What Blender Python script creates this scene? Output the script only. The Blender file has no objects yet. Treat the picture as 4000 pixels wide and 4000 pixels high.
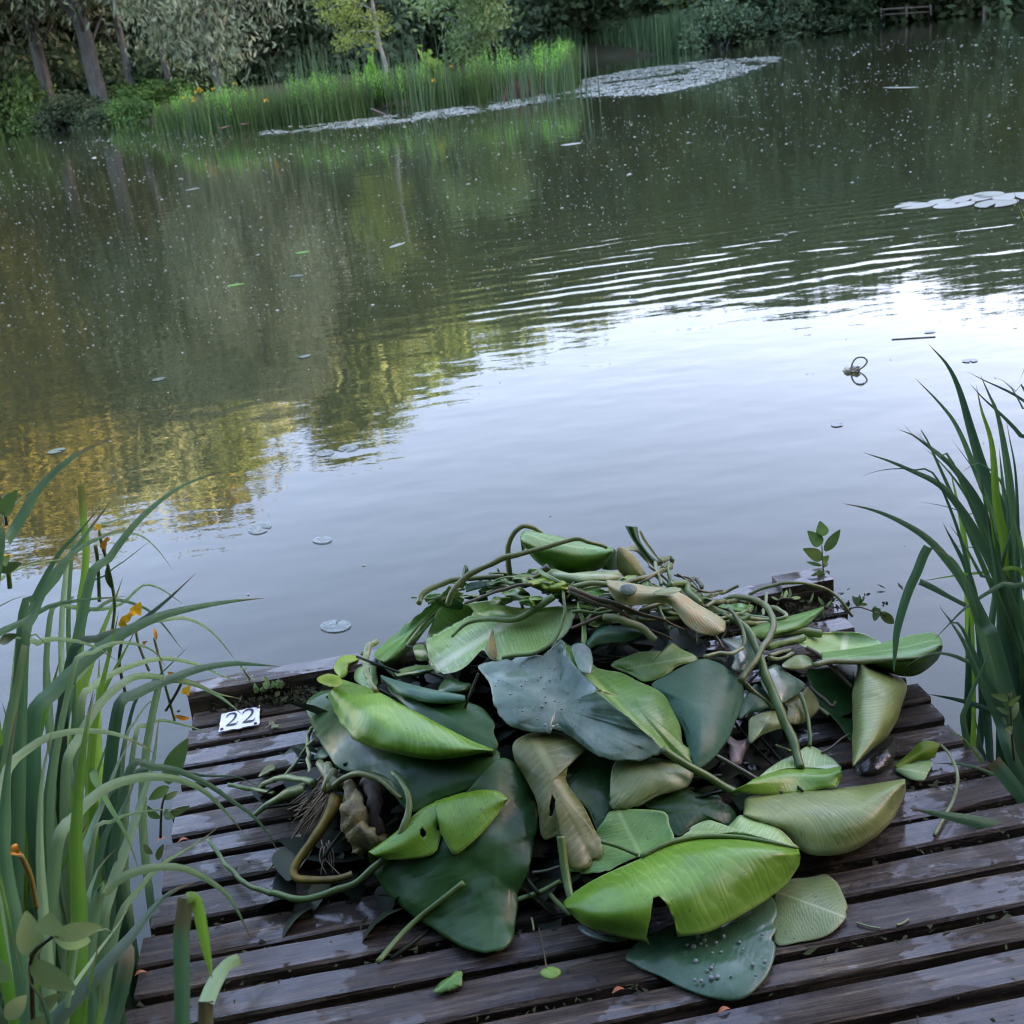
import bpy, math, random
from mathutils import Vector, noise
R = math.radians
rnd = random.Random(7)
sc = bpy.context.scene
col = sc.collection

# ---------------------------------------------------------------- camera (1.8 m above the water, 1.5 m above the deck)
F, ROLL, PITCH, CH = 1.15, R(7), R(21.7), 1.8
CP = Vector((0, 0, CH))
fwd = Vector((0, math.cos(PITCH), -math.sin(PITCH)))
r0 = Vector((1, 0, 0)); u0 = r0.cross(fwd)
RV = math.cos(ROLL) * r0 - math.sin(ROLL) * u0
UV_ = math.sin(ROLL) * r0 + math.cos(ROLL) * u0
AZ = R(-5.8)
LV = Vector((math.sin(AZ), math.cos(AZ), 0))      # platform: towards the lake
WV = Vector((math.cos(AZ), -math.sin(AZ), 0))     # platform: along the boards
DECK = 0.30

CROPS = {'A': (1200, 2000, .62112), 'B': (2300, 2000, .72464), 'C': (1000, 2900, .72464), 'D': (2200, 2800, .72464),
         'E': (3000, 2400, .5176), 'F': (0, 1650, .64706), 'G': (0, 2800, .62112), 'H': (3000, 1200, .67295),
         'I': (650, 2500, .3882), 'J': (1900, 1950, .5176), 'K': (1150, 2650, .5176), 'M': (2000, 2700, .5176),
         'N': (2700, 2300, .5176), 'O': (0, 0, 2.0704), 'P': (0, 0, .72464), 'Q': (1100, 0, .72464), 'S': (2400, 0, .8282)}

def ray(q):
    """direction of sight for a measured photo position (crop, x, y)"""
    ox, oy, s = CROPS[q[0]]
    x, y = (ox + q[1] * s) / 4000, (oy + q[2] * s) / 4000
    return (fwd * F + RV * (x - .5) + UV_ * (.5 - y)).normalized()

def at_z(q, z):
    d = ray(q); return CP + d * ((z - CH) / d.z)

def at_l(q, l):
    d = ray(q); return CP + d * (l / d.dot(LV))

def at_d(q, dist):
    d = ray(q); h = math.hypot(d.x, d.y); return CP + d * (dist / h)

def deck_pt(a, l, z):
    return WV * a + LV * l + Vector((0, 0, z))

def az_el(q):
    d = ray(q); return math.atan2(d.x, d.y), math.asin(d.z)

# ---------------------------------------------------------------- object helpers
def tag(o, label=None, cat=None, group=None, kind=None):
    if label: o['label'] = label
    if cat: o['category'] = cat
    if group: o['group'] = group
    if kind: o['kind'] = kind
    return o

def empty(name, loc, label=None, cat=None, group=None):
    o = bpy.data.objects.new(name, None); col.objects.link(o); o.location = loc
    o.empty_display_size = .05
    return tag(o, label, cat, group)

def world_loc(o):
    v = Vector(o.location)
    while o.parent: o = o.parent; v += Vector(o.location)
    return v

class MB:
    def __init__(s): s.v = []; s.f = []; s.uv = []; s.t = []; s.m = []
    def add(s, vs, fs, uvs=None, tone=0.5, mi=0):
        b = len(s.v); s.v += [Vector(x) for x in vs]; s.f += [tuple(i + b for i in f) for f in fs]
        s.uv += uvs if uvs else [(0, 0)] * len(vs); s.t += tone if isinstance(tone, list) else [tone] * len(vs)
        s.m += [mi] * len(fs)
        return s
    def build(s, name, mat, parent=None, smooth=True, solid=0, bevel=0):
        n = len(s.v)
        o0 = Vector((sum(v.x for v in s.v) / n, sum(v.y for v in s.v) / n, min(v.z for v in s.v)))
        me = bpy.data.meshes.new(name)
        me.from_pydata([tuple(v - o0) for v in s.v], [], s.f)
        ul = me.uv_layers.new(name='UVMap')
        li = [0] * len(me.loops); me.loops.foreach_get('vertex_index', li)
        fl = []
        for i in li: fl += s.uv[i]
        ul.data.foreach_set('uv', fl)
        at = me.attributes.new('tone', 'FLOAT', 'POINT'); at.data.foreach_set('value', s.t)
        for m in (mat if isinstance(mat, (list, tuple)) else [mat]): me.materials.append(m)
        me.polygons.foreach_set('material_index', s.m)
        if smooth: me.polygons.foreach_set('use_smooth', [True] * len(me.polygons))
        me.update()
        o = bpy.data.objects.new(name, me); col.objects.link(o)
        if parent: o.parent = parent; o.location = o0 - world_loc(parent)
        else: o.location = o0
        if solid:
            md = o.modifiers.new('thickness', 'SOLIDIFY'); md.thickness = solid; md.offset = 0
        if bevel:
            md = o.modifiers.new('edges', 'BEVEL'); md.width = bevel; md.segments = 2
        return o

def cr(p0, p1, p2, p3, t):
    return 0.5 * ((2 * p1) + (p2 - p0) * t + (2 * p0 - 5 * p1 + 4 * p2 - p3) * t * t + (3 * p1 - p0 - 3 * p2 + p3) * t ** 3)

def spline(pts, n, closed=False, lin=False):
    """points resampled evenly along a smooth curve"""
    pts = [Vector(p) for p in pts]; k = len(pts)
    if k == 1: return [pts[0].copy() for _ in range(n)]
    dense = []
    segs = k if closed else k - 1
    for i in range(segs):
        if closed: a, b, c, d = pts[i - 1], pts[i], pts[(i + 1) % k], pts[(i + 2) % k]
        else:
            b, c = pts[i], pts[i + 1]
            a = pts[i - 1] if i > 0 else b * 2 - c
            d = pts[i + 2] if i + 2 < k else c * 2 - b
        for j in range(10):
            dense.append(b.lerp(c, j / 10) if lin else cr(a, b, c, d, j / 10))
    dense.append((pts[0] if closed else pts[-1]).copy())
    L = [0]
    for i in range(1, len(dense)): L.append(L[-1] + (dense[i] - dense[i - 1]).length)
    out = []; j = 0; tot = L[-1] or 1e-9
    m = n if closed else n - 1
    for i in range(n):
        s = tot * i / m
        while j < len(L) - 2 and L[j + 1] < s: j += 1
        q = (s - L[j]) / max(1e-9, L[j + 1] - L[j]); out.append(dense[j].lerp(dense[j + 1], min(1, max(0, q))))
    return out

def tube(mb, pts, rad, n=None, sides=7, tone=.5, lin=False, cap=True):
    """round stem along points; rad = number or list (start..end)"""
    n = n or max(4, len(pts) * 5)
    c = spline(pts, n, lin=lin)
    rr = rad if isinstance(rad, (list, tuple)) else (rad, rad)
    vs, uvs = [], []
    nrm = None
    for i, p in enumerate(c):
        t = (c[min(i + 1, n - 1)] - c[max(i - 1, 0)])
        t = t.normalized() if t.length > 1e-9 else Vector((0, 0, 1))
        if nrm is None:
            nrm = t.orthogonal().normalized()
        nrm = (nrm - t * nrm.dot(t)); nrm = nrm.normalized() if nrm.length > 1e-6 else t.orthogonal().normalized()
        bi = t.cross(nrm)
        x = i / (n - 1) * (len(rr) - 1); k = min(int(x), len(rr) - 2); r = rr[k] * (1 - (x - k)) + rr[k + 1] * (x - k)
        for s in range(sides):
            a = 2 * math.pi * s / sides
            vs.append(p + nrm * (math.cos(a) * r) + bi * (math.sin(a) * r)); uvs.append((i / (n - 1), s / sides))
    fs = []
    for i in range(n - 1):
        for s in range(sides):
            fs.append((i * sides + s, i * sides + (s + 1) % sides, (i + 1) * sides + (s + 1) % sides, (i + 1) * sides + s))
    if cap:
        fs.append(tuple(range(sides - 1, -1, -1))); fs.append(tuple((n - 1) * sides + s for s in range(sides)))
    mb.add(vs, fs, uvs, tone)
    return c

def box(mb, c, ax, ay, az, tone=.5):
    """box from its centre and three half-extent vectors"""
    vs = [c + ax * i + ay * j + az * k for i in (-1, 1) for j in (-1, 1) for k in (-1, 1)]
    fs = [(0, 1, 3, 2), (4, 6, 7, 5), (0, 4, 5, 1), (2, 3, 7, 6), (0, 2, 6, 4), (1, 5, 7, 3)]
    mb.add(vs, fs, [(v - c).dot(ax.normalized()) and ((v - c).dot(ax.normalized()), (v - c).dot(ay.normalized())) for v in vs], tone)

# ---------------------------------------------------------------- material helpers
def nt(name):
    m = bpy.data.materials.new(name); m.use_nodes = True
    t = m.node_tree; t.nodes.clear()
    return m, t
class N:
    def __init__(s, t): s.t = t
    def __call__(s, kind, **kw):
        n = s.t.nodes.new('ShaderNode' + kind)
        for k, v in kw.items():
            if k.startswith('i_'):
                key = k[2:].replace('_', ' ')
                n.inputs[int(key) if key.isdigit() else key].default_value = v
            else: setattr(n, k, v)
        return n
    def ln(s, a, b): s.t.links.new(a, b)
    def math(s, op, a, b=None, c=None):
        n = s.t.nodes.new('ShaderNodeMath'); n.operation = op
        for i, x in enumerate((a, b, c)):
            if x is None: continue
            if isinstance(x, (int, float)): n.inputs[i].default_value = x
            else: s.t.links.new(x, n.inputs[i])
        return n.outputs[0]
    def mix(s, f, a, b):
        n = s.t.nodes.new('ShaderNodeMix'); n.data_type = 'RGBA'
        for sock, x in ((n.inputs[0], f), (n.inputs[6], a), (n.inputs[7], b)):
            if isinstance(x, (int, float)): sock.default_value = x
            elif isinstance(x, (tuple, list)): sock.default_value = (*x[:3], 1)
            else: s.t.links.new(x, sock)
        return n.outputs[2]
    def ramp(s, f, stops):
        n = s.t.nodes.new('ShaderNodeValToRGB'); e = n.color_ramp.elements
        while len(e) > 1: e.remove(e[-1])
        for i, (p, c) in enumerate(stops):
            el = e[0] if i == 0 else e.new(p)
            el.position = p; el.color = (*c, 1) if isinstance(c, (tuple, list)) else (c, c, c, 1)
        s.t.links.new(f, n.inputs[0]); return n.outputs[0]
    def noise(s, vec, scale, detail=4, rough=.55):
        n = s.t.nodes.new('ShaderNodeTexNoise'); n.inputs['Scale'].default_value = scale
        n.inputs['Detail'].default_value = detail; n.inputs['Roughness'].default_value = rough
        if vec is not None: s.t.links.new(vec, n.inputs['Vector'])
        return n.outputs['Fac']
    def scalev(s, vec, sc_):
        n = s.t.nodes.new('ShaderNodeVectorMath'); n.operation = 'MULTIPLY'; s.t.links.new(vec, n.inputs[0]); n.inputs[1].default_value = sc_
        return n.outputs[0]
    def bump(s, h, dist, strength=1, prev=None):
        n = s.t.nodes.new('ShaderNodeBump'); n.inputs['Strength'].default_value = strength; n.inputs['Distance'].default_value = dist
        s.t.links.new(h, n.inputs['Height'])
        if prev: s.t.links.new(prev, n.inputs['Normal'])
        return n.outputs[0]
    def out(s, sh):
        o = s.t.nodes.new('ShaderNodeOutputMaterial'); s.t.links.new(sh, o.inputs['Surface'])

def foliage_mat(name, c1, c2, c3=None, trans=.3, rough=.5, scale=1.2, spec=.3):
    """leaf colour varied over the plant and from leaf to leaf (tone)"""
    m, t = nt(name); n = N(t)
    geo = n('NewGeometry'); a = n('Attribute', attribute_name='tone')
    no = n.noise(geo.outputs['Position'], scale, 3)
    f = n.math('ADD', n.math('MULTIPLY', no, .6), n.math('MULTIPLY', a.outputs['Fac'], .6))
    f = n.math('SUBTRACT', f, .12)
    cc = n.ramp(f, [(.15, c1), (.55, c2), (.95, c3 or c2)])
    oi = n('ObjectInfo')
    hs = n('HueSaturation'); n.ln(cc, hs.inputs['Color'])
    n.ln(n.math('ADD', n.math('MULTIPLY', oi.outputs['Random'], .4), .8), hs.inputs['Value'])
    n.ln(n.math('ADD', n.math('MULTIPLY', oi.outputs['Random'], .03), .485), hs.inputs['Hue'])
    p = n('BsdfPrincipled', i_Roughness=rough); p.inputs['Specular IOR Level'].default_value = spec
    n.ln(hs.outputs[0], p.inputs['Base Color'])
    tr = n('BsdfTranslucent'); n.ln(hs.outputs[0], tr.inputs['Color'])
    mx = n('MixShader'); mx.inputs[0].default_value = trans
    n.ln(p.outputs[0], mx.inputs[1]); n.ln(tr.outputs[0], mx.inputs[2]); n.out(mx.outputs[0])
    return m

def plain_mat(name, c, rough=.6, c2=None, scale=8, bump=0, spec=.4, stretch=(1, 1, 1), trans=0):
    m, t = nt(name); n = N(t)
    tc = n('TexCoord'); v = n.scalev(tc.outputs['Object'], stretch)
    no = n.noise(v, scale, 6, .6)
    cc = n.ramp(no, [(.3, c), (.7, c2 or tuple(x * .6 for x in c))])
    p = n('BsdfPrincipled', i_Roughness=rough); p.inputs['Specular IOR Level'].default_value = spec
    n.ln(cc, p.inputs['Base Color'])
    if bump: n.ln(n.bump(no, bump), p.inputs['Normal'])
    if trans:
        tr = n('BsdfTranslucent'); n.ln(cc, tr.inputs['Color'])
        mx = n('MixShader'); mx.inputs[0].default_value = trans
        n.ln(p.outputs[0], mx.inputs[1]); n.ln(tr.outputs[0], mx.inputs[2]); n.out(mx.outputs[0])
    else: n.out(p.outputs[0])
    return m

# ---------------------------------------------------------------- light, sky, camera
SUN_AZ, SUN_EL = R(90), R(9)          # low evening sun from the right
w = bpy.data.worlds.new('World'); sc.world = w; w.use_nodes = True
wt = w.node_tree; wt.nodes.clear()
sky = wt.nodes.new('ShaderNodeTexSky'); sky.sky_type = 'NISHITA'; sky.sun_disc = False
sky.sun_elevation = SUN_EL; sky.sun_rotation = SUN_AZ; sky.air_density = 1.0; sky.dust_density = 1.9; sky.ozone_density = 2.4
bg = wt.nodes.new('ShaderNodeBackground'); bg.inputs[1].default_value = .15
wo = wt.nodes.new('ShaderNodeOutputWorld')
tint = wt.nodes.new('ShaderNodeMix'); tint.data_type = 'RGBA'; tint.blend_type = 'MULTIPLY'; tint.inputs[0].default_value = 1
tint.inputs[7].default_value = (1.42, .99, .92, 1)          # hazy evening air, a little warmer than the clear-sky model
wt.links.new(sky.outputs[0], tint.inputs[6]); wt.links.new(tint.outputs[2], bg.inputs[0]); wt.links.new(bg.outputs[0], wo.inputs[0])
ld = bpy.data.lights.new('sun', 'SUN'); ld.energy = 5.0; ld.angle = R(.5); ld.color = (1, .68, .30)
lo = bpy.data.objects.new('sun', ld); col.objects.link(lo)
sd = Vector((math.sin(SUN_AZ) * math.cos(SUN_EL), math.cos(SUN_AZ) * math.cos(SUN_EL), math.sin(SUN_EL)))
lo.rotation_euler = sd.to_track_quat('Z', 'Y').to_euler(); lo.location = sd * 60 + Vector((0, 0, 10))

cd = bpy.data.cameras.new('camera'); cam = bpy.data.objects.new('camera', cd); col.objects.link(cam); sc.camera = cam
cd.sensor_width = 36; cd.sensor_fit = 'HORIZONTAL'; cd.lens = F * 36; cd.clip_start = .02; cd.clip_end = 3000
cam.location = CP
from mathutils import Matrix
cam.rotation_euler = Matrix((RV, UV_, -fwd)).transposed().to_euler()
cd.dof.use_dof = True; cd.dof.focus_distance = 2.35; cd.dof.aperture_fstop = 12
sc.render.resolution_x = sc.render.resolution_y = 1024
sc.view_settings.view_transform = 'Standard'; sc.view_settings.look = 'None'
sc.view_settings.gamma = 1; sc.view_settings.exposure = 3.82
sc.render.engine = 'CYCLES'
sc.cycles.use_denoising = True
sc.cycles.filter_width = 1.2
sc.cycles.max_bounces = 6; sc.cycles.diffuse_bounces = 3; sc.cycles.glossy_bounces = 3; sc.cycles.transmission_bounces = 3
sc.cycles.transparent_max_bounces = 6; sc.cycles.caustics_reflective = False; sc.cycles.caustics_refractive = False
sc.cycles.sample_clamp_indirect = 4
# ================================================================ setting: water, ground, sky
def inside(p, poly):
    x, y = p[0], p[1]; c = False; j = len(poly) - 1
    for i in range(len(poly)):
        xi, yi = poly[i][0], poly[i][1]; xj, yj = poly[j][0], poly[j][1]
        if (yi > y) != (yj > y) and x < (xj - xi) * (y - yi) / (yj - yi) + xi: c = not c
        j = i
    return c
def poly_dist(p, poly):
    b = 1e9; j = len(poly) - 1
    for i in range(len(poly)):
        ax, ay = poly[j][0], poly[j][1]; bx, by = poly[i][0], poly[i][1]
        dx, dy = bx - ax, by - ay
        t = max(0, min(1, ((p[0] - ax) * dx + (p[1] - ay) * dy) / (dx * dx + dy * dy + 1e-9)))
        b = min(b, math.hypot(p[0] - ax - t * dx, p[1] - ay - t * dy)); j = i
    return b
LAKE = [(-75, 70), (-45, 84), (-31, 79), (-24.5, 74.5), (-19.6, 69), (-16.5, 66), (-11, 65), (-5, 74), (1, 86), (7, 87), (10.5, 79), (14, 71.5), (21, 76),
        (27, 84), (33, 86), (33, 72), (37, 58), (46, 42), (54, 22), (46, 4), (24, -3), (8, -.2), (1.6, .45), (-.9, .75), (-1.6, 1.0), (-4, .6), (-12, 3), (-34, 14), (-62, 34)]
ISLE = [(-11.7, 48.8), (-8.4, 43.4), (-6.1, 42.7), (-4, 40.7), (-2.7, 41.4), (-1.3, 41.2), (.5, 41.1), (2.3, 42.1), (4.4, 47.5), (4, 51), (0.5, 46.5), (-4, 47.5), (-8, 51), (-12, 53)]
def ground_z(x, y):
    if inside((x, y), LAKE):
        d = poly_dist((x, y), LAKE); z = -min(1.2, .12 + d * .5)
        if inside((x, y), ISLE): z = .02 + min(.22, poly_dist((x, y), ISLE) * .2)
        else: z = max(z, -.6 + .0) if d > 2 else z
        return z
    d = poly_dist((x, y), LAKE)
    return min(.9, .03 + d * .16) + min(5, max(0, d - 14) * .05) + .12 * noise.noise(Vector((x * .3, y * .3, 0))) * min(1, d)
mb = MB()
xs = [-900, -500, -260, -150] + [-100 + i * 2 for i in range(91)] + [100, 150, 260, 500, 900]
ys = [-700, -300, -120, -60, -30] + [-20 + i * 2 for i in range(76)] + [150, 200, 300, 600, 1200]
nx = len(xs)
mb.add([(x, y, ground_z(x, y)) for y in ys for x in xs], [(j * nx + i, j * nx + i + 1, (j + 1) * nx + i + 1, (j + 1) * nx + i) for j in range(len(ys) - 1) for i in range(nx - 1)])
M_ground = plain_mat('earth_and_grass', (.03, .045, .015), .9, (.05, .04, .022), .8)
tag(mb.build('ground', M_ground), kind='structure')

# water: murky green-brown body under a clear reflecting surface, calm with a patch of wind ripples
m, t = nt('pond_water'); n = N(t)
geo = n('NewGeometry'); pos = geo.outputs['Position']
sx = n('SeparateXYZ'); n.ln(pos, sx.inputs[0])
X, Y = sx.outputs[0], sx.outputs[1]
warp = n.noise(n.scalev(pos, (.55, .7, 0)), 1.0, 3)
ph = n.math('ADD', n.math('MULTIPLY', n.math('ADD', Y, n.math('MULTIPLY', X, -.10)), 2 * math.pi / .24), n.math('MULTIPLY', warp, 10.0))
wav = n.math('SINE', ph)
ph2 = n.math('ADD', n.math('MULTIPLY', n.math('ADD', Y, n.math('MULTIPLY', X, .12)), 2 * math.pi / .34), n.math('MULTIPLY', warp, 14.0))
wav = n.math('ADD', wav, n.math('MULTIPLY', n.math('SINE', ph2), .8))
def smooth(a, lo, hi):
    mr = n('MapRange', interpolation_type='SMOOTHSTEP'); n.ln(a, mr.inputs[0]); mr.inputs[1].default_value = lo; mr.inputs[2].default_value = hi
    return mr.outputs[0]
mk = n.math('MULTIPLY', smooth(Y, 7.6, 8.6), n.math('SUBTRACT', 1, smooth(Y, 10.6, 13)))
mk = n.math('MULTIPLY', mk, smooth(X, -1.0, .8))
patch = n.noise(n.scalev(pos, (.45, 1.1, 0)), 1.0, 3)
mk = n.math('MULTIPLY', mk, smooth(patch, .25, .5))
big = n.math('MULTIPLY', n.math('MULTIPLY', wav, mk), .0008)
soft = n.math('MULTIPLY', n.noise(n.scalev(pos, (1.0, 1.6, 0)), 1.6, 2), .0040)
fine = n.math('MULTIPLY', n.noise(n.scalev(pos, (1.0, 2.2, 0)), 9, 2), .00035)
hgt = n.math('ADD', n.math('ADD', big, soft), fine)
b = n.bump(hgt, 1.0)
murk = n.ramp(n.noise(pos, .15, 2), [(.3, (.028, .036, .017)), (.7, (.039, .044, .018))])
p = n('BsdfPrincipled', i_Roughness=.015, i_IOR=1.45); n.ln(murk, p.inputs['Base Color']); n.ln(b, p.inputs['Normal'])
n.out(p.outputs[0])
M_water = m
mb = MB(); mb.add([(-80, -6, 0), (62, -6, 0), (62, 100, 0), (-80, 100, 0)], [(0, 1, 2, 3)])
tag(mb.build('water', M_water), kind='structure')

# ---------------------------------------------------------------- trees
M_bark = plain_mat('grey_bark', (.115, .13, .125), .9, (.05, .058, .054), 3, .02, stretch=(3, 3, .6))
M_bark_pale = plain_mat('pale_bark', (.26, .26, .24), .8, (.15, .15, .135), 3, .01, stretch=(2, 2, .6))
M_willow = foliage_mat('willow_leaves', (0.126, 0.173, 0.112), (0.239, 0.295, 0.182), (0.367, 0.421, 0.239), .25, .55, .5)
M_dark = foliage_mat('dark_wood_leaves', (0.047, 0.081, 0.047), (0.091, 0.144, 0.073), (0.157, 0.221, 0.091), .2, .6, .4)
M_mid = foliage_mat('mid_green_leaves', (0.073, 0.125, 0.046), (0.135, 0.208, 0.073), (0.230, 0.293, 0.094), .3, .55, .5)
M_gold = foliage_mat('sun_gold_leaves', (.07, .075, .02), (.13, .125, .03), (.20, .17, .04), .35, .55, .5)  # gold of the evening sun put into the leaf colour
M_lime = foliage_mat('fresh_yellow_leaves', (0.112, 0.160, 0.035), (0.208, 0.272, 0.056), (0.352, 0.400, 0.088), .4, .5, .8)
M_bush = foliage_mat('bush_leaves', (0.056, 0.114, 0.038), (0.114, 0.209, 0.056), (0.209, 0.342, 0.085), .3, .55, .6)

def leaf_cards(mb, c, rad, cnt, size, rg, droop=0.0, flat=.75, tone=.5, narrow=.45):
    for _ in range(cnt):
        d = Vector((rg.gauss(0, .5), rg.gauss(0, .5), rg.gauss(0, .5 * flat)))
        if d.length > 1.25: d *= 1.25 / d.length
        p = c + d * rad; p.z -= droop * rg.random() * rad
        ax = Vector((rg.gauss(0, 1), rg.gauss(0, 1), rg.gauss(0, .6) - droop * 1.5)).normalized()
        bx = ax.cross(Vector((rg.gauss(0, 1), rg.gauss(0, 1), rg.gauss(0, 1)))).normalized()
        s = size * rg.uniform(.6, 1.35)
        k = bx.cross(ax) * (s * .12)
        v = [p - ax * s, p + bx * s * narrow - k, p + ax * s, p - bx * s * narrow + k]
        mb.add(v, [(0, 1, 2, 3)], [(0, .5), (.5, 1), (1, .5), (.5, 0)], min(1, max(0, tone + rg.gauss(0, .16))))

def tree_parts(seed, H, spread, base, clumps, per, size, tr, lean=0, droop=0, top=.9, sway=.05, narrow=.45, clump_r=.13):
    """trunk with limbs, and a crown of leaf clumps round the limb ends; foot at the origin"""
    rg = random.Random(seed); tk = MB(); cr_ = MB()
    pts = [Vector((0, 0, -.3))]
    for i in range(1, 9):
        f = i / 8
        pts.append(Vector((lean * f + rg.gauss(0, sway * H * .12) * (i > 1), rg.gauss(0, sway * H * .12) * (i > 1), f * H * top)))
    tube(tk, pts, [tr * 1.25, tr, tr * .8, tr * .6, tr * .4, tr * .12], 22, 8)
    line = spline(pts, 60)
    for k in range(clumps):
        f = base + (1 - base) * ((k + .5) / clumps) ** .9
        s = line[min(59, int(59 * max(.1, f - .12)))]
        env = math.sin(math.pi * min(1, max(.02, (f - base * .6) / (1.02 - base * .6)))) ** .7
        a = k * 2.39996 + rg.gauss(0, .35)
        r = spread * env * rg.uniform(.35, 1.0)
        e = Vector((line[min(59, int(59 * f))].x + math.cos(a) * r, line[min(59, int(59 * f))].y + math.sin(a) * r, f * H * (.97 + .03 * rg.random())))
        mid = s.lerp(e, .5) + Vector((0, 0, .06 * H * rg.random()))
        if r > spread * .3: tube(tk, [s, mid, e], [tr * .28, tr * .16, tr * .05], 6, 5)
        rad = clump_r * H * rg.uniform(.7, 1.25) * (.75 + .5 * env) * .75
        tn = rg.uniform(.2, .75)
        leaf_cards(cr_, e, rad, per, size, rg, droop, .8, tn, narrow)
        if k % 2: leaf_cards(cr_, mid, rad * .7, per // 3, size, rg, droop, .8, tn * .8, narrow)
    return tk, cr_

PROTO = {}
def plant_tree(kind, params, mats, loc, label, group=None, name='tree', scale=1.0, rot=0.0, cat='tree'):
    """first of a kind is built, later ones are copies of the thing and of its parts"""
    root = empty(name, loc, label, cat, group)
    root.rotation_euler.z = rot; root.scale = (scale if not isinstance(scale, tuple) else scale[0],) * 2 + ((scale if not isinstance(scale, tuple) else scale[1]),)
    if kind not in PROTO:
        tk, cw = tree_parts(**params); src = []
        for nm, b_, mt in (('trunk', tk, mats[0]), ('crown', cw, mats[1])):
            me_o = b_.build(nm, mt)
            off = Vector(me_o.location); me_o.location = off; src.append(me_o)
        PROTO[kind] = src
        for o in src: o.parent = root
    else:
        for s_ in PROTO[kind]:
            c = s_.copy(); col.objects.link(c); c.parent = root
    return root

KW = dict(
    willow=dict(seed=11, H=22, spread=7.0, base=.31, clumps=66, per=230, size=.23, tr=.40, lean=-1.2, droop=.9, narrow=.28, clump_r=.12),
    willow2=dict(seed=23, H=21, spread=5.6, base=.30, clumps=60, per=220, size=.22, tr=.30, lean=1.0, droop=.8, narrow=.3, clump_r=.12),
    willow3=dict(seed=29, H=18, spread=6.5, base=.22, clumps=60, per=220, size=.22, tr=.2, lean=.8, droop=.9, narrow=.3, clump_r=.12),
    dark=dict(seed=31, H=20, spread=6.0, base=.06, clumps=62, per=170, size=0.28, tr=.35, droop=.2, narrow=.5, clump_r=.13),
    dark2=dict(seed=37, H=17, spread=5.5, base=.04, clumps=56, per=170, size=0.28, tr=.3, droop=.3, narrow=.5, clump_r=.14),
    slim=dict(seed=41, H=19, spread=3.0, base=.40, clumps=34, per=150, size=.22, tr=.17, lean=-.8, droop=.2, narrow=.5, clump_r=.11),
    birch=dict(seed=53, H=19, spread=2.6, base=.42, clumps=30, per=130, size=.2, tr=.16, lean=.3, droop=.4, narrow=.5, clump_r=.10),
    poplar=dict(seed=43, H=20, spread=4.6, base=.10, clumps=54, per=180, size=0.25, tr=.32, droop=.1, narrow=.55, clump_r=.12),
    gold=dict(seed=47, H=21, spread=5.2, base=.22, clumps=56, per=190, size=0.25, tr=.36, droop=.3, narrow=.45, clump_r=.12),
)
def D_(az, dist): return Vector((math.sin(R(az)) * dist, math.cos(R(az)) * dist, 0))
def tree_at(kind, az, dist, el, label, group=None, mats=None, rot=None, sx_=1.0):
    p = D_(az, dist); p.z = max(.05, ground_z(p.x, p.y)) - .1
    h = CH + dist * math.tan(R(el)) - p.z
    s = h / KW[kind]['H']
    mt = mats or {'willow': (M_bark, M_willow), 'willow2': (M_bark, M_willow), 'willow3': (M_bark, M_willow), 'dark': (M_bark, M_dark), 'dark2': (M_bark, M_dark),
                  'slim': (M_bark, M_mid), 'birch': (M_bark_pale, M_mid), 'poplar': (M_bark, M_mid), 'gold': (M_bark, M_gold)}[kind]
    return plant_tree(kind, KW[kind], mt, p, label, group, 'willow_tree' if 'willow' in kind else 'tree', (s * sx_, s), rnd.uniform(0, 6.28) if rot is None else rot)

# front row on the left bank, as the photo shows them
tree_at('willow', -15.75, 74, 16.2, 'stout grey willow with the thickest trunk on the left bank', rot=0)
tree_at('willow2', -17.9, 78, 16.3, 'grey willow with reddish trunk behind the bushes on the left bank', rot=2.0)
tree_at('slim', -14.35, 75, 15.5, 'slim tree with bare pale lower trunk right of the stout willow', rot=.3)
tree_at('slim', -12.75, 73, 15.3, 'slim leaning trunk standing behind the left end of the reed bed', rot=.6, sx_=.9)
tree_at('willow3', -10.7, 68, 13.2, 'wide silvery willow on a slender trunk above the left of the reed bed', rot=4.2, sx_=.85)
tree_at('slim', -19.3, 84, 16.2, 'thin pale trunk at the far left edge of the wood', rot=1.4)
tree_at('gold', -22.6, 70, 17.0, 'tall leafy tree on the left bank beyond the photo edge, golden at the top', rot=1)
tree_at('gold', -14.9, 88, 17.3, 'tall tree behind the willows with its top in evening sun', rot=2, sx_=1.15)
tree_at('willow', -20.6, 90, 16.6, 'tall willow filling the wood behind the left bushes', rot=3, sx_=1.1)
wood = 'trees of the dark wood behind the pond'
for kind, az, dist, el, sx_ in (('dark', -9.2, 88, 11.5, 1.2), ('poplar', -7.9, 92, 15.4, 1.2), ('dark', -6.6, 90, 14.2, 1.1), ('poplar', -4.2, 96, 13.1, 1.2), ('dark2', -2.3, 98, 12.6, 1.1),
                                ('dark', -.8, 104, 10.4, 1.2), ('dark', 1.6, 106, 11.9, 1.2), ('dark2', 3.4, 104, 10.2, 1.3), ('dark', 4.9, 100, 11.2, 1.1), ('dark2', 6.6, 96, 10.0, 1.3),
                                ('poplar', -12.2, 96, 10.2, 1.3), ('dark2', -16.4, 98, 14, 1.3), ('dark2', -24.5, 92, 16.5, 1.3), ('dark', -27.5, 88, 16.5, 1.3), ('dark2', -13, 92, 9, 1.5),
                                ('dark', -18.2, 96, 15, 1.3), ('dark2', -10.6, 94, 9.2, 1.6), ('dark2', -5.4, 100, 10.5, 1.6)):
    tree_at(kind, az, dist, el, 'dense dark tree in the wood behind the reeds', wood, sx_=sx_)
farw = 'trees along the far right bank'
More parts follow.
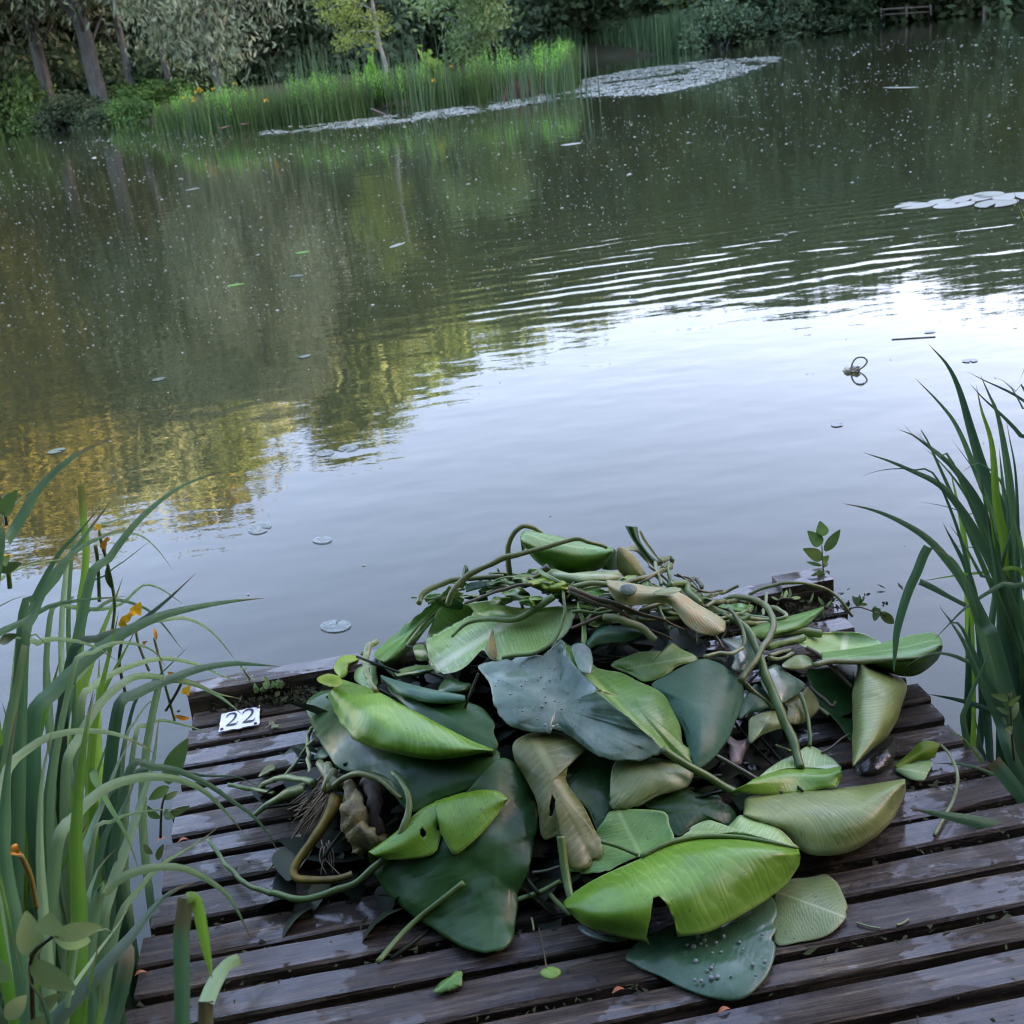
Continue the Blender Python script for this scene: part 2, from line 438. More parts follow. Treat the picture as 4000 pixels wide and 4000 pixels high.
for i, az in enumerate([8.2, 9.9, 11.5, 13.0, 14.6, 16.3, 18.0, 19.8, 21.5, 23.3, 25.2, 27.4, 30]):
    dist = [92, 88, 80, 79, 82, 88, 94, 98, 94, 84, 78, 74, 70][i]
    el = [9.9, 10.2, 9.6, 9.8, 10.6, 9.9, 10.4, 9.6, 10.1, 10.5, 9.8, 10.4, 11][i]
    tree_at(['dark', 'dark2', 'poplar'][i % 3], az, dist, el, 'dark tree overhanging the water on the far right bank', farw, sx_=1.35)
for i, az in enumerate([9.0, 12.2, 15.4, 18.9, 22.4, 26, 5.5, 1, -4, -9, -15, -21]):
    tree_at(['dark2', 'dark'][i % 2], az, 118 if i < 6 else 122, 8.0 if i < 6 else 9.0, 'tree in the second row of the far wood', 'back row trees of the far wood', sx_=1.6)
# pale birch trunks by the water on the right
for i, (az, dist) in enumerate(((18.45, 92), (22.9, 82), (23.4, 83))):
    tree_at('birch', az, dist, 9.2, ['pale birch trunk standing alone on the far bank', 'pale birch trunk left of a pair at the right end of the far bank', 'pale birch trunk right of a pair at the right end of the far bank'][i], mats=None, rot=i * 1.3)
# unseen trees added on the right bank to block the low sun
sun_block = 'unseen trees added to block the low sun'
for i in range(15):
    f = i / 14
    p = Vector((58, 48, 0)).lerp(Vector((40, -30, 0)), f) + Vector((rnd.uniform(-2, 2), rnd.uniform(-3, 3), 0))
    q = plant_tree(['dark', 'dark2'][i % 2], KW[['dark', 'dark2'][i % 2]], (M_bark, M_dark), (p.x, p.y, .3), 'unseen tree added on the right bank to block the sun', sun_block, 'tree', (1.35, rnd.uniform(.98, 1.12)), rnd.uniform(0, 6))
for i in range(11):
    p = Vector((60, 50, 0)).lerp(Vector((52, 104, 0)), i / 10) + Vector((rnd.uniform(-2, 2), rnd.uniform(-2, 2), 0))
    plant_tree(['dark', 'dark2'][i % 2], KW[['dark', 'dark2'][i % 2]], (M_bark, M_dark), (p.x, p.y, .3), 'unseen tree added on the right bank to block the sun', sun_block, 'tree', (1.5, rnd.uniform(1.28, 1.42) * (1 if i % 2 == 0 else 1.17)), rnd.uniform(0, 6))
for i in range(9):
    p = Vector((70, 44, 0)).lerp(Vector((54, -14, 0)), i / 8)
    plant_tree('dark2', KW['dark2'], (M_bark, M_dark), (p.x, p.y, .5), 'unseen tree added on the right bank to block the sun', sun_block, 'tree', (1.6, 1.25), rnd.uniform(0, 6))

sky_block = 'unseen trees added to block the sky behind the camera'  # occluders added out of view, keeping sky light off the foreground
for i, (x, y, sc_x, sc_z) in enumerate(((-8, -6, 1.0, .62), (-2.5, -6.5, 1.0, .72), (3, -6.2, 1.0, .70), (8.5, -6.5, 1.0, .64), (-13, -3, 1.0, .7), (13, -7, 1.1, .7), (0, -13, 1.3, .95), (-9, -12, 1.3, .9), (9, -14, 1.3, .9))):
    plant_tree('dark2', KW['dark2'], (M_bark, M_dark), (x, y, .3), 'unseen tree added behind the camera to block sky light', sky_block, 'tree', (sc_x, sc_z), 1.1 * i)

# ---------------------------------------------------------------- bushes on the banks
def bush_mesh(seed, n_cl=22, per=70, size=.13):
    rg = random.Random(seed); mb = MB(); st = MB()
    for k in range(n_cl):
        a = rg.uniform(0, 6.28); r = rg.uniform(0, 1.0) ** .6; z = rg.uniform(.15, 1.0) * (1.15 - r * .55)
        e = Vector((math.cos(a) * r, math.sin(a) * r, z))
        leaf_cards(mb, e, rg.uniform(.25, .42), per, size, rg, .1, .8, rg.uniform(.25, .75), .5)
        tube(st, [Vector((e.x * .15, e.y * .15, -.1)), e * .6, e], [.03, .015, .006], 5, 4)
    return st, mb
BP = {}
def bush(seed, loc, s, h, mat, label, group=None, per=150, size=.065):
    root = empty('bush', loc, label, 'bush', group); root.scale = (s, s, h); root.rotation_euler.z = rnd.uniform(0, 6)
    key = (seed, mat.name)
    if key not in BP:
        st, fo = bush_mesh(seed, 34, per, size); BP[key] = [st.build('stem', M_bark), fo.build('foliage', mat)]
        for o in BP[key]: o.parent = root
    else:
        for o in BP[key]:
            c = o.copy(); col.objects.link(c); c.parent = root
for i, (px, py, dist, s, h, mt, lb) in enumerate((
        (-40, 235, 86, 3.0, 2.6, M_bush, 'leafy bush at the water edge by the left photo edge'),
        (40, 235, 79, 2.4, 3.4, M_bush, 'bright green bush at the water edge on the left bank'),
        (95, 240, 76.5, 1.8, 1.7, M_bush, 'low bush at the foot of the reddish trunk'),
        (140, 236, 74, 1.9, 1.9, M_dark, 'dark low bush left of the stout willow'),
        (205, 232, 71, 1.6, 1.2, M_dark, 'dark low bush in front of the stout willow'),
        (240, 222, 70, 1.2, 1.3, M_bush, 'bush left of the small wooden landing'),
        (262, 190, 76, 2.0, 1.7, M_bush, 'bush behind the small wooden landing'),
        (300, 190, 74, 2.2, 1.6, M_bush, 'bush right of the small wooden landing'),
        (360, 170, 76, 2.6, 3.4, M_dark, 'dark tall bush behind the left of the reeds'),
        (60, 180, 84, 3.4, 4.5, M_dark, 'dark tall bush in the wood at the far left'),
        (160, 180, 82, 3.2, 4.0, M_dark, 'dark bush between the two willow trunks'))):
    p = at_d(('O', px, py), dist); z = max(0, ground_z(p.x, p.y)) - .15
    bush(60 + i % 3, (p.x, p.y, z), s, h, mt, lb)
under = 'understorey bushes below the wood'
for i in range(30):
    az = -24 + i * 1.75; dist = 84 + 8 * rnd.random()
    if az > -4: dist += 10
    if az > 12: dist -= 10
    elif az > 3: dist += 6
    p = D_(az, dist)
    while inside((p.x, p.y), LAKE): dist += 2; p = D_(az, dist)
    bush(60 + i % 3, (p.x, p.y, ground_z(p.x, p.y) - .2), rnd.uniform(3.2, 5), rnd.uniform(3.4, 6.5), M_dark, 'dark understorey bush along the bank below the wood', under)
for i in range(14):
    az = 11.8 + i * 1.0
    dist = 70
    p = D_(az, dist)
    while inside((p.x, p.y), LAKE): dist += 1; p = D_(az, dist)
    bush(60 + i % 3, (p.x, p.y, -.1), rnd.uniform(1.6, 2.8), rnd.uniform(1.6, 3.4), M_dark, 'low dark bush hanging over the far right waterline', 'waterline bushes on the far right bank')

# ================================================================ reed island and the far water
def blade(mb, base, h, lean, az, wid, tone, segs=3, bend=.5):
    """one upright grass-like blade"""
    dx, dy = math.cos(az), math.sin(az); px, py = -dy, dx
    if rnd.random() < .5: px, py = .9 * px + .3 * dx, .9 * py + .3 * dy
    vs = []
    for i in range(segs + 1):
        f = i / segs; o = lean * h * (f * (1 - bend) + bend * f * f)
        w_ = wid * (1 - f) ** .7 * .5 + .001
        c = Vector((base[0] + dx * o, base[1] + dy * o, base[2] + h * f * (1 - .25 * lean * f)))
        vs += [c + Vector((px, py, 0)) * w_, c - Vector((px, py, 0)) * w_]
    mb.add(vs, [(2 * i, 2 * i + 1, 2 * i + 3, 2 * i + 2) for i in range(segs)], [(i / (2 * segs), i % 2) for i in range(2 * segs + 2)], tone)

M_reed = foliage_mat('reed_green', (0.045, 0.092, 0.033), (0.090, 0.173, 0.045), (0.165, 0.300, 0.068), .35, .5, .35)
M_shoot = foliage_mat('fresh_shoots', (0.105, 0.225, 0.030), (0.180, 0.375, 0.053), (0.300, 0.510, 0.090), .4, .5, .5)
M_farreed = foliage_mat('far_reed_green', (0.049, 0.105, 0.049), (0.081, 0.146, 0.065), (0.130, 0.211, 0.081), .3, .6, .3)

front = [('O', 310, 250), ('O', 350, 251), ('O', 420, 248), ('O', 480, 243), ('O', 540, 235), ('O', 640, 228), ('O', 720, 216), ('O', 800, 207), ('O', 900, 195), ('O', 985, 182), ('O', 1060, 176), ('O', 1085, 160)]
fl = spline([at_z(q, 0) for q in front], 240)
mb = MB()
for k in range(8200):
    f = rnd.random(); p = fl[int(f * 239)]
    depth = 3.2 * rnd.random() ** 1.3 * min(1, f * 9, (1.02 - f) * 9 + .25)
    if .50 < f < .58 and depth < .5 and rnd.random() < .7: continue           # bare mud at the foot of the little tree
    if .86 < f < .90 and depth < .5 and rnd.random() < .8: continue
    x, y = p.x + rnd.gauss(0, .12) + depth * .05, p.y + depth
    clump = noise.noise(Vector((x * .9, y * .9, 3.1)))
    h = (1.20 + .35 * clump + rnd.gauss(0, .12)) * min(1, .75 + f * 1.6) * (1 - .28 * max(0, 1 - abs(f - .78) / .14)) * (1.02 if f < .9 else 1.05)
    blade(mb, (x, y, -.05), max(.4, h), abs(rnd.gauss(0, .14)) + .03, rnd.uniform(0, 6.28), rnd.uniform(.025, .05), min(1, max(0, .42 + clump * .35 + rnd.gauss(0, .14))))
tag(mb.build('reeds', M_reed), 'thick green reed bed along the island shore', None, None, 'stuff')
mb = MB()
for k in range(700):                                                           # leafy pale shoots standing among the reeds
    f = rnd.random(); 
    if noise.noise(Vector((f * 14, 0, 9))) < -.12: continue
    p = fl[int(f * 239)]; d = rnd.uniform(.3, 2.6) * min(1, f * 6, (1.03 - f) * 8)
    x, y = p.x + rnd.gauss(0, .1), p.y + d
    h = 1.35 + .35 * noise.noise(Vector((f * 20, 2, 1))) + rnd.gauss(0, .12)
    if f < .12: h *= .85
    for j in range(16):
        z = h * (.35 + .65 * j / 15); a = j * 2.4 + rnd.random(); L = .15 * (1.15 - j / 18)
        c = Vector((x, y, z)); e = c + Vector((math.cos(a) * L, math.sin(a) * L, L * .8)); s_ = Vector((-math.sin(a), math.cos(a), 0)) * .028
        mb.add([c, c.lerp(e, .5) + s_, e, c.lerp(e, .5) - s_], [(0, 1, 2, 3)], None, min(1, max(0, rnd.gauss(.5, .2))))
    blade(mb, (x, y, 0), h, .04, rnd.random() * 6, .02, .4, 2)
tag(mb.build('marsh_plants', M_shoot), 'leafy yellow-green shoots rising among the reeds', None, None, 'stuff')
mb = MB()
for px, py, cnt, H_ in ((540, 165, 26, 2.3), (590, 165, 40, 2.6), (610, 165, 34, 2.7), (640, 150, 16, 2.2), (480, 175, 22, 2.1), (400, 190, 12, 1.9), (690, 150, 18, 2.3), (760, 150, 30, 2.4), (790, 150, 22, 2.5), (985, 130, 18, 1.9), (1010, 130, 24, 1.9), (1060, 130, 30, 1.7)):
    c = at_z(('O', px, py + 62), 0)
    for k in range(cnt):
        blade(mb, (c.x + rnd.gauss(0, .55), c.y + .6 + rnd.gauss(0, .5), 0), H_ * rnd.uniform(.75, 1.1), abs(rnd.gauss(.08, .1)), rnd.uniform(0, 6.28), .04, rnd.uniform(.1, .5), 4)
tag(mb.build('rushes', M_farreed), 'tall thin rushes standing above the reed bed', None, None, 'stuff')
mb = MB()
far1 = spline([at_z(('O', x, y), 0) for x, y in ((1060, 116), (1120, 106), (1200, 102), (1270, 100), (1330, 95))], 80)
for k in range(3600):
    f = rnd.random(); p = far1[int(f * 79)]; d = 7 * rnd.random() ** 1.4 * min(1, .3 + (1 - f) * 3)
    x, y = p.x + rnd.gauss(0, .3), p.y + d
    blade(mb, (x, y, -.1), 2.3 + .5 * noise.noise(Vector((x * .5, y * .5, 0))) + rnd.gauss(0, .2), abs(rnd.gauss(0, .12)), rnd.uniform(0, 6.28), .09, min(1, max(0, rnd.gauss(.5, .2))))
tag(mb.build('far_reeds', M_farreed), 'distant reed bed at the mouth of the side channel', None, None, 'stuff')
mb = MB()
for k in range(600):                                                          # dead and green edge growth under the left bushes
    i = rnd.randrange(4, 8); f = rnd.random(); a, b_ = LAKE[i - 3], LAKE[i - 2]
    x, y = a[0] + (b_[0] - a[0]) * f + rnd.gauss(0, .3), a[1] + (b_[1] - a[1]) * f + rnd.gauss(.4, .5)
    blade(mb, (x, y, -.05), rnd.uniform(.12, .32), abs(rnd.gauss(.2, .2)), rnd.uniform(0, 6.28), .06, rnd.random() * .5)
tag(mb.build('bank_grass', M_farreed), 'rough grass hanging over the left bank waterline', None, None, 'stuff')

# the little leaning tree on the island, its leaves on the left
base = at_z(('O', 744, 197), .15)
sp = lambda px, py: at_d(('O', px, py), math.hypot(base.x, base.y))
root = empty('tree', base, 'slender curving young tree with yellow-green leaves rising from the reeds', 'tree')
tk = MB(); line = [sp(744, 199), sp(738, 180), sp(729, 150), sp(727, 120), sp(716, 85), sp(708, 40), sp(702, 0), sp(698, -60), sp(690, -110)]
tube(tk, line, [.085, .075, .065, .05, .02], 30, 7)
limbs = [((710, 50), (680, 30), (640, 30)), ((712, 60), (670, 60), (645, 75)), ((704, 20), (660, 0), (612, 25)), ((700, -20), (650, -20), (600, -5)), ((699, -50), (650, -60), (620, -40)), ((695, -90), (660, -110), (640, -110))]
lv = MB(); rg = random.Random(5)
for l_ in limbs:
    q = [sp(*c) for c in l_]; q[1].y += rg.uniform(-.5, .5); q[2].y += rg.uniform(-.9, .9)
    tube(tk, q, [.03, .018, .006], 8, 5)
    for j in range(7):
        c = q[0].lerp(q[1], j / 3) if j < 3 else q[1].lerp(q[2], (j - 3) / 3)
        leaf_cards(lv, c + Vector((rg.gauss(0, .2), rg.gauss(0, .35), rg.gauss(0, .15))), .42, 60, .075, rg, .3, .7, rg.uniform(.3, .75), .5)
tk.build('trunk', M_bark_pale, root); lv.build('crown', M_lime, root)
# the second small tree on the island
base = at_z(('O', 897, 150), .1); base = at_d(('O', 897, 140), 50); base.z = .1
root = empty('tree', base, 'small broad tree with drooping grey-green crown behind the reeds', 'tree')
sp = lambda px, py, dy=0: at_d(('O', px, py), 50 + dy)
tk = MB(); lv = MB(); rg = random.Random(6)
tube(tk, [base, sp(893, 110), sp(885, 60), sp(878, 20), sp(872, -40)], [.11, .09, .05], 18, 7)
tube(tk, [sp(889, 80), sp(905, 40), sp(925, 10)], [.05, .02], 8, 5); tube(tk, [sp(886, 70), sp(850, 35), sp(815, 20)], [.05, .02], 8, 5)
for k in range(46):
    px, py = rg.uniform(790, 955), rg.uniform(-60, 62)
    if abs(px - 875) > 88 - max(0, py - 20) * .9: continue
    leaf_cards(lv, sp(px, py, rg.gauss(0, 1.2)), .75, 60, .13, rg, .5, .8, rg.uniform(.3, .8), .4)
for k in range(20):
    px, py = rg.uniform(845, 905), rg.uniform(55, 105)
    leaf_cards(lv, sp(px, py, rg.gauss(0, .8)), .5, 50, .11, rg, .6, .8, rg.uniform(.15, .5), .4)
tk.build('trunk', M_bark, root); lv.build('crown', M_mid, root)
# low shrub with round leaves in the reeds
for px, py, s_, h_, lb in ((820, 200, .75, 1.55, 'yellow-green leafy bush among the reeds right of the curving tree'), (707, 203, .4, 1.65, 'pale leafy bush behind the curving young tree')):
    p = at_z(('O', px, py), 0); bush(61, (p.x, p.y + 1.0, -.05), s_, h_, M_shoot, lb, per=40, size=.16)

# bare root plate and dead wood at the tree foot
M_deadwood = plain_mat('dead_wood', (.16, .10, .075), .9, (.06, .04, .03), 6, .02)
mb = MB(); rg = random.Random(9); c0 = at_z(('O', 758, 203), .12)
for k in range(16):
    a = rg.uniform(0, 6.28); L = rg.uniform(.3, .75)
    tube(mb, [c0, c0 + Vector((math.cos(a) * L * .5, math.sin(a) * L * .3, rg.uniform(.05, .3))), c0 + Vector((math.cos(a) * L, math.sin(a) * L * .5, rg.uniform(-.1, .2)))], [.09, .05, .015], 7, 5, rg.random())
tag(mb.build('root_plate', M_deadwood), 'reddish-brown root plate at the foot of the curving young tree', 'roots')
mb = MB(); c0 = at_z(('O', 985, 180), .1)
for k in range(120): blade(mb, (c0.x + rg.gauss(0, .3), c0.y + .3 + rg.gauss(0, .2), -.05), rg.uniform(.3, .95), abs(rg.gauss(.2, .2)), rg.uniform(0, 6.28), .05, rg.random())
tag(mb.build('dead_tussock', M_deadwood), 'rust-brown dead tussock between green reeds at the right of the island', 'tussock')
for i, (pts, lb) in enumerate(((((700, 205), (725, 215), (737, 221)), 'dead branch leaning in the water left of the root plate'), (((415, 243), (440, 236), (452, 240)), 'bent dead reed stem lying on water before the reed bed'), (((455, 235), (475, 233), (490, 235)), 'pale broken stem across the foot of the reed bed'))):
    mb = MB(); tube(mb, [at_z(('O', *q), .25 - .1 * j) for j, q in enumerate(pts)], [.03, .015], 10, 5); tag(mb.build('dead_branch', M_deadwood), lb, 'branch')
# yellow iris flowers of the reed bed
M_yellow = plain_mat('yellow_petal', (.75, .48, .02), .6, (.6, .32, .01), 20, trans=.3)
mb0 = None
for i, (px, py) in enumerate(((363, 183), (371, 176), (376, 170), (380, 174), (347, 187), (366, 193), (418, 184), (502, 193), (403, 170), (465, 178), (443, 160), (728, 148), (818, 155), (852, 128), (1063, 108), (1057, 95))):
    p = at_z(('O', px, py + 60), 0); d = math.hypot(p.x, p.y) if py > 120 else 47
    c = at_d(('O', px, py), min(d, 46))
    if mb0 is None:
        mb = MB()
        for k in range(6):
            a = k * 1.047; dv = Vector((math.cos(a), math.sin(a), .3 if k % 2 else -.5)); sv = Vector((-math.sin(a), math.cos(a), 0)) * .03
            mb.add([c, c + dv * .05 + sv, c + dv * .1 - Vector((0, 0, .03)), c + dv * .05 - sv], [(0, 1, 2, 3)])
        mb0 = mb.build('iris_flower', M_yellow); o = mb0
    else:
        o = mb0.copy(); col.objects.link(o); o.location = c
    tag(o, 'small yellow iris flower in the far reed bed', 'flower', 'yellow flowers in the far reed bed')

# small wooden landing on the left bank, rail far right
M_oldwood = plain_mat('weathered_boards', (.30, .27, .23), .85, (.14, .12, .10), 4, .01, stretch=(1, 8, 8))
root_p = at_z(('O', 280, 222), 0)
root = empty('landing_stage', root_p, 'small pale wooden landing on the left bank beside the reeds', 'landing stage')
mb = MB(); mb2 = MB()
for k in range(7): box(mb, root_p + Vector((.15, .12 + k * .17, .62)), Vector((1.2, 0, 0)), Vector((0, .07, 0)), Vector((0, 0, .025)), rnd.random())
box(mb, root_p + Vector((.15, 0, .50)), Vector((1.2, 0, 0)), Vector((0, .025, 0)), Vector((0, 0, .09)))
mb.build('deck', M_oldwood, root, False)
for x in (-.95, 1.2):
    mb2 = MB(); box(mb2, root_p + Vector((x, .08, .1)), Vector((.06, 0, 0)), Vector((0, .06, 0)), Vector((0, 0, .42))); mb2.build('post', M_oldwood, root, False)
c0 = at_d(('O', 1712, 30), 84); c0.z = 0.1
sp = lambda px, py: at_d(('O', px, py), 84)
root = empty('handrail', c0, 'pale wooden handrail of a landing at the far right bank', 'handrail')
mb = MB(); tube(mb, [sp(1660, 18), sp(1757, 12)], .06, 4, 5); mb.build('rail', M_oldwood, root)
mb = MB(); tube(mb, [sp(1660, 28), sp(1757, 22)], .04, 4, 5); mb.build('rail', M_oldwood, root)
for px in (1662, 1710, 1756):
    mb = MB(); tube(mb, [sp(px, 14 - (px - 1660) * .06), sp(px + 1, 38 - (px - 1660) * .1)], .07, 4, 5); mb.build('post', M_oldwood, root)

# ---------------------------------------------------------------- things floating on the pond
M_pad = foliage_mat('floating_pads', (.10, .15, .08), (.21, .24, .18), (.30, .32, .26), .1, .35, 2.0, .5)
M_padnear = foliage_mat('near_pads', (.06, .10, .06), (.10, .14, .09), (.15, .19, .12), .1, .3, 6.0, .5)
def pad_mb(r, seed, z=.006, wob=.06):
    rg = random.Random(seed); mb = MB(); k = 22; a0 = rg.uniform(0, 6.28); vs = [(0, 0, z)]
    for i in range(k):
        a = a0 + .22 + (6.28 - .44) * i / (k - 1); q = r * (1 + wob * math.sin(2 * a + seed) * rg.uniform(.5, 1)) * (.8 + .2 * abs(math.sin((a - a0) / 2)))
        vs.append((math.cos(a) * q * .82, math.sin(a) * q, z + .018 * r / .17 * (r < .5) * max(0, rg.gauss(-.2, .6))))
    mb.add(vs, [(0, i, i + 1) for i in range(1, k)], None, rg.random()); return mb
up = [(490, 250), (600, 236), (720, 220), (810, 210), (900, 199), (990, 186), (1085, 170), (1096, 152), (1180, 134), (1260, 123), (1350, 112), (1470, 107)]
lw = [(490, 256), (600, 246), (700, 238), (800, 226), (880, 216), (960, 205), (1050, 188), (1140, 182), (1230, 180), (1310, 165), (1400, 142), (1470, 112)]
DR = [at_z(('O', *q), 0) for q in up] + [at_z(('O', *q), 0) for q in reversed(lw)]
minx, maxx = min(p.x for p in DR), max(p.x for p in DR); miny, maxy = min(p.y for p in DR), max(p.y for p in DR)
protos = []; spots = []
while len(spots) < 2600:
    p = (rnd.uniform(minx, maxx), rnd.uniform(miny, maxy))
    if inside(p, DR) and noise.noise(Vector((p[0] * .8, p[1] * .35, 5))) > rnd.uniform(-.35, -.05): spots.append(p)
spots.sort(key=lambda p: math.hypot(*p))
near = spots[:290]
for i, p in enumerate(near):
    if len(protos) < 6: o = pad_mb(.17, 100 + i, .004).build('lily_pad', M_pad, smooth=False); protos.append(o)
    else: o = protos[i % 6].copy(); col.objects.link(o)
    s_ = rnd.uniform(.7, 1.25)
    o.location = (p[0], p[1], .004 + (i % 9) * .0012); o.scale = (s_, s_, 1); o.rotation_euler.z = rnd.uniform(0, 6.28)
    tag(o, 'pale floating lily pad in the drift below the reed island', 'lily pad', 'pale lily pads drifting below the reed island')
mb = MB()
for i, p in enumerate(spots[290:]):
    s_ = rnd.uniform(.7, 1.3); q = pad_mb(.17 * s_, i, .004 + (i % 13) * .001)
    mb.add([v + Vector((p[0], p[1], 0)) for v in q.v], q.f, None, rnd.random())
tag(mb.build('lily_pads', M_pad, smooth=False), 'continuing drift of pale lily pads towards the middle of the pond', None, None, 'stuff')
M_white = plain_mat('white_bloom', (.62, .60, .52), .6, (.5, .48, .4), 20)
mb0 = None
for i, (px, py) in enumerate(((548, 241), (568, 239), (669, 227), (664, 231), (1060, 170), (1020, 178), (1250, 140), (1330, 124), (1120, 160), (1180, 150), (900, 205), (1280, 133))):
    p = at_z(('O', px, py), .06)
    if mb0 is None:
        mb = MB()
        for k in range(9):
            a = k * .7; dv = Vector((math.cos(a), math.sin(a), .8)) * .07; sv = Vector((-math.sin(a), math.cos(a), 0)) * .03
            mb.add([p, p + dv * .6 + sv, p + dv, p + dv * .6 - sv], [(0, 1, 2, 3)])
        mb0 = mb.build('water_lily', M_white); o = mb0
    else: o = mb0.copy(); col.objects.link(o); o.location = (p.x, p.y, .02)
    tag(o, 'tiny whitish lily bloom among the drifting pads', 'flower', 'white blooms in the lily drift')
# seed fluff and specks over the whole surface
mb = MB()
for k in range(15000):
    r = 3.0 + 52 * rnd.random() ** 1.15; a = R(rnd.uniform(-24, 27)); x, y = math.sin(a) * r, math.cos(a) * r
    if not inside((x, y), LAKE) or inside((x, y), ISLE): continue
    if r < 9 and rnd.random() < .88: continue
    if noise.noise(Vector((x * .25, y * .12, 2))) < rnd.uniform(-.6, .25): continue
    s_ = (.0035 + .00036 * r * rnd.random() ** 2) * rnd.uniform(.45, 1.05) * (1.9 if rnd.random() < .02 else 1)
    st = rnd.choice((1, 1, 1, 1.6, 2.6)) * (2.5 if rnd.random() < .02 else 1); b_ = rnd.uniform(-.25, .25); ca, sa = math.cos(b_), math.sin(b_); t_ = s_ * .7 + .004
    vs = [Vector((x + (ca * ux * st - sa * uy) * s_, y + (sa * ux * st + ca * uy) * s_, z_)) for ux, uy, z_ in ((1, 0, .002), (.2, .9, .002), (-1, .1, .002), (-.1, -.9, .002), (0, 0, t_))]
    mb.add(vs, [(0, 1, 4), (1, 2, 4), (2, 3, 4), (3, 0, 4)])
M_fluff = plain_mat('seed_fluff', (.44, .46, .38), .8, (.28, .31, .25), 30)
tag(mb.build('floating_specks', M_fluff), 'pale seed fluff and specks strewn over the pond', None, None, 'stuff')
# single pads and leaves the photo shows one by one
M_stem_dark0 = plain_mat('dark_rim', (.03, .05, .04), .5)
def float_pad(q, rx, ry, ang, mat, label, seed, tilt=0, cat='lily pad', z=.004):
    p = at_z(q, z); mb = pad_mb(1, seed, 0, .03)
    o = mb.build('lily_pad' if cat == 'lily pad' else 'floating_leaf', mat, smooth=False, solid=.0)
    o.location = (p.x, p.y, z); o.scale = (rx, ry, rx * .3); o.rotation_euler = (tilt, 0, ang)
    return tag(o, label, cat)
for i, (px, py, rx, ry, lb) in enumerate(((1725, 388, .24, .17, 'large pale pad at the left end of the raft by the right photo edge'), (1778, 380, .17, .13, 'pad with raised dark rim beside the largest pad of the right raft'), (1800, 386, .26, .16, 'pale pad at the middle front of the right raft'),
                                         (1835, 374, .30, .18, 'broad pale pad at the back of the right raft'), (1880, 383, .30, .18, 'pale pad near the right photo edge at the front of the raft'), (1915, 370, .28, .2, 'pale pad cut by the right photo edge'), (1865, 366, .2, .14, 'small pad at the far side of the right raft'))):
    float_pad(('O', px, py), rx, ry, .2 * i, M_pad, lb, 30 + i, .03 if i == 1 else 0, z=.004 + .002 * i)
M_ghost = plain_mat('submerged_pad', (.11, .135, .125), .25, (.075, .10, .10), 9, spec=.5)
M_thin, t = nt('thin_sunken_pad'); n = N(t); geo = n('NewGeometry')
p = n('BsdfPrincipled', i_Roughness=.2); n.ln(n.ramp(n.noise(geo.outputs['Position'], 40, 3), [(.35, (.10, .14, .12)), (.65, (.17, .21, .18))]), p.inputs['Base Color'])
tp = n('BsdfTransparent'); mx = n('MixShader'); n.ln(n.ramp(n.noise(geo.outputs['Position'], 30, 3), [(.35, .6), (.7, .97)]), mx.inputs[0])
n.ln(tp.outputs[0], mx.inputs[1]); n.ln(p.outputs[0], mx.inputs[2]); n.out(mx.outputs[0])
for px, py, rx, ry, an, lb in ((613, 854, .060, .055, .3, 'dark-rimmed thin pad, left one of a touching pair on open water'), (657, 845, .065, .06, .5, 'dark-rimmed thin pad, right one of a touching pair on open water'), (490, 995, .065, .075, .2, 'translucent ragged pad floating left of the middle'), (608, 1018, .045, .05, .8, 'small round pad with a trailing stalk near the platform'),
                                 (633, 1180, .06, .06, 1, 'pale sunken leaf showing through the water by the heap')):
    o = float_pad(('O', px, py), rx, ry, an, M_thin, lb, int(px))
    mb = MB(); me = o.data; ring = [o.matrix_basis @ v.co for v in me.vertices][1:]
    tube(mb, ring,   .0055 if py < 900 else .002 if py < 1100 else .0007, 60, 5); mb.build('rim', M_stem_dark0, o)
for i, (px, py, rx, ry, mt, lb) in enumerate(((1077, 272, .26, .18, M_pad, 'single white pad on dark water right of the island'), (570, 476, .10, .08, M_shoot, 'bright yellow-green bud floating left of the ripples'), (560, 520, .10, .05, M_padnear, 'curled pale leaf floating on dark water below the bud'),
                               (445, 537, .10, .06, M_shoot, 'yellow-green leaf scrap left of the curled pale leaf'), (575, 672, .06, .04, M_padnear, 'green scrap on the reflected trees in mid pond'), (107, 850, .06, .05, M_padnear, 'folded olive leaf floating beside the left irises'),
                               (300, 715, .06, .045, M_padnear, 'green leaf scrap in the dark reflection at left'), (750, 462, .2, .05, M_pad, 'thin white leaf at the left start of the ripples'), (700, 1800, .01, .01, None, ''), (1830, 680, .05, .035, M_ghost, 'grey floating leaf above the right irises'),
                               (1580, 800, .045, .03, M_ghost, 'grey curled leaf lying left of the tall right irises'), (1195, 567, .05, .03, M_ghost, 'grey scrap below the ripples in mid pond'), (1755, 626, .045, .02, M_ghost, 'grey scrap next to a floating stick'), (362, 357, .2, .1, M_pad, 'small white pad on the dark water at left'), (1700, 165, .8, .1, M_pad, 'long pale floating leaf on the dark water at right'))):
    if mt: float_pad(('O', px, py), rx, ry, .4 + i, mt, lb, 50 + i, cat='leaf' if i else 'lily pad')
mb = MB(); tube(mb, [at_z(('O', 1682, 640), .003), at_z(('O', 1765, 635), .003)], .003, 8, 5); tag(mb.build('floating_stick', M_ghost), 'thin straight stick afloat in the bright water at right', 'stick')
M_stem = plain_mat('green_stalk', (.10, .17, .035), .45, (.06, .11, .025), 12, .004, spec=.5)
M_stem_dark = plain_mat('dark_stalk', (.045, .06, .025), .4, (.07, .055, .03), 14, .004, spec=.5)
c0 = at_z(('H', 490, 372), 0); root = empty('floating_bud', c0, 'whitish floating bud with a dark looped stalk at right', 'flower')
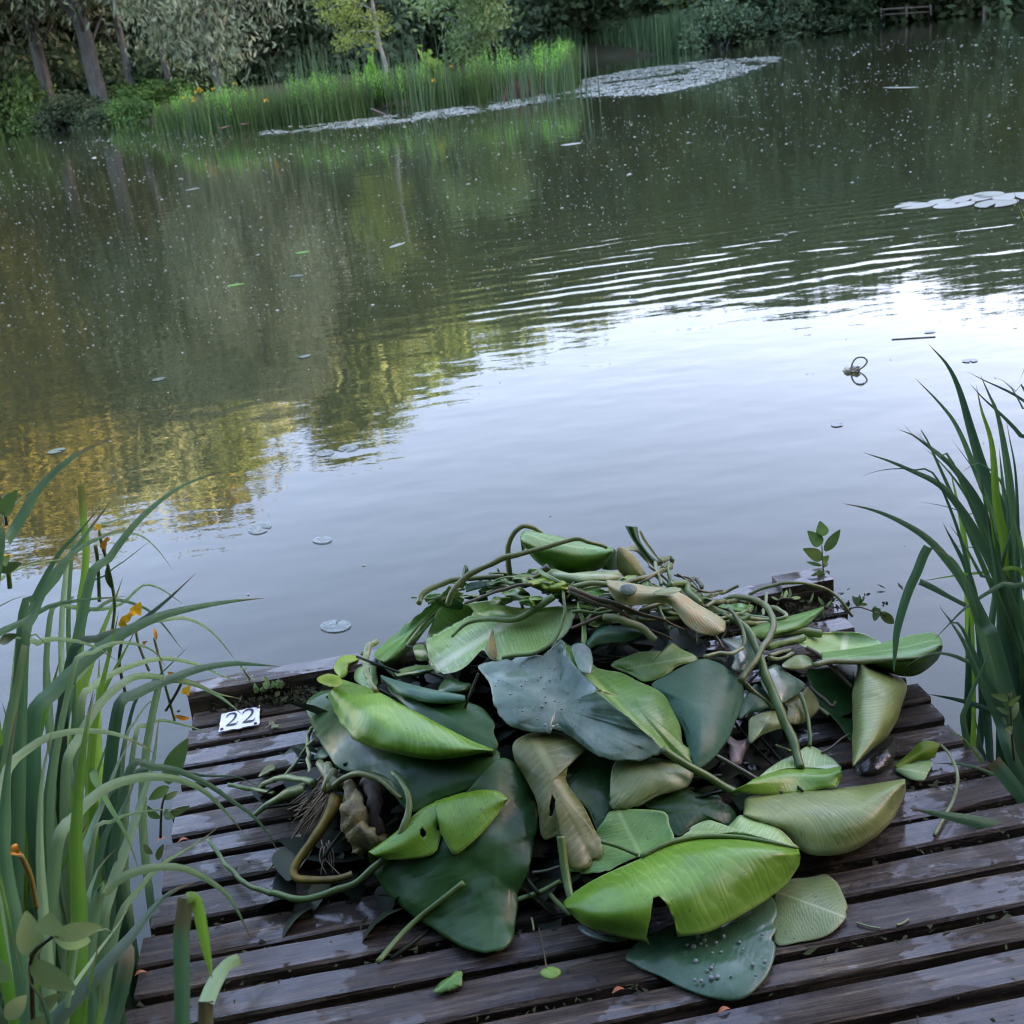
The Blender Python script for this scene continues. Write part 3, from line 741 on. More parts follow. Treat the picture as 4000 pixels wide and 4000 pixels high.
mb = MB(); leaf_cards(mb, c0 + Vector((0, 0, .012)), .03, 26, .024, random.Random(3), 0, .3, .6); mb.build('petals', M_white, root)
mb = MB(); dd = math.hypot(c0.x, c0.y); tube(mb, [at_d(('H', x, y), dd) for x, y in ((482, 360), (490, 325), (510, 298), (540, 290), (565, 298), (575, 318), (555, 345), (530, 362))], [.0045, .004], 26, 6); mb.build('stalk', M_stem_dark, root)
# ================================================================ fishing platform
def wood_mat(name, wet):
    m, t = nt(name); n = N(t)
    tc = n('TexCoord'); uv = n('UVMap'); a = n('Attribute', attribute_name='tone')
    geo = n('NewGeometry')
    grain_v = n.scalev(uv.outputs[0], (3.2, 70, 1))
    add = n('VectorMath', operation='ADD'); n.ln(grain_v, add.inputs[0])
    cmb = n('CombineXYZ'); n.ln(n.math('MULTIPLY', a.outputs['Fac'], 57), cmb.inputs[0]); n.ln(n.math('MULTIPLY', a.outputs['Fac'], 91), cmb.inputs[1]); n.ln(cmb.outputs[0], add.inputs[1])
    g1 = n.noise(add.outputs[0], 1.0, 8, .65)
    add2 = n('VectorMath', operation='ADD'); n.ln(n.scalev(uv.outputs[0], (9, 330, 1)), add2.inputs[0]); n.ln(cmb.outputs[0], add2.inputs[1])
    g2 = n.noise(add2.outputs[0], 1.0, 5, .7)
    g1 = n.math('ADD', n.math('MULTIPLY', g1, .68), n.math('MULTIPLY', g2, .32))
    blotch = n.noise(geo.outputs['Position'], 5.0, 4, .6)
    base = n.ramp(g1, [(.36, (.010, .008, .006)), (.47, (.034, .026, .015)), (.56, (.092, .072, .045)), (.65, (.26, .215, .145))])
    base = n.mix(n.math('MULTIPLY', a.outputs['Fac'], .45), base, n.mix(.5, base, (.030, .026, .025)))
    alg = n.noise(geo.outputs['Position'], 11, 3)
    base = n.mix(n.ramp(alg, [(.60, 0), (.72, .35)]), base, (.030, .036, .014))
    wetf = n.ramp(n.math('ADD', n.math('MULTIPLY', blotch, .8), n.math('MULTIPLY', n.noise(n.scalev(uv.outputs[0], (2.5, 14, 1)), 1.5, 3), .3)), [(.47, 0), (.60, 1)])
    base = n.mix(n.math('MULTIPLY', wetf, .45), base, (.018, .014, .013))
    rough = n.math('SUBTRACT', .68, n.math('MULTIPLY', wetf, .48))
    p = n('BsdfPrincipled'); n.ln(base, p.inputs['Base Color']); n.ln(rough, p.inputs['Roughness'])
    p.inputs['Specular IOR Level'].default_value = .26
    pud = n.ramp(n.math('ADD', n.noise(geo.outputs['Position'], 3.4, 5, .6), n.math('MULTIPLY', n.noise(n.scalev(uv.outputs[0], (2, 16, 1)), 2.2, 2), .22)), [(.60, 0), (.635, 1)])
    n.ln(n.math('MAXIMUM', n.math('MULTIPLY', wetf, .30 * wet), pud), p.inputs['Coat Weight'])
    n.ln(n.math('SUBTRACT', .22, n.math('MULTIPLY', pud, .17)), p.inputs['Coat Roughness'])
    h = n.math('ADD', n.math('MULTIPLY', g1, n.math('SUBTRACT', 1.0, n.math('MULTIPLY', wetf, .55))), n.math('MULTIPLY', n.noise(geo.outputs['Position'], 60, 3), .25))
    bn = n.bump(h, .011); n.ln(bn, p.inputs['Normal'])
    n.ln(n.bump(n.math('MULTIPLY', h, n.math('SUBTRACT', 1, n.math('MULTIPLY', pud, .9))), .002), p.inputs['Coat Normal'])
    n.out(p.outputs[0]); return m
M_wood = wood_mat('wet_dark_wood', 1.0)

def plank(mb, a0, a1, l, wdt, top, thick, rg, sub=26):
    """one board lying across the platform, its edges a little worn"""
    tone = rg.random(); vs = []; uvs = []
    prof = [(-.5, -1), (-.5, -.16), (-.44, 0), (.44, 0), (.5, -.16), (.5, -1)]
    cup = rg.gauss(0, .0015); skew = rg.gauss(0, .002); off = rg.random() * 10
    for i in range(sub + 1):
        f = i / sub; aa = a0 + (a1 - a0) * f
        for k, (y, z) in enumerate(prof):
            wear = .0045 * noise.noise(Vector((aa * 6 + off, k * 3.1, off))) + .002 * noise.noise(Vector((aa * 30, k, off)))
            ll = l + y * wdt + wear * (1 if abs(y) > .46 else .6) + skew * (f - .5)
            zz = top + z * thick + (cup if abs(y) > .4 else 0) + .0018 * noise.noise(Vector((aa * 4, off, k))) + (.004 * max(0, noise.noise(Vector((aa * 9, k * 2.0, off)))) * -1 if k in (2, 3) else 0)
            e = .006 * noise.noise(Vector((k, off, 3.0 if i == 0 else 7.0))) if i in (0, sub) else 0
            vs.append(deck_pt(aa + e, ll, zz)); uvs.append((aa, y * wdt + (.04 if z < -.5 else 0)))
    n_ = len(prof); fs = []
    for i in range(sub):
        for k in range(n_ - 1): fs.append((i * n_ + k, i * n_ + k + 1, (i + 1) * n_ + k + 1, (i + 1) * n_ + k))
        fs.append((i * n_ + n_ - 1, i * n_, (i + 1) * n_, (i + 1) * n_ + n_ - 1))
    fs.append(tuple(range(n_))); fs.append(tuple(sub * n_ + k for k in reversed(range(n_))))
    mb.add(vs, fs, uvs, tone)

rg = random.Random(21)
plat = empty('fishing_platform', deck_pt(.26, 1.7, 0), 'dark wet slatted fishing platform under the heap of lily leaves', 'platform')
mb = MB()
edges = [2.65, 2.556, 2.466, 2.383, 2.286, 2.19, 2.105, 2.01, 1.905, 1.803, 1.715, 1.625, 1.52, 1.447, 1.356]
while edges[-1] > .55: edges.append(edges[-1] - .093)
top_e = 2.737
for e in edges:
    wd = top_e - e - .021
    plank(mb, -.605 + rg.gauss(0, .006), 1.118 + rg.gauss(0, .008), top_e - wd / 2 - .004, wd, DECK, .032, rg)
    top_e = e
mb.build('deck', M_wood, plat, smooth=False)
mb = MB(); plank(mb, -.612, 1.115, 2.782, .074, DECK + .047, .085, rg); mb.build('edge_beam', M_wood, plat, smooth=False)
M_under = plain_mat('soaked_timber', (.02, .018, .014), .7, (.012, .011, .009), 5)
for a in (-.50, .26, 1.0):
    mb = MB(); box(mb, deck_pt(a, 1.68, DECK - .085), WV * .035, LV * 1.10, Vector((0, 0, .05))); mb.build('joist', M_under, plat, smooth=False)
for a, l in ((-.50, 2.70), (1.0, 2.70), (-.50, 1.5), (1.0, 1.5)):
    mb = MB(); box(mb, deck_pt(a + .09, l, -.35), WV * .045, LV * .045, Vector((0, 0, .60))); mb.build('post', M_under, plat, smooth=False)
mb = MB(); box(mb, deck_pt(1.05, 2.786, DECK + .030), WV * .072, LV * .040, Vector((0, 0, .030))); mb.build('post', M_wood, plat, smooth=False)
M_moss = foliage_mat('moss', (.018, .022, .010), (.035, .040, .015), (.05, .07, .02), .1, .9, 14)

# silt and crumbs lying between the boards near the beam
mb = MB()
for k in range(900):
    l = rg.choice([2.735, 2.72, 2.645, 2.55, 1.80, 1.715, 1.90, 1.52]) + rg.gauss(0, .01); a = rg.uniform(-.6, 1.1)
    c = deck_pt(a, l, DECK - .006 + .004 * rg.random()); s_ = rg.uniform(.002, .007)
    mb.add([c + Vector((rg.gauss(0, 1), rg.gauss(0, 1), rg.uniform(-.3, .6))) * s_ for _ in range(4)], [(0, 1, 2), (0, 2, 3), (0, 3, 1), (1, 3, 2)], None, rg.random())
for k in range(260):                                                           # scraps on the boards round the heap
    a, l = rg.uniform(-.58, 1.1), rg.uniform(1.25, 2.6); c = deck_pt(a, l, DECK + .003); s_ = rg.uniform(.002, .008)
    d = Vector((rg.gauss(0, 1), rg.gauss(0, 1), .1)).normalized() * s_; e = Vector((-d.y, d.x, rg.gauss(0, .002))) * rg.uniform(.2, .6)
    mb.add([c - d, c - e, c + d * 1.3, c + e], [(0, 1, 2, 3)], None, rg.random() * 1.2)
tag(mb.build('leaf_litter', M_moss, smooth=False), 'dark silt, crumbs and tiny plant scraps on and between the boards', None, None, 'stuff')
mb = MB()
for k in range(420):                                                           # moss pad at the left of the beam and round the right corner
    a, l = (rg.gauss(-.32, .10), 2.715 + rg.uniform(-.02, .022)) if k < 230 else (rg.gauss(.93, .12), 2.70 + rg.gauss(0, .03))
    c = deck_pt(a, l, DECK + .012 * rg.random()); s_ = rg.uniform(.006, .018)
    leaf_cards(mb, c, s_ * 2, 3, s_ * .7, rg, 0, .6, rg.uniform(.1, .6), .5)
tag(mb.build('moss', M_moss), 'dark moss and silt along the foot of the edge beam', None, None, 'stuff')

# number plate
M_plate = plain_mat('white_plate', (.66, .69, .73), .4, (.52, .55, .58), 9, spec=.5)
M_ink = plain_mat('black_paint', (.015, .015, .02), .5)
M_rust = plain_mat('rusty_nail', (.08, .04, .02), .8)
cn = [at_z(('I', x, y), DECK + .006) for x, y in ((548, 757), (944, 672), (940, 860), (531, 934))]
def on_plate(u, v, z=0): return cn[0].lerp(cn[1], u).lerp(cn[3].lerp(cn[2], u), v) + Vector((0, 0, z))
sign = empty('number_plate', cn[3], 'torn white number plate 22 lying on the boards by the edge beam', 'sign')
out = []; rg = random.Random(2)
def edge(p, q, n_, jag):
    for i in range(n_):
        f = i / n_; out.append((p[0] + (q[0] - p[0]) * f + rg.gauss(0, jag), p[1] + (q[1] - p[1]) * f + rg.gauss(0, jag)))
edge((0, 0), (.93, .02), 10, .010); out += [(.94, .06), (.985, -.06), (1.0, .0), (1.0, .2), (.975, .34)]; edge((.99, .36), (1, 1), 6, .004); edge((1, 1), (0, 1), 10, .012); edge((0, 1), (.02, 0), 7, .006)
mb = MB(); k = len(out)
vs = [on_plate(u, v) for u, v in out] + [on_plate(u, v, .003) for u, v in out]
mb.add(vs, [tuple(range(k, 2 * k)), tuple(reversed(range(k)))] + [(i, (i + 1) % k, k + (i + 1) % k, k + i) for i in range(k)])
mb.build('plate', M_plate, sign, smooth=False)
TWO = [(.03, .27, 0.058), (.06, .20, 0.082), (.14, .09, 0.082), (.30, .02, 0.093), (.50, .02, 0.116), (.66, .10, 0.151), (.72, .24, 0.174), (.66, .42, 0.151), (.48, .62, 0.105), (.25, .80, 0.082), (.06, .93, 0.070)]
FOOT = [(.06, .94, 0.073), (.30, .93, 0.114), (.60, .935, 0.125), (.80, .92, 0.094), (.90, .80, 0.042), (.92, .76, 0.031)]
for u0, w_, v0, vh in ((.15, .34, .10, .70), (.56, .36, .08, .72)):
    mb = MB()
    for st in (TWO, FOOT):
        c = spline([(x, y, w) for x, y, w in st], 40); L_, R_ = [], []
        for i, q in enumerate(c):
            d = c[min(i + 1, 39)] - c[max(i - 1, 0)]; d.z = 0; d.normalize(); nv = Vector((-d.y, d.x, 0)) * q.z * .5
            L_.append(on_plate(u0 + (q.x + nv.x) * w_, v0 + (q.y + nv.y) * vh, .0045)); R_.append(on_plate(u0 + (q.x - nv.x) * w_, v0 + (q.y - nv.y) * vh, .0045))
        zo = Vector((0, 0, .0006 if st is FOOT else 0))
        mb.add([p + zo for p in L_ + R_], [(i, i + 1, 41 + i, 40 + i) for i in range(39)])
    mb.build('digit', M_ink, sign)
for u, v in ((.07, .90), (.90, .93), (.955, .09)):
    mb = MB(); c = on_plate(u, v, .004); tube(mb, [c, c + Vector((0, 0, .002))], .0042, 2, 8); mb.build('nail', M_rust, sign)

# small plants rooted in the beam and floating leaves beside it
M_weed = foliage_mat('weed_leaves', (.06, .11, .03), (.10, .17, .045), (.17, .24, .06), .35, .4, 12)
M_weed_pale = foliage_mat('pale_weed', (0.135, 0.210, 0.075), (0.225, 0.330, 0.120), (0.330, 0.420, 0.180), .3, .5, 12)
def leaf_shape(mb, base, tip, width, up, curl=.15, n_=7, tone=.5, fold=.25):
    """pointed leaf from base to tip, slightly folded along its midrib"""
    ax = tip - base; L = ax.length; d = ax.normalized(); s_ = d.cross(up).normalized(); u = s_.cross(d).normalized()
    vs, uvs = [], []
    for i in range(n_ + 1):
        f = i / n_; w_ = width * .5 * math.sin(math.pi * min(.999, f * .94 + .03) ** .8) ** .85
        c = base + d * (L * f) + u * (curl * L * math.sin(math.pi * f) * .5)
        vs += [c + s_ * w_ + u * (fold * w_), c, c - s_ * w_ + u * (fold * w_)]; uvs += [(f, 0), (f, .5), (f, 1)]
    fs = []
    for i in range(n_): fs += [(3 * i, 3 * i + 1, 3 * i + 4, 3 * i + 3), (3 * i + 1, 3 * i + 2, 3 * i + 5, 3 * i + 4)]
    mb.add(vs, fs, uvs, tone)
LB = 2.78
def seedling(name, stem_pts, leaves, label, crop, l, mat, r=.0025, wscale=1.0, dl=.015):
    pts = [at_l((crop, x, y), l) for x, y in stem_pts]
    root = empty(name, pts[0], label, 'plant'); mb = MB(); tube(mb, pts, [r, r * .6], 14, 5); mb.build('stem', M_stem_dark, root)
    for i, (bx, by, tx, ty, w_) in enumerate(leaves):
        mb = MB(); b_ = at_l((crop, bx, by), l); e = at_l((crop, tx, ty), l + rnd.uniform(-dl, dl) * 2)
        leaf_shape(mb, b_, e, (e - b_).length * w_ * wscale, Vector((rnd.gauss(0, .3), -1, .6)).normalized(), .12, 7, rnd.random())
        mb.build('leaf', mat, root)
seedling('seedling', [(318, 1590), (320, 1520), (316, 1450), (312, 1380)], [(316, 1330, 300, 1242, .55), (308, 1380, 230, 1298, .45), (330, 1415, 418, 1292, .40), (312, 1460, 203, 1403, .46), (318, 1480, 355, 1442, .5), (312, 1500, 222, 1478, .25), (318, 1510, 348, 1480, .5), (314, 1570, 250, 1560, .7), (322, 1570, 355, 1530, .7), (314, 1590, 290, 1525, .5)],
         'upright leafy seedling growing from the right corner of the platform', 'H', 2.80, M_weed)
seedling('trailing_weed', [(470, 1750), (525, 1740), (580, 1755), (640, 1780), (690, 1790)], [(525, 1738, 490, 1675, .4), (528, 1735, 530, 1668, .4), (530, 1728, 578, 1725, .35), (530, 1720, 560, 1690, .4), (600, 1760, 655, 1752, .45), (605, 1760, 630, 1735, .45), (610, 1765, 640, 1805, .6), (650, 1775, 732, 1835, .45), (655, 1778, 690, 1770, .5)],
         'thin trailing weed reaching over the water right of the platform', 'H', 2.66, M_weed)
seedling('bedstraw_weed', [(890, 470), (830, 380), (775, 300), (715, 210)], [(830 + dx * .2, 380 + dy * .2, 830 + dx, 380 + dy, .12) for dx, dy in ((-60, -30), (50, -30), (-40, 40), (60, 20))] + [(775, 300, 775 + dx, 300 + dy, .15) for dx, dy in ((-40, -30), (45, -20), (-40, 20), (40, 25), (0, -45))] + [(870, 440, 870 + dx, 440 + dy, .15) for dx, dy in ((-60, 20), (-50, -40), (50, -45), (30, 40))],
         'whorled weed stem leaning out over the water from the beam', 'I', 2.77, M_weed_pale)
lv_ = []
for k in range(26):
    bx = 900 + k * 11; lv_.append((bx, 500 - (k > 8) * 40 + (k % 3) * 15, bx + rnd.uniform(-70, 70), 480 - (k > 8) * 60 + rnd.uniform(-60, 70), .35))
seedling('moss_weed', [(1000, 520), (1050, 460), (1120, 420), (1190, 440)], lv_, 'low pale green weed tuft on the front of the edge beam', 'I', 2.735, M_weed_pale)
seedling('pale_weed', [(1235, 640), (1240, 600), (1235, 540)], [(1235, 600, 1190, 630, .4), (1240, 600, 1300, 605, .4), (1238, 580, 1260, 550, .4), (1235, 620, 1215, 570, .4)], 'tiny whitish weed sprig on the boards beside the moss', 'I', 2.72, M_weed_pale)
seedling('corner_weed', [(60, 1700), (90, 1690), (150, 1690)], [(60, 1700, 20, 1680, .2), (75, 1690, 85, 1650, .3), (90, 1690, 110, 1640, .3), (120, 1690, 125, 1630, .25), (130, 1690, 190, 1685, .2), (240, 1720, 265, 1655, .2), (320, 1730, 290, 1680, .35), (340, 1740, 370, 1700, .3)], 'small spiky weeds at the back of the right corner boards', 'H', 2.70, M_weed_pale)
# ================================================================ heap of pulled-up lily leaves
def heap(p):
    """height of the heap above the boards at a world position"""
    a, l = p.dot(WV), p.dot(LV)
    h = 0
    for ca, cl, ra, rl, hh in ((.22, 2.22, .62, .52, .20), (.30, 2.42, .36, .30, .10), (.62, 2.36, .40, .32, .08), (-.12, 2.05, .34, .34, .05)):
        r = ((a - ca) / ra) ** 2 + ((l - cl) / rl) ** 2
        if r < 1: h += hh * (1 - r) ** 1.2
    return h

def on(q):
    """(crop, x, y, off): point of the heap (or board) surface seen there, lifted off by 'off' metres;
       an 'off' above 1 is instead the distance along the platform"""
    off = q[3] if len(q) > 3 else .01
    if off > 1: return at_l(q, off)
    d = ray(q); t = .8; s = .03
    while t < 6:
        p = CP + d * t
        if p.z <= DECK + heap(p) + off: break
        t += s
    lo_, hi_ = t - s, t
    for _ in range(14):
        m_ = (lo_ + hi_) / 2; p = CP + d * m_
        if p.z <= DECK + heap(p) + off: hi_ = m_
        else: lo_ = m_
    p = CP + d * hi_
    if p.dot(LV) > 2.80: p = at_l(q, 2.80)
    return p

def P_(crop, pts, off=.01):
    return [(crop, *p) if len(p) == 3 else (crop, p[0], p[1], off) for p in pts]

def smooth_inside(pt, poly):
    return inside(pt, poly)

def to_px(P):
    v = P - CP; z = v.dot(fwd)
    return ((.5 + F * v.dot(RV) / z) * 4000, (.5 - F * v.dot(UV_) / z) * 4000)
def crop_px(crop, pts):
    ox, oy, s = CROPS[crop]; return [(ox + x * s, oy + y * s) for x, y in pts]

def nearest_on(q, poly):
    b = None; j = len(poly) - 1
    for i in range(len(poly)):
        a, c = poly[j], poly[i]; dx, dy = c[0] - a[0], c[1] - a[1]
        t = max(0, min(1, ((q[0] - a[0]) * dx + (q[1] - a[1]) * dy) / (dx * dx + dy * dy + 1e-9))); p = (a[0] + t * dx, a[1] + t * dy)
        d = (p[0] - q[0]) ** 2 + (p[1] - q[1]) ** 2
        if b is None or d < b[0]: b = (d, p)
        j = i
    return b[1]
def clean(vs, fs, uvs, holes):
    """cut the torn places out of a leaf, with the cut edge following the tear"""
    CROPS['_'] = (0, 0, 1)
    for h in holes:
        inn = {}
        for i, v in enumerate(vs):
            q = to_px(v)
            if inside(q, h): inn[i] = q
        fs = [f for f in fs if not all(i in inn for i in f)]
        used = {i for f in fs for i in f if i in inn}
        for i in used:
            p = nearest_on(inn[i], h); dist = (vs[i] - CP).length; vs[i] = CP + ray(('_', *p)) * dist
    return fs

def sheet(mb, rows, nu=44, nv=18, holes=(), wav=.002, uvr=(0, 1, 0, 1), back=0, tone=.5, seed=0, pts3=False, uvfun=None):
    """leaf surface through rows of measured points; uv runs along (u) and across (v) the leaf"""
    R3 = [spline([p if pts3 else on(p) for p in r], nu) for r in rows]
    if back:
        r0_ = R3[0]; r1_ = R3[1]
        R3.insert(0, [p + (p - CP).normalized() * back * .8 + Vector((0, 0, -back * .7)) for p in r0_])
    nr = len(R3); vs = []; uvs = []
    cols = [spline([R3[j][i] for j in range(nr)], nv) for i in range(nu)]; tn = []
    for i in range(nu):
        for j in range(nv):
            p = cols[i][j]; u, v = i / (nu - 1), j / (nv - 1)
            ed = abs(2 * v - 1) ** 3
            nz = noise.noise(p * 9 + Vector((seed * 3.7, 0, 0))) * (wav * 2.6 + .004) + noise.noise(p * 24 + Vector((0, seed * 1.9, 0))) * (wav * .9 + .0012) + ed * .004 * noise.noise(p * 16 + Vector((seed, 2, 0)))
            p = p + Vector((noise.noise(p * 13 + Vector((seed, 0, 5))), noise.noise(p * 13 + Vector((5, seed, 0))), 0)) * (.005 * ed * math.sin(math.pi * u))
            p = p - (p - CP).normalized() * nz
            tn.append(max(v ** 1.0 if not back else v, 0) if v > .5 else 0.0); vs.append(p); uvs.append((uvr[0] + (uvr[1] - uvr[0]) * u, uvr[2] + (uvr[3] - uvr[2]) * v))
    fs = [(i * nv + j, i * nv + j + 1, (i + 1) * nv + j + 1, (i + 1) * nv + j) for i in range(nu - 1) for j in range(nv - 1)]
    mb.add(vs, clean(vs, fs, uvs, holes), uvs, tn); return mb

def flat(mb, outline, centre, midrib, bulge=.012, n_=96, m_=16, holes=(), wav=.003, rag=0, tone=.5, seed=0, vw=None, lin=False):
    """open leaf: measured outline, centre, and midrib (base, tip) that carries the vein pattern"""
    rgx = random.Random(seed)
    O = spline([Vector((*crop_px(q[0], [(q[1], q[2])])[0], q[3] if len(q) > 3 else .01)) for q in outline], n_, True, lin)
    cpx = Vector((*crop_px(centre[0], [(centre[1], centre[2])])[0], centre[3] if len(centre) > 3 else .02))
    A_ = Vector(crop_px(midrib[0][0], [midrib[0][1:3]])[0]); B_ = Vector(crop_px(midrib[1][0], [midrib[1][1:3]])[0])
    ax = B_ - A_; Lx = ax.length; ax.normalize(); nx_ = Vector((-ax.y, ax.x)); wv = vw or Lx * .45
    CROPS['_'] = (0, 0, 1)
    if n_ >= 90:                                          # nibbled, nicked rim
        for _ in range(rgx.randint(3, 6)):
            i0 = rgx.randrange(n_); dp = rgx.uniform(.02, .055)
            for q, w_ in ((-1, .35), (0, 1), (1, .5)):
                o = O[(i0 + q) % n_]; o.x += (cpx.x - o.x) * dp * w_; o.y += (cpx.y - o.y) * dp * w_
    vs = []; uvs = []; tn = []
    if rag:
        for o in O: o.x += rgx.gauss(0, rag); o.y += rgx.gauss(0, rag)
    for j in range(m_ + 1):
        t = j / m_
        for i in range(n_):
            if j == 0 and i: continue
            q = cpx.lerp(O[i], t ** .85)
            off = cpx.z * (1 - t * t) + O[i].z * t * t
            p = on(('_', q.x, q.y, off))
            ed = t ** 5
            nz = noise.noise(p * 8 + Vector((seed * 3.3, 0, 0))) * (wav * 2 + .003) + noise.noise(p * 22 + Vector((0, seed * 1.7, 0))) * (wav * .7 + .0012) + ed * .007 * noise.noise(p * 15 + Vector((seed, 2, 0)))
            if t > .8: p = p + Vector((noise.noise(p * 18 + Vector((seed, 0, 5))), noise.noise(p * 18 + Vector((5, seed, 0))), 0)) * .004
            p -= (p - CP).normalized() * nz
            tn.append(t); vs.append(p); r_ = Vector((q.x, q.y)) - A_
            uvs.append((r_.dot(ax) / Lx, .5 + .5 * r_.dot(nx_) / wv))
    fs = []
    for i in range(n_):
        k = (i + 1) % n_; fs.append((0, 1 + i, 1 + k))
        for j in range(1, m_):
            b0 = 1 + (j - 1) * n_; b1 = b0 + n_; fs.append((b0 + i, b1 + i, b1 + k, b0 + k))
    mb.add(vs, clean(vs, fs, uvs, holes), uvs, tn); return mb

def lily_mat(name, deep, light, vein, glossy=.35, spec=.5, trans=.2, veins=16, slant=.55, vstr=.5, blot=0, blotc=(.2, .2, .2), half=False, bump=.0005, rib=True, coat=.08):
    """lily leaf with a midrib and side veins laid out along the leaf itself"""
    m, t = nt(name); n = N(t)
    uv = n('UVMap'); s_ = n('SeparateXYZ'); n.ln(uv.outputs[0], s_.inputs[0]); geo = n('NewGeometry'); pos = geo.outputs['Position']
    av = s_.outputs[1] if half else n.math('MULTIPLY', n.math('ABSOLUTE', n.math('SUBTRACT', s_.outputs[1], .5)), 2)
    u1 = n('CombineXYZ'); n.ln(s_.outputs[0], u1.inputs[0])
    wob = n.math('ADD', n.math('MULTIPLY', n.noise(pos, 7, 2), .05), n.math('MULTIPLY', n.noise(u1.outputs[0], 9, 2), .16))
    ph = n.math('ADD', n.math('SUBTRACT', s_.outputs[0], n.math('MULTIPLY', n.math('POWER', av, 1.25), slant)), wob)
    st = n.math('ABSOLUTE', n.math('SINE', n.math('MULTIPLY', ph, veins * math.pi)))
    fade = n.ramp(n.noise(pos, 5, 3), [(.35, .25), (.65, 1)])
    line = n.ramp(st, [(0, 1), (.20, .6), (.55, 0)])
    ribf = n.ramp(av, [(0, 1), (.018, .9), (.045, 0)])
    if not rib: ribf = n.math('MULTIPLY', ribf, 0)
    vf = n.math('MAXIMUM', n.math('MULTIPLY', n.math('MULTIPLY', line, fade), n.math('SUBTRACT', 1, n.math('MULTIPLY', av, .55))), ribf)
    no = n.noise(pos, 7, 4, .6); no2 = n.noise(pos, 40, 3, .6)
    c = n.mix(n.ramp(n.math('ADD', n.math('MULTIPLY', no, .8), n.math('MULTIPLY', no2, .25)), [(.36, 0), (.66, 1)]), deep, light)
    c = n.mix(n.math('MULTIPLY', vf, min(.95, vstr * 1.6)), c, vein)
    if blot: c = n.mix(n.math('MULTIPLY', n.ramp(n.noise(pos, 16, 5, .65), [(.52, 0), (.66, 1)]), blot), c, blotc)
    spk = n.ramp(n.noise(pos, 150, 2), [(.66, 0), (.72, .7)])
    c = n.mix(spk, c, (.03, .03, .015))
    rot = n.ramp(n.noise(pos, 11, 6, .7), [(.66, 0), (.72, .55), (.78, .75)])
    c = n.mix(rot, c, (.075, .062, .02))
    at_ = n('Attribute', attribute_name='tone')
    c = n.mix(n.ramp(at_.outputs['Fac'], [(.90, 0), (.975, .25), (1, .8)]), c, vein)
    p = n('BsdfPrincipled', i_Roughness=glossy); p.inputs['Specular IOR Level'].default_value = spec
    n.ln(c, p.inputs['Base Color'])
    n.ln(n.math('ADD', max(.02, glossy - .24), n.math('MULTIPLY', no, .5)), p.inputs['Roughness'])
    n.ln(n.math('MULTIPLY', n.ramp(n.noise(pos, 13, 5, .65), [(.50, 0), (.58, 1)]), coat), p.inputs['Coat Weight']); p.inputs['Coat Roughness'].default_value = .06
    h = n.math('ADD', n.math('MULTIPLY', n.math('MULTIPLY', st, fade), .6), n.math('MULTIPLY', n.noise(pos, 26, 2), .5))
    n.ln(n.bump(h, bump), p.inputs['Normal'])
    tr = n('BsdfTranslucent'); n.ln(n.mix(.5, c, light), tr.inputs['Color'])
    mx = n('MixShader'); mx.inputs[0].default_value = trans
    n.ln(p.outputs[0], mx.inputs[1]); n.ln(tr.outputs[0], mx.inputs[2]); n.out(mx.outputs[0]); return m

L_bright = lily_mat('bright_green_underside', (0.081, 0.196, 0.011), (0.161, 0.316, 0.025), (0.310, 0.460, 0.103), .34, .5, .12, 34, .14, .40, half=True)
L_bright2 = lily_mat('bright_green_leaf', (0.098, 0.207, 0.017), (0.172, 0.310, 0.046), (0.276, 0.414, 0.103), .34, .45, .15, 24, .25, .5)
L_dark = lily_mat('dark_green_topside', (.012, .048, .010), (.026, .080, .016), (.05, .115, .03), .34, .28, .06, 13, .3, .2, coat=.22)
L_teal = lily_mat('bluish_green_topside', (.040, .110, .062), (.070, .155, .088), (.09, .17, .10), .42, .22, .10, 12, .4, .15, .25, (.03, .075, .045))
L_grey = lily_mat('grey_green_wet_topside', (.050, .105, .058), (.15, .225, .155), (.17, .24, .17), .30, .5, .06, 10, .4, .2, .5, (.04, .075, .055), coat=.45)
L_olive = lily_mat('olive_underside', (0.127, 0.172, 0.037), (0.230, 0.282, 0.081), (0.391, 0.437, 0.196), .40, .45, .12, 34, .16, .45, half=True)
L_brown = lily_mat('olive_brown_leaf', (.060, .080, .018), (.135, .155, .045), (.26, .28, .11), .40, .4, .10, 14, .5, .35, .25, (.07, .055, .022))
L_tan = lily_mat('tan_fading_leaf', (.25, .27, .11), (.40, .40, .19), (.54, .54, .32), .42, .35, .18, 20, .35, .45, .5, (.44, .25, .08), bump=.0008)
L_pale = lily_mat('pale_grey_green_leaf', (.12, .175, .055), (.225, .30, .115), (.38, .45, .24), .38, .4, .12, 18, .4, .4, .15, (.12, .14, .05))
L_mid = lily_mat('mid_green_leaf', (0.057, 0.167, 0.021), (0.127, 0.270, 0.048), (0.276, 0.425, 0.149), .34, .45, .14, 28, .2, .42)
L_light = lily_mat('light_green_striped_leaf', (0.161, 0.287, 0.063), (0.276, 0.437, 0.127), (0.540, 0.600, 0.356), .32, .5, .18, 28, .25, .55)
L_lime = foliage_mat('lime_scrap', (.16, .25, .02), (.26, .36, .03), (.34, .42, .06), .35, .35, 20)
L_wilt = lily_mat('wilted_crumpled_leaf', (.07, .14, .03), (.14, .22, .06), (.20, .28, .10), .32, .5, .2, 10, .5, .4, .3, (.20, .24, .05))
M_stem_pale = plain_mat('pale_stalk', (.20, .24, .10), .45, (.13, .16, .06), 14, .003)
M_stem_brown = plain_mat('brown_stalk', (.10, .065, .035), .5, (.07, .07, .035), 14, .003)
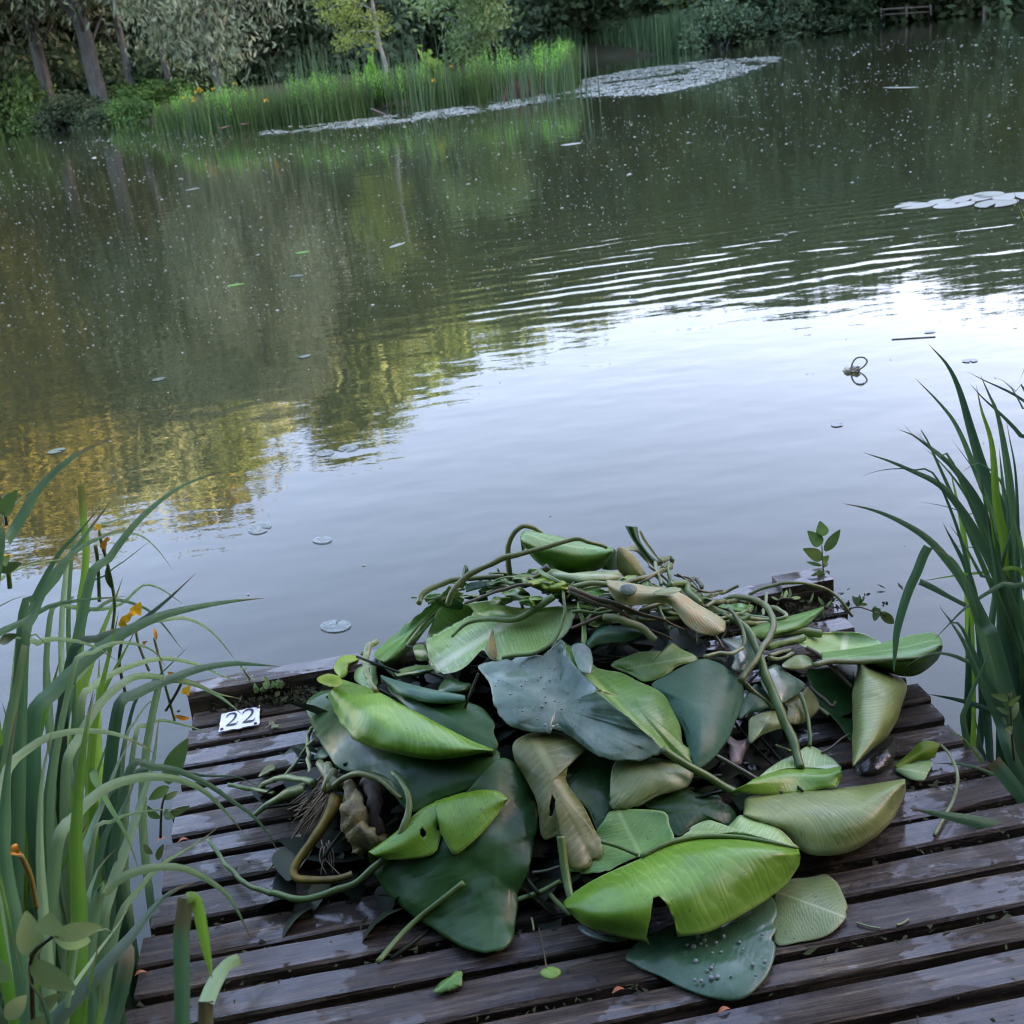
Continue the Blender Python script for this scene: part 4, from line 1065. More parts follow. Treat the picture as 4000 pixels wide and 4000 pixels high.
M_stem_olive = plain_mat('olive_stalk', (.125, .155, .045), .4, (.08, .095, .03), 14, .003)
M_yellowstalk = plain_mat('yellow_rotting_stalk', (.26, .20, .03), .55, (.09, .065, .015), 16, .004)

def leaf_thing(label, parts, name='lily_leaf', stalks=(), solid=.0011):
    """parts: (part name, MB, material); stalks: (points, radius, material)"""
    if len(parts) == 1 and not stalks:
        return tag(parts[0][1].build(name, parts[0][2], solid=solid), label, 'leaf')
    v = parts[0][1].v; c = Vector((sum(p.x for p in v) / len(v), sum(p.y for p in v) / len(v), min(p.z for p in v)))
    root = empty(name, c, label, 'leaf')
    for nm, b_, mt in parts: b_.build(nm, mt, root, solid=solid)
    for pts, r, mt in stalks:
        b_ = MB(); tube(b_, [on(p) for p in pts], r, sides=8); b_.build('stalk', mt, root)
    return root
def stalk(label, pts, r, mat, lin=False, n_=None, name='lily_stalk', flatk=1):
    mb = MB(); c = tube(mb, [on(p) for p in pts], r, n=n_ or max(14, len(pts) * 8), sides=8, lin=lin); se = rnd.random() * 20
    for i, v in enumerate(mb.v):                       # stalks swell, flatten and kink a little
        k = c[min(i // 8, len(c) - 1)]; g = 1 + .22 * noise.noise(k * 28 + Vector((se, 0, 0))); mb.v[i] = k + (v - k) * g + Vector((noise.noise(k * 22 + Vector((0, se, 0))), noise.noise(k * 22 + Vector((se, 0, 9))), noise.noise(k * 22 + Vector((9, 0, se))))) * .0045
    o = mb.build(name, mat)
    return tag(o, label, 'stalk')

# --- heap filling: rotten scraps and stalk bits, gap shade darkened into their colour
M_rot_shade = foliage_mat('rot_shade_scraps', (.006, .009, .004), (.014, .022, .009), (.034, .050, .018), .05, .55, 9, .25)
mb = MB(); rg = random.Random(77)
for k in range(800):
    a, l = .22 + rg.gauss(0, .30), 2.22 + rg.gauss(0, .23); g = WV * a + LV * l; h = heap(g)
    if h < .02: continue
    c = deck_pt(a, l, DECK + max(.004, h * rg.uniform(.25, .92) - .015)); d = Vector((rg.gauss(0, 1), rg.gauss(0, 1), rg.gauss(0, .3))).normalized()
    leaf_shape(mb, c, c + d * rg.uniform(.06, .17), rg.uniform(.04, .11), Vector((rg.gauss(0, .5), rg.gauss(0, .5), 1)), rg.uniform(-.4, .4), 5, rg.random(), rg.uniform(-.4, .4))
for k in range(150):
    a, l = .22 + rg.gauss(0, .28), 2.2 + rg.gauss(0, .22); g = WV * a + LV * l; h = heap(g)
    if h < .03: continue
    c = deck_pt(a, l, DECK + max(.01, h * rg.uniform(.4, .95) - .01)); d = Vector((rg.gauss(0, 1), rg.gauss(0, .7), rg.gauss(0, .12))).normalized(); L = rg.uniform(.08, .22)
    tube(mb, [c - d * L, c + Vector((0, 0, rg.uniform(-.02, .02))), c + d * L], [.004, .003], 7, 5, rg.random())
tag(mb.build('rot_shade_scraps', M_rot_shade), 'wet tangle of leaf scraps and stalk bits inside the heap, darkened as if shaded', None, None, 'stuff')

# --- left side
p1_, p2_ = MB(), MB()
sheet(p1_, [P_('K', [(360, 8), (600, 88), (830, 208), (1100, 348), (1330, 468), (1495, 541)], .075), P_('K', [(300, 65), (520, 205), (760, 345), (1000, 448), (1250, 515), (1497, 543)], .115), P_('K', [(265, 110), (440, 310), (660, 470), (900, 550), (1160, 575), (1499, 545)], .110),
             P_('K', [(250, 130), (380, 380), (560, 505), (800, 575), (1050, 612), (1260, 592), (1500, 547)], .086)], 60, 26, back=.05, wav=.0015, seed=1)
flat(p2_, P_('K', [(285, 85), (170, 115), (85, 190), (110, 300), (180, 450), (262, 590), (350, 690), (520, 720), (700, 800), (800, 950), (890, 1010), (1060, 930), (1300, 845), (1470, 785), (1540, 690), (1548, 600), (1490, 530), (1200, 470), (800, 300), (450, 120)], .045), ('K', 800, 600, .055), (('K', 250, 120), ('K', 1545, 620)), n_=120, m_=20, seed=2, wav=.003)
leaf_thing('big dark lily leaf at the left whose bright green half is rolled over', [('rolled_half', p1_, L_bright), ('blade', p2_, L_dark)])
p1_, p2_ = MB(), MB()
sheet(p1_, [P_('A', [(460, 1025), (560, 1058), (750, 1108), (992, 1155)], .075), P_('A', [(470, 1045), (570, 1095), (760, 1150), (993, 1178)], .085), P_('A', [(480, 1060), (560, 1135), (720, 1190), (860, 1203), (994, 1200)], .075)], 40, 12, back=.03, seed=3)
flat(p2_, P_('K', [(690, 60), (900, 165), (1100, 192), (1290, 185), (1320, 190), (1420, 228), (1512, 340), (1500, 400), (1532, 545), (1400, 560), (1150, 420), (900, 270)], .055), ('K', 1250, 330, .065), (('K', 700, 70), ('K', 1520, 480)), seed=4)
leaf_thing('dark leaf with a bluish rolled rim behind the bright rolled leaf', [('rolled_rim', p1_, L_teal), ('blade', p2_, L_dark)])
# small green roll with a hole
p1_ = MB()
hole = [crop_px('K', [(945, 1140), (960, 1125), (990, 1150), (998, 1180), (970, 1205), (950, 1185)]), crop_px('K', [(1060, 1110), (1095, 1100), (1112, 1160), (1085, 1160)])]
sheet(p1_, [P_('K', [(1060, 927), (1250, 868), (1400, 838), (1530, 852), (1606, 905)], .055), P_('K', [(1075, 1030), (1250, 985), (1420, 955), (1540, 930), (1606, 910)], .075), P_('K', [(1095, 1120), (1170, 1180), (1300, 1130), (1460, 1030), (1607, 915)], .07), P_('K', [(1100, 1160), (1175, 1290), (1240, 1322), (1400, 1180), (1510, 1055), (1607, 920)], .066)], 36, 18, back=.04, seed=5)
sheet(p1_, [P_('K', [(556, 1312), (660, 1240), (770, 1155), (870, 1060), (960, 985), (1075, 927)], .055), P_('K', [(600, 1335), (750, 1270), (880, 1190), (980, 1110), (1080, 1030)], .07), P_('K', [(640, 1350), (780, 1330), (920, 1280), (1040, 1200), (1095, 1110)], .06), P_('K', [(700, 1369), (850, 1362), (1000, 1342), (1070, 1300), (1095, 1230), (1112, 1170)], .055)], 40, 22, back=.04, holes=hole, seed=6)
leaf_thing('small rolled yellow-green leaf with a hole, on the dark leaf at lower left', [('blade', p1_, L_bright)])
# large dark leaf reaching down over the boards
p1_ = MB()
flat(p1_, P_('C', [(1300, 90, .05), (1440, 150, .04), (1510, 280, .03), (1522, 470, .03), (1480, 640, .028), (1435, 790, .022), (1402, 960, .016), (1372, 1080, .014), (1300, 1137, .012), (1180, 1122, .012), (1050, 1070, .012), (960, 1005, .012), (890, 965, .014), (862, 946, .014), (830, 922, .012), (720, 832, .012), (660, 742, .015), (634, 682, .02), (700, 600, .035), (900, 480, .045), (1120, 280, .05)]), ('C', 1150, 620, .05), (('C', 1320, 100), ('C', 1290, 1140)), n_=130, m_=22, seed=7, wav=.006)
leaf_thing('large dark green leaf hanging from the heap onto the boards at lower left', [('blade', p1_, L_dark)], stalks=[(P_('C', [(1120, 755, .062), (1000, 850, .045), (880, 945, .022), (780, 1040, .014), (655, 1187, .010)]), [.0055, .005], M_stem)])
# olive-brown wilted leaf
p1_ = MB()
flat(p1_, P_('M', [(195, 305), (330, 305), (500, 362), (568, 432), (440, 490), (405, 600), (412, 690), (480, 790), (560, 900), (640, 1060), (684, 1140), (667, 1260), (600, 1312), (520, 1338), (430, 1327), (390, 1220), (350, 1100), (240, 1127), (205, 1020), (190, 850), (100, 650), (20, 520), (8, 400), (100, 325)], .05), ('M', 290, 690, .075), (('M', 190, 390), ('M', 570, 1115)), n_=130, m_=20, vw=520, seed=8, wav=.006, holes=[crop_px('M', [(325, 690), (335, 760), (325, 870), (300, 960), (282, 965), (280, 880), (300, 780)])])
leaf_thing('limp olive-brown leaf with a slit hanging at the middle of the heap', [('blade', p1_, L_brown)])
# big grey wet leaf folded over its midrib
p1_, p2_ = MB(), MB()
flat(p1_, P_('A', [(1072, 955, .075), (1170, 940, .08), (1300, 915, .085), (1430, 897, .09), (1490, 890, .095), (1600, 803, .10), (1640, 900, .12), (1700, 982, .13), (1830, 1110, .135)]) + P_('M', [(640, 5, .135), (900, 225, .125), (1143, 440, .10), (1060, 492, .09), (960, 527, .085), (870, 515, .085), (805, 520, .085), (680, 502, .085), (600, 455, .085), (555, 425, .082), (420, 325, .08), (295, 285, .08), (280, 318, .08), (150, 303, .075), (0, 268, .07)]) + P_('A', [(1225, 1300, .07), (1178, 1200, .07), (1140, 1060, .072)]),
     ('M', 330, 120, .10), (('A', 1600, 850), ('M', 1140, 440)), n_=150, m_=24, seed=9, wav=.009, rag=1.5)
flat(p2_, P_('J', [(555, 1058, .10), (610, 1090, .10), (700, 1150, .09), (780, 1250, .09), (900, 1290, .085), (1010, 1310, .08), (1140, 1372, .078)]) + P_('M', [(1110, 0, .075), (1205, 120, .07), (1262, 260, .066), (1290, 390, .064), (1345, 440, .06), (1340, 500, .06), (1362, 560, .055), (1250, 520, .06), (1140, 442, .098), (900, 227, .122), (640, 8, .132)]) + P_('A', [(1830, 1112, .132), (1700, 985, .127), (1640, 905, .118)]),
     ('M', 900, 70, .10), (('A', 1600, 850), ('M', 1140, 440)), n_=130, m_=18, seed=10, wav=.003)
gl = leaf_thing('largest grey-green wet leaf in the centre of the heap, creased along its midrib', [('blade', p1_, L_grey), ('far_half', p2_, L_mid)], stalks=[(P_('M', [(1135, 438, .102), (1300, 545, .085), (1480, 645, .07), (1590, 715, .06), (1690, 768, .055)]), [.0075, .0085], M_stem)])
# pale leaf below it
p1_ = MB()
flat(p1_, P_('M', [(800, 515), (1085, 500), (1340, 570), (1362, 640), (1330, 712), (1268, 742), (1200, 760), (1100, 792), (1000, 852), (900, 880), (750, 887), (740, 760)], .05), ('M', 1050, 650, .072), (('M', 1060, 490), ('M', 1275, 720)), seed=11, vw=600)
leaf_thing('pale olive leaf hanging just below the grey wet leaf', [('blade', p1_, L_pale)])
# dark hollow leaf under
p1_ = MB()
flat(p1_, P_('M', [(560, 425), (800, 515), (880, 560), (760, 880), (740, 905), (700, 1050), (650, 1060), (560, 900), (470, 780), (408, 690), (405, 590), (450, 490)], .02), ('M', 600, 700, .02), (('M', 560, 430), ('M', 700, 1000)), seed=12)
leaf_thing('shaded dark leaf deep in the gap under the grey wet leaf', [('blade', p1_, L_dark)])
p1_ = MB()
flat(p1_, P_('M', [(1000, 850), (1280, 740), (1440, 790), (1560, 785), (1600, 830), (1680, 900), (1700, 960), (1640, 1020), (1500, 985), (1350, 1040), (1250, 1100), (1180, 1040), (1130, 940)], .022), ('M', 1400, 900, .03), (('M', 1050, 900), ('M', 1680, 930)), seed=13)
leaf_thing('dark shiny leaf in shade behind the large bright front leaf', [('blade', p1_, L_dark)])
# teal leaf
p1_ = MB()
flat(p1_, P_('B', [(340, 930), (420, 880), (510, 828), (610, 793), (700, 813), (780, 868), (832, 930), (836, 1000), (815, 1080), (780, 1160), (740, 1240), (690, 1310), (612, 1380), (570, 1372), (540, 1290), (515, 1200), (450, 1080), (385, 990)], .062), ('B', 620, 1060, .085), (('B', 610, 800), ('B', 610, 1375)), n_=110, m_=18, seed=14, wav=.003, holes=[crop_px('B', [(680, 1140), (720, 1158), (790, 1180), (770, 1172), (720, 1166)])])
leaf_thing('smooth bluish-green leaf standing right of the grey wet leaf', [('blade', p1_, L_teal)])
p1_ = MB()
flat(p1_, P_('J', [(935, 1250), (1060, 1190), (1180, 1150), (1300, 1150), (1385, 1165), (1390, 1080), (1470, 1130), (1565, 1170), (1590, 1215), (1440, 1265), (1370, 1325), (1200, 1380), (1090, 1330)], .055), ('J', 1240, 1240, .06), (('J', 1000, 1290), ('J', 1560, 1190)), seed=15)
leaf_thing('green leaf with a torn triangular flap behind the bluish-green leaf', [('blade', p1_, L_mid)])
# heart leaf, upper left
p1_ = MB()
flat(p1_, P_('A', [(850, 597, .09), (1050, 573, .10), (1160, 560, .10), (1300, 600, .08), (1500, 598, .09), (1620, 600, .09), (1680, 635, .085), (1655, 720, .085), (1600, 800, .085), (1500, 862, .085), (1360, 900, .085), (1235, 925, .08), (1190, 932, .075), (1150, 920, .075), (1100, 868, .078), (1020, 950, .07), (950, 1000, .065), (850, 1018, .062), (790, 1000, .062), (758, 880, .07), (755, 800, .075), (790, 700, .08)]), ('A', 1200, 690, .055), (('A', 1310, 670), ('A', 840, 960)), n_=150, m_=22, seed=16, wav=.003, vw=430)
tear = MB(); flat(tear, P_('A', [(1165, 735, .085), (1180, 800, .085), (1188, 930, .083), (1170, 925, .083), (1130, 880, .083), (1145, 800, .085)]), ('A', 1160, 850, .086), (('A', 1165, 740), ('A', 1170, 925)), n_=30, m_=4, seed=1, wav=.001)
hl = leaf_thing('heart-shaped light green leaf with a yellow tear near the top of the heap', [('blade', p1_, L_light), ('tear', tear, M_yellowstalk)], stalks=[(P_('A', [(1550, 530, .12), (1430, 610, .11), (1310, 672, .085), (1130, 672, .082), (1000, 702, .085), (908, 785, .085)]), [.0085, .0075, .003], M_stem)])
# long roll left of it
p1_ = MB()
sheet(p1_, [P_('A', [(892, 463), (830, 530), (700, 640), (560, 760), (420, 887)], .06), P_('A', [(920, 480), (825, 575), (690, 700), (570, 810), (430, 920)], .09), P_('A', [(950, 500), (855, 595), (735, 700), (630, 810), (480, 945)], .095), P_('A', [(985, 510), (870, 610), (765, 720), (645, 865), (555, 955), (455, 972)], .06)], 44, 18, back=.04, seed=17)
leaf_thing('long green rolled leaf leaning on the left shoulder of the heap', [('blade', p1_, L_mid)], stalks=[(P_('A', [(875, 570, .10), (740, 690, .10), (630, 830, .095), (560, 910, .085)]), [.004, .003], M_stem_pale)])
# small curled ones below it
p1_ = MB()
sheet(p1_, [P_('A', [(545, 1010), (600, 985), (690, 965), (790, 968)], .06), P_('A', [(560, 1030), (640, 1010), (720, 1000), (795, 985)], .075), P_('A', [(560, 1050), (650, 1040), (720, 1025), (790, 1000)], .06)], 24, 10, back=.02, seed=18)
leaf_thing('narrow curled leaf scrap under the heart-shaped leaf', [('blade', p1_, L_wilt)])
p1_ = MB()
sheet(p1_, [P_('A', [(665, 850), (690, 835), (730, 838), (755, 880)], .10), P_('A', [(670, 880), (700, 870), (740, 880), (760, 910)], .11), P_('A', [(690, 930), (720, 940), (760, 935), (780, 960)], .09)], 22, 10, seed=19)
leaf_thing('tiny curled leaf tube beside the long rolled leaf', [('blade', p1_, L_wilt)])
p1_ = MB()
flat(p1_, P_('A', [(175, 980), (190, 930), (240, 900), (310, 905), (325, 930), (270, 960), (250, 1020), (215, 1050), (190, 1020)], .05), ('A', 230, 960, .06), (('A', 310, 920), ('A', 200, 1040)), n_=40, m_=8, seed=20)
leaf_thing('small curled yellow-green leaf at the left edge of the heap', [('blade', p1_, L_lime)])
p1_ = MB()
flat(p1_, P_('A', [(62, 1050), (110, 1025), (170, 1020), (215, 1050), (220, 1080), (180, 1105), (130, 1092), (80, 1075)], .13), ('A', 150, 1060, .135), (('A', 70, 1050), ('A', 215, 1070)), n_=40, m_=8, seed=21)
leaf_thing('bright lime leaf scrap on the upper end of the bright rolled leaf', [('blade', p1_, L_lime)])
p1_ = MB()
flat(p1_, P_('A', [(300, 1060), (310, 960), (350, 870), (390, 900), (430, 930), (440, 1100), (420, 1120)], .035), ('A', 370, 1000, .045), (('A', 350, 880), ('A', 400, 1110)), n_=40, m_=8, seed=22)
leaf_thing('light green leaf piece behind the thick bent stalk at the left', [('blade', p1_, L_light)])
p1_ = MB()
flat(p1_, P_('A', [(820, 1130), (850, 1070), (905, 1045), (980, 1070), (1040, 1080), (1000, 1130), (900, 1150)], .05), ('A', 920, 1100, .06), (('A', 830, 1120), ('A', 1030, 1085)), n_=40, m_=8, seed=23)
leaf_thing('small dark leaf left of the grey wet leaf', [('blade', p1_, L_dark)])
# crest of the heap
p1_, p2_ = MB(), MB()
sheet(p1_, [P_('J', [(255, 285), (300, 236), (450, 262), (640, 302), (760, 332), (955, 372)], 2.52), P_('J', [(258, 305), (400, 370), (600, 410), (780, 425), (958, 385)], 2.455), P_('J', [(262, 320), (360, 430), (480, 490), (620, 510), (780, 500), (940, 420)], 2.46), P_('J', [(268, 330), (340, 430), (440, 512), (590, 556), (740, 556), (870, 520), (930, 440)], 2.50)], 46, 20, back=.06, seed=24)
sheet(p2_, [P_('J', [(945, 372), (985, 398), (1002, 530)], 2.54), P_('J', [(925, 430), (940, 480), (930, 535)], 2.50), P_('J', [(880, 505), (872, 525), (868, 528)], 2.49)], 14, 10, seed=25)
leaf_thing('bulging green rolled leaf on the very top of the heap', [('blade', p1_, L_mid), ('curled_end', p2_, L_dark)])
p1_ = MB()
flat(p1_, P_('J', [(452, 560), (500, 528), (620, 555), (800, 545), (1000, 545), (1010, 600), (900, 632), (720, 648), (560, 612)], .10), ('J', 740, 595, .12), (('J', 460, 560), ('J', 1000, 580)), n_=70, m_=10, seed=26)
leaf_thing('grey-olive leaf lying under the topmost rolled leaf', [('blade', p1_, L_pale)])
p1_ = MB()
flat(p1_, [('J', x, y, 2.46) for x, y in ((990, 368), (1050, 374), (1120, 430), (1170, 500), (1212, 570), (1242, 640), (1130, 645), (1040, 592), (990, 520), (982, 450))], ('J', 1090, 510, 2.44), (('J', 1000, 380), ('J', 1230, 630)), n_=60, m_=10, seed=27)
leaf_thing('dead beige leaf right of the topmost rolled leaf', [('blade', p1_, L_tan)])
p1_ = MB()
sheet(p1_, [P_('J', [(1048, 200), (1090, 290), (1150, 372), (1195, 440), (1265, 515)], 2.52), P_('J', [(1090, 205), (1120, 290), (1170, 365), (1220, 430), (1280, 500)], 2.49), P_('J', [(1140, 210), (1160, 300), (1222, 400), (1292, 470), (1335, 505)], 2.53)], 26, 10, seed=28, wav=.004)
leaf_thing('stiff folded dark strip of leaf sticking up at the top right of the heap', [('blade', p1_, L_dark)])
p1_ = MB()
sheet(p1_, [P_('J', [(1040, 375), (1120, 345), (1160, 360), (1200, 430)], 2.55), P_('J', [(1080, 385), (1140, 400), (1190, 450), (1230, 500)], 2.53)], 18, 6, seed=29)
sheet(p1_, [P_('J', [(1150, 240), (1190, 320), (1250, 400), (1310, 470)], 2.56), P_('J', [(1165, 235), (1215, 320), (1270, 400), (1325, 475)], 2.55)], 18, 5, seed=30)
leaf_thing('dry beige leaf shreds behind the stiff dark strip', [('blade', p1_, L_tan)])
# wavy tan leaf
p1_ = MB()
sheet(p1_, [P_('J', [(905, 608), (1060, 628), (1250, 660), (1420, 688), (1600, 790), (1790, 908), (1802, 985)], .185), P_('J', [(915, 650), (1020, 700), (1200, 720), (1390, 740), (1520, 840), (1680, 930), (1790, 1000)], .20), P_('J', [(922, 690), (980, 770), (1080, 806), (1200, 790), (1340, 785), (1425, 860), (1500, 950), (1600, 1012), (1720, 1032)], .185)], 60, 20, seed=31, wav=.003)
leaf_thing('wavy tan and orange leaf draped across the top right of the heap', [('blade', p1_, L_tan)])
for pts, lb, mt in (([(1005, 680), (1020, 645), (1080, 638), (1130, 660), (1130, 700), (1090, 725), (1040, 720)], 'small round grey leaf lying on the left of the wavy tan leaf', L_grey), ([(1255, 712), (1300, 685), (1400, 668), (1468, 690), (1420, 710), (1320, 725)], 'small pointed grey leaf on the middle of the wavy tan leaf', L_pale)):
    p1_ = MB(); flat(p1_, P_('J', pts, .212), ('J', sum(p[0] for p in pts) / len(pts), sum(p[1] for p in pts) / len(pts), .215), (('J', *pts[0]), ('J', *pts[len(pts) // 2])), n_=40, m_=6, seed=33, wav=.001)
    leaf_thing(lb, [('blade', p1_, mt)])
p1_ = MB()
sheet(p1_, [P_('J', [(755, 1075), (860, 968), (1020, 958), (1200, 1000)], .10), P_('J', [(765, 1110), (850, 1020), (1000, 1010), (1200, 1005)], .115), P_('J', [(770, 1145), (830, 1100), (950, 1085), (1080, 1070), (1200, 1010)], .095)], 34, 12, seed=34)
leaf_thing('small bluish-green leaf curved over the dark gap below the tan leaf', [('blade', p1_, L_teal)])
p1_ = MB()
flat(p1_, P_('J', [(690, 765), (720, 850), (750, 950), (762, 1060), (755, 1140), (730, 1130), (715, 950), (690, 830)], .11), ('J', 732, 960, .118), (('J', 690, 770), ('J', 745, 1135)), n_=50, m_=6, seed=35)
leaf_thing('narrow upright green blade right of the heart-shaped leaf', [('blade', p1_, L_mid)])
p1_ = MB()
flat(p1_, P_('J', [(640, 1120), (720, 1090), (790, 1150), (805, 1300), (760, 1312), (690, 1270)], .13), ('J', 730, 1200, .132), (('J', 650, 1120), ('J', 790, 1300)), n_=40, m_=6, seed=36)
leaf_thing('small translucent grey scrap at the upper tip of the grey wet leaf', [('blade', p1_, L_grey)])
# crumpled yellow-green scraps on the crest
rg = random.Random(55)
for i, (x, y, s_, mt, lb) in enumerate(((430, 630, 95, L_lime, 'crumpled lime leaf on the crest above the heart-shaped leaf'), (270, 600, 75, L_wilt, 'crumpled green leaf at the back of the heap crest'), (220, 720, 110, L_wilt, 'crumpled wet green leaf behind the heart-shaped leaf'), (100, 770, 80, L_wilt, 'folded green scrap left of the crest'),
                                        (540, 660, 80, L_lime, 'curled lime scrap at the middle of the crest'), (330, 760, 80, L_mid, 'green leaf crumpled beside the thick stalk of the heart-shaped leaf'), (40, 640, 60, L_dark, 'dark curled leaf at the left of the crest'), (800, 700, 90, L_mid, 'green leaf scrap under the brown stalks on the crest'), (870, 930, 85, L_wilt, 'crumpled scrap below the brown stalks'),
                                        (1530, 680, 85, L_wilt, 'knotted green scrap at the right of the crest'), (1640, 740, 80, L_wilt, 'pale crumpled scrap at the right end of the crest'))):
    p1_ = MB(); o_ = []
    for k in range(9):
        a = k * .698; r = s_ * rg.uniform(.55, 1.15); o_.append(('J', x + math.cos(a) * r * 1.25, y + math.sin(a) * r * .55, .10 + rg.uniform(-.025, .05)))
    flat(p1_, o_, ('J', x, y, .13), (('J', x - s_, y), ('J', x + s_, y)), n_=54, m_=9, seed=60 + i, wav=.012)
    leaf_thing(lb, [('blade', p1_, mt)])
for k in range(34):
    x, y = rg.uniform(-420, 1900), rg.uniform(600, 860) + 0; y += max(0, (x - 1400) * .28)
    if x < 700: y = 560 + (y - 600) * .55 + max(0, (200 - x) * .18)
    s_ = rg.uniform(45, 105); mt = rg.choice([L_mid, L_mid, L_wilt, L_light, L_dark, L_bright2])
    p1_ = MB(); o_ = []; a0 = rg.uniform(0, 6.28)
    for q in range(8):
        a = q * .785; r = s_ * rg.uniform(.6, 1.1); ex, ey = math.cos(a) * r * 1.7, math.sin(a) * r * .55; o_.append(('J', x + ex * math.cos(.5 * math.sin(a0)) - ey * .3, y + ey + ex * .35 * math.sin(a0), .05 + rg.uniform(-.02, .05)))
    flat(p1_, o_, ('J', x, y, .085), (('J', x - s_, y), ('J', x + s_, y + 10)), n_=44, m_=8, seed=200 + k, wav=.009)
    o = leaf_thing('green leaf scrap in the tangle along the crest of the heap', [('blade', p1_, mt)], name='leaf_scrap'); o['group'] = 'green scraps in the tangle along the crest'
for k in range(46):
    x, y = rg.uniform(-420, 1950), rg.uniform(620, 900); y += max(0, (x - 1400) * .26)
    if x < 700: y = 575 + (y - 620) * .5 + max(0, (200 - x) * .18)
    a = rg.gauss(.1, .5); L = rg.uniform(90, 260); bend = rg.uniform(-60, 60)
    pts = [(x - math.cos(a) * L, y - math.sin(a) * L * .6), (x - math.cos(a) * L * .4, y - math.sin(a) * L * .25 - bend * .6), (x + math.cos(a) * L * .4, y + math.sin(a) * L * .25 - bend * .5), (x + math.cos(a) * L, y + math.sin(a) * L * .6)]
    o = stalk('short green stalk in the tangle along the crest of the heap', P_('J', pts, rg.uniform(.07, .13)), rg.uniform(.0022, .0055), rg.choice([M_stem, M_stem, M_stem, M_stem_pale, M_stem_olive]), name='stalk_piece'); o['group'] = 'stalk pieces in the tangle along the crest'
p1_ = MB(); flat(p1_, P_('A', [(975, 400, 2.55), (995, 330, 2.56), (1025, 385, 2.55), (1000, 440, 2.54), (985, 470, 2.53)]), ('A', 1000, 400, 2.54), (('A', 985, 470), ('A', 995, 330)), n_=30, m_=5, seed=81); sheet(p1_, [P_('A', [(985, 470), (1040, 440), (1140, 430)], 2.54), P_('A', [(1000, 505), (1060, 490), (1130, 470)], 2.52)], 14, 5, seed=3)
leaf_thing('small dark pointed leaf sticking up at the back left of the heap', [('blade', p1_, L_dark)])

# --- right side
p1_ = MB()
sheet(p1_, [P_('N', [(440, 300), (600, 238), (780, 198), (1003, 138)], .075), P_('N', [(460, 335), (620, 285), (800, 240), (1003, 142)], .105), P_('N', [(500, 370), (650, 335), (840, 280), (1003, 147)], .105), P_('N', [(525, 400), (640, 362), (850, 305), (930, 222), (1004, 150)], .07)], 40, 16, back=.04, seed=37)
leaf_thing('pointed green roll aiming right at the back right of the heap', [('blade', p1_, L_mid)])
p1_, p2_ = MB(), MB()
sheet(p1_, [P_('N', [(985, 482), (1150, 462), (1400, 422), (1600, 362), (1800, 330), (1865, 352)], .08), P_('N', [(988, 515), (1180, 508), (1400, 480), (1620, 440), (1800, 400), (1892, 395)], .12), P_('N', [(992, 545), (1230, 548), (1480, 532), (1690, 520), (1897, 430)], .13), P_('N', [(1100, 548), (1300, 565), (1500, 580), (1700, 575), (1895, 450)], .11), P_('N', [(1240, 560), (1480, 630), (1640, 662), (1760, 615), (1850, 540), (1893, 460)], .07)], 54, 24, back=.04, seed=38, uvr=(0, 1, 0, 1))
flat(p2_, P_('N', [(800, 405), (870, 348), (1000, 328), (1200, 325), (1320, 350), (1435, 412), (1250, 468), (1000, 490), (900, 460)], .075), ('N', 1150, 405, .06), (('N', 1170, 330), ('N', 1150, 470)), n_=70, m_=10, seed=39, vw=420)
rib_ = MB(); tube(rib_, [on(('N', x, y, .134)) for x, y in ((930, 575), (1060, 545), (1230, 550), (1480, 534), (1690, 521), (1800, 500))], [.006, .006, .002], 24, 7)
leaf_thing('large rolled leaf overhanging the right side of the platform', [('blade', p1_, L_mid), ('inner_face', p2_, L_light), ('midrib', rib_, M_stem_pale)])
p1_ = MB()
sheet(p1_, [P_('N', [(1275, 556), (1222, 740), (1214, 900), (1214, 1100), (1220, 1345)], .075), P_('N', [(1277, 554), (1290, 760), (1290, 920), (1280, 1100), (1222, 1340)], .115), P_('N', [(1280, 553), (1400, 760), (1430, 930), (1370, 1130), (1226, 1335)], .12), P_('N', [(1283, 552), (1510, 720), (1530, 900), (1440, 1110), (1230, 1330)], .10), P_('N', [(1287, 552), (1602, 697), (1592, 880), (1485, 1112), (1362, 1212), (1235, 1328)], .06)], 44, 26, back=.0, seed=40, uvr=(1, 0, 0, 1))
leaf_thing('olive-green leaf drooping point-down at the right of the heap', [('blade', p1_, L_olive)], stalks=[(P_('N', [(870, 445, .10), (980, 510, .10), (1100, 630, .09), (1215, 745, .075)]), [.005, .004], M_stem_brown)])
p1_ = MB()
flat(p1_, P_('N', [(1000, 600), (1250, 570), (1220, 900), (1215, 1150), (1120, 1030), (1000, 900), (900, 740), (870, 620)], .02), ('N', 1080, 800, .02), (('N', 1000, 600), ('N', 1200, 1100)), seed=41)
leaf_thing('dark leaf in shade behind the drooping olive leaf', [('blade', p1_, L_dark)])
p1_ = MB()
flat(p1_, P_('N', [(525, 690), (560, 610), (640, 568), (740, 640), (862, 722), (830, 770), (760, 820), (670, 868), (590, 820)], .07), ('N', 680, 720, .08), (('N', 640, 575), ('N', 700, 860)), n_=60, m_=10, seed=42)
leaf_thing('small wet bluish leaf right of the smooth bluish-green leaf', [('blade', p1_, L_grey)])
p1_ = MB()
flat(p1_, P_('N', [(820, 790), (880, 740), (940, 830), (955, 900), (900, 980), (800, 1028), (700, 1000), (720, 900), (690, 850)], .05), ('N', 820, 900, .06), (('N', 830, 780), ('N', 780, 1020)), n_=60, m_=10, seed=43)
leaf_thing('brownish leaf below the small wet bluish leaf', [('blade', p1_, L_brown)])
p1_ = MB()
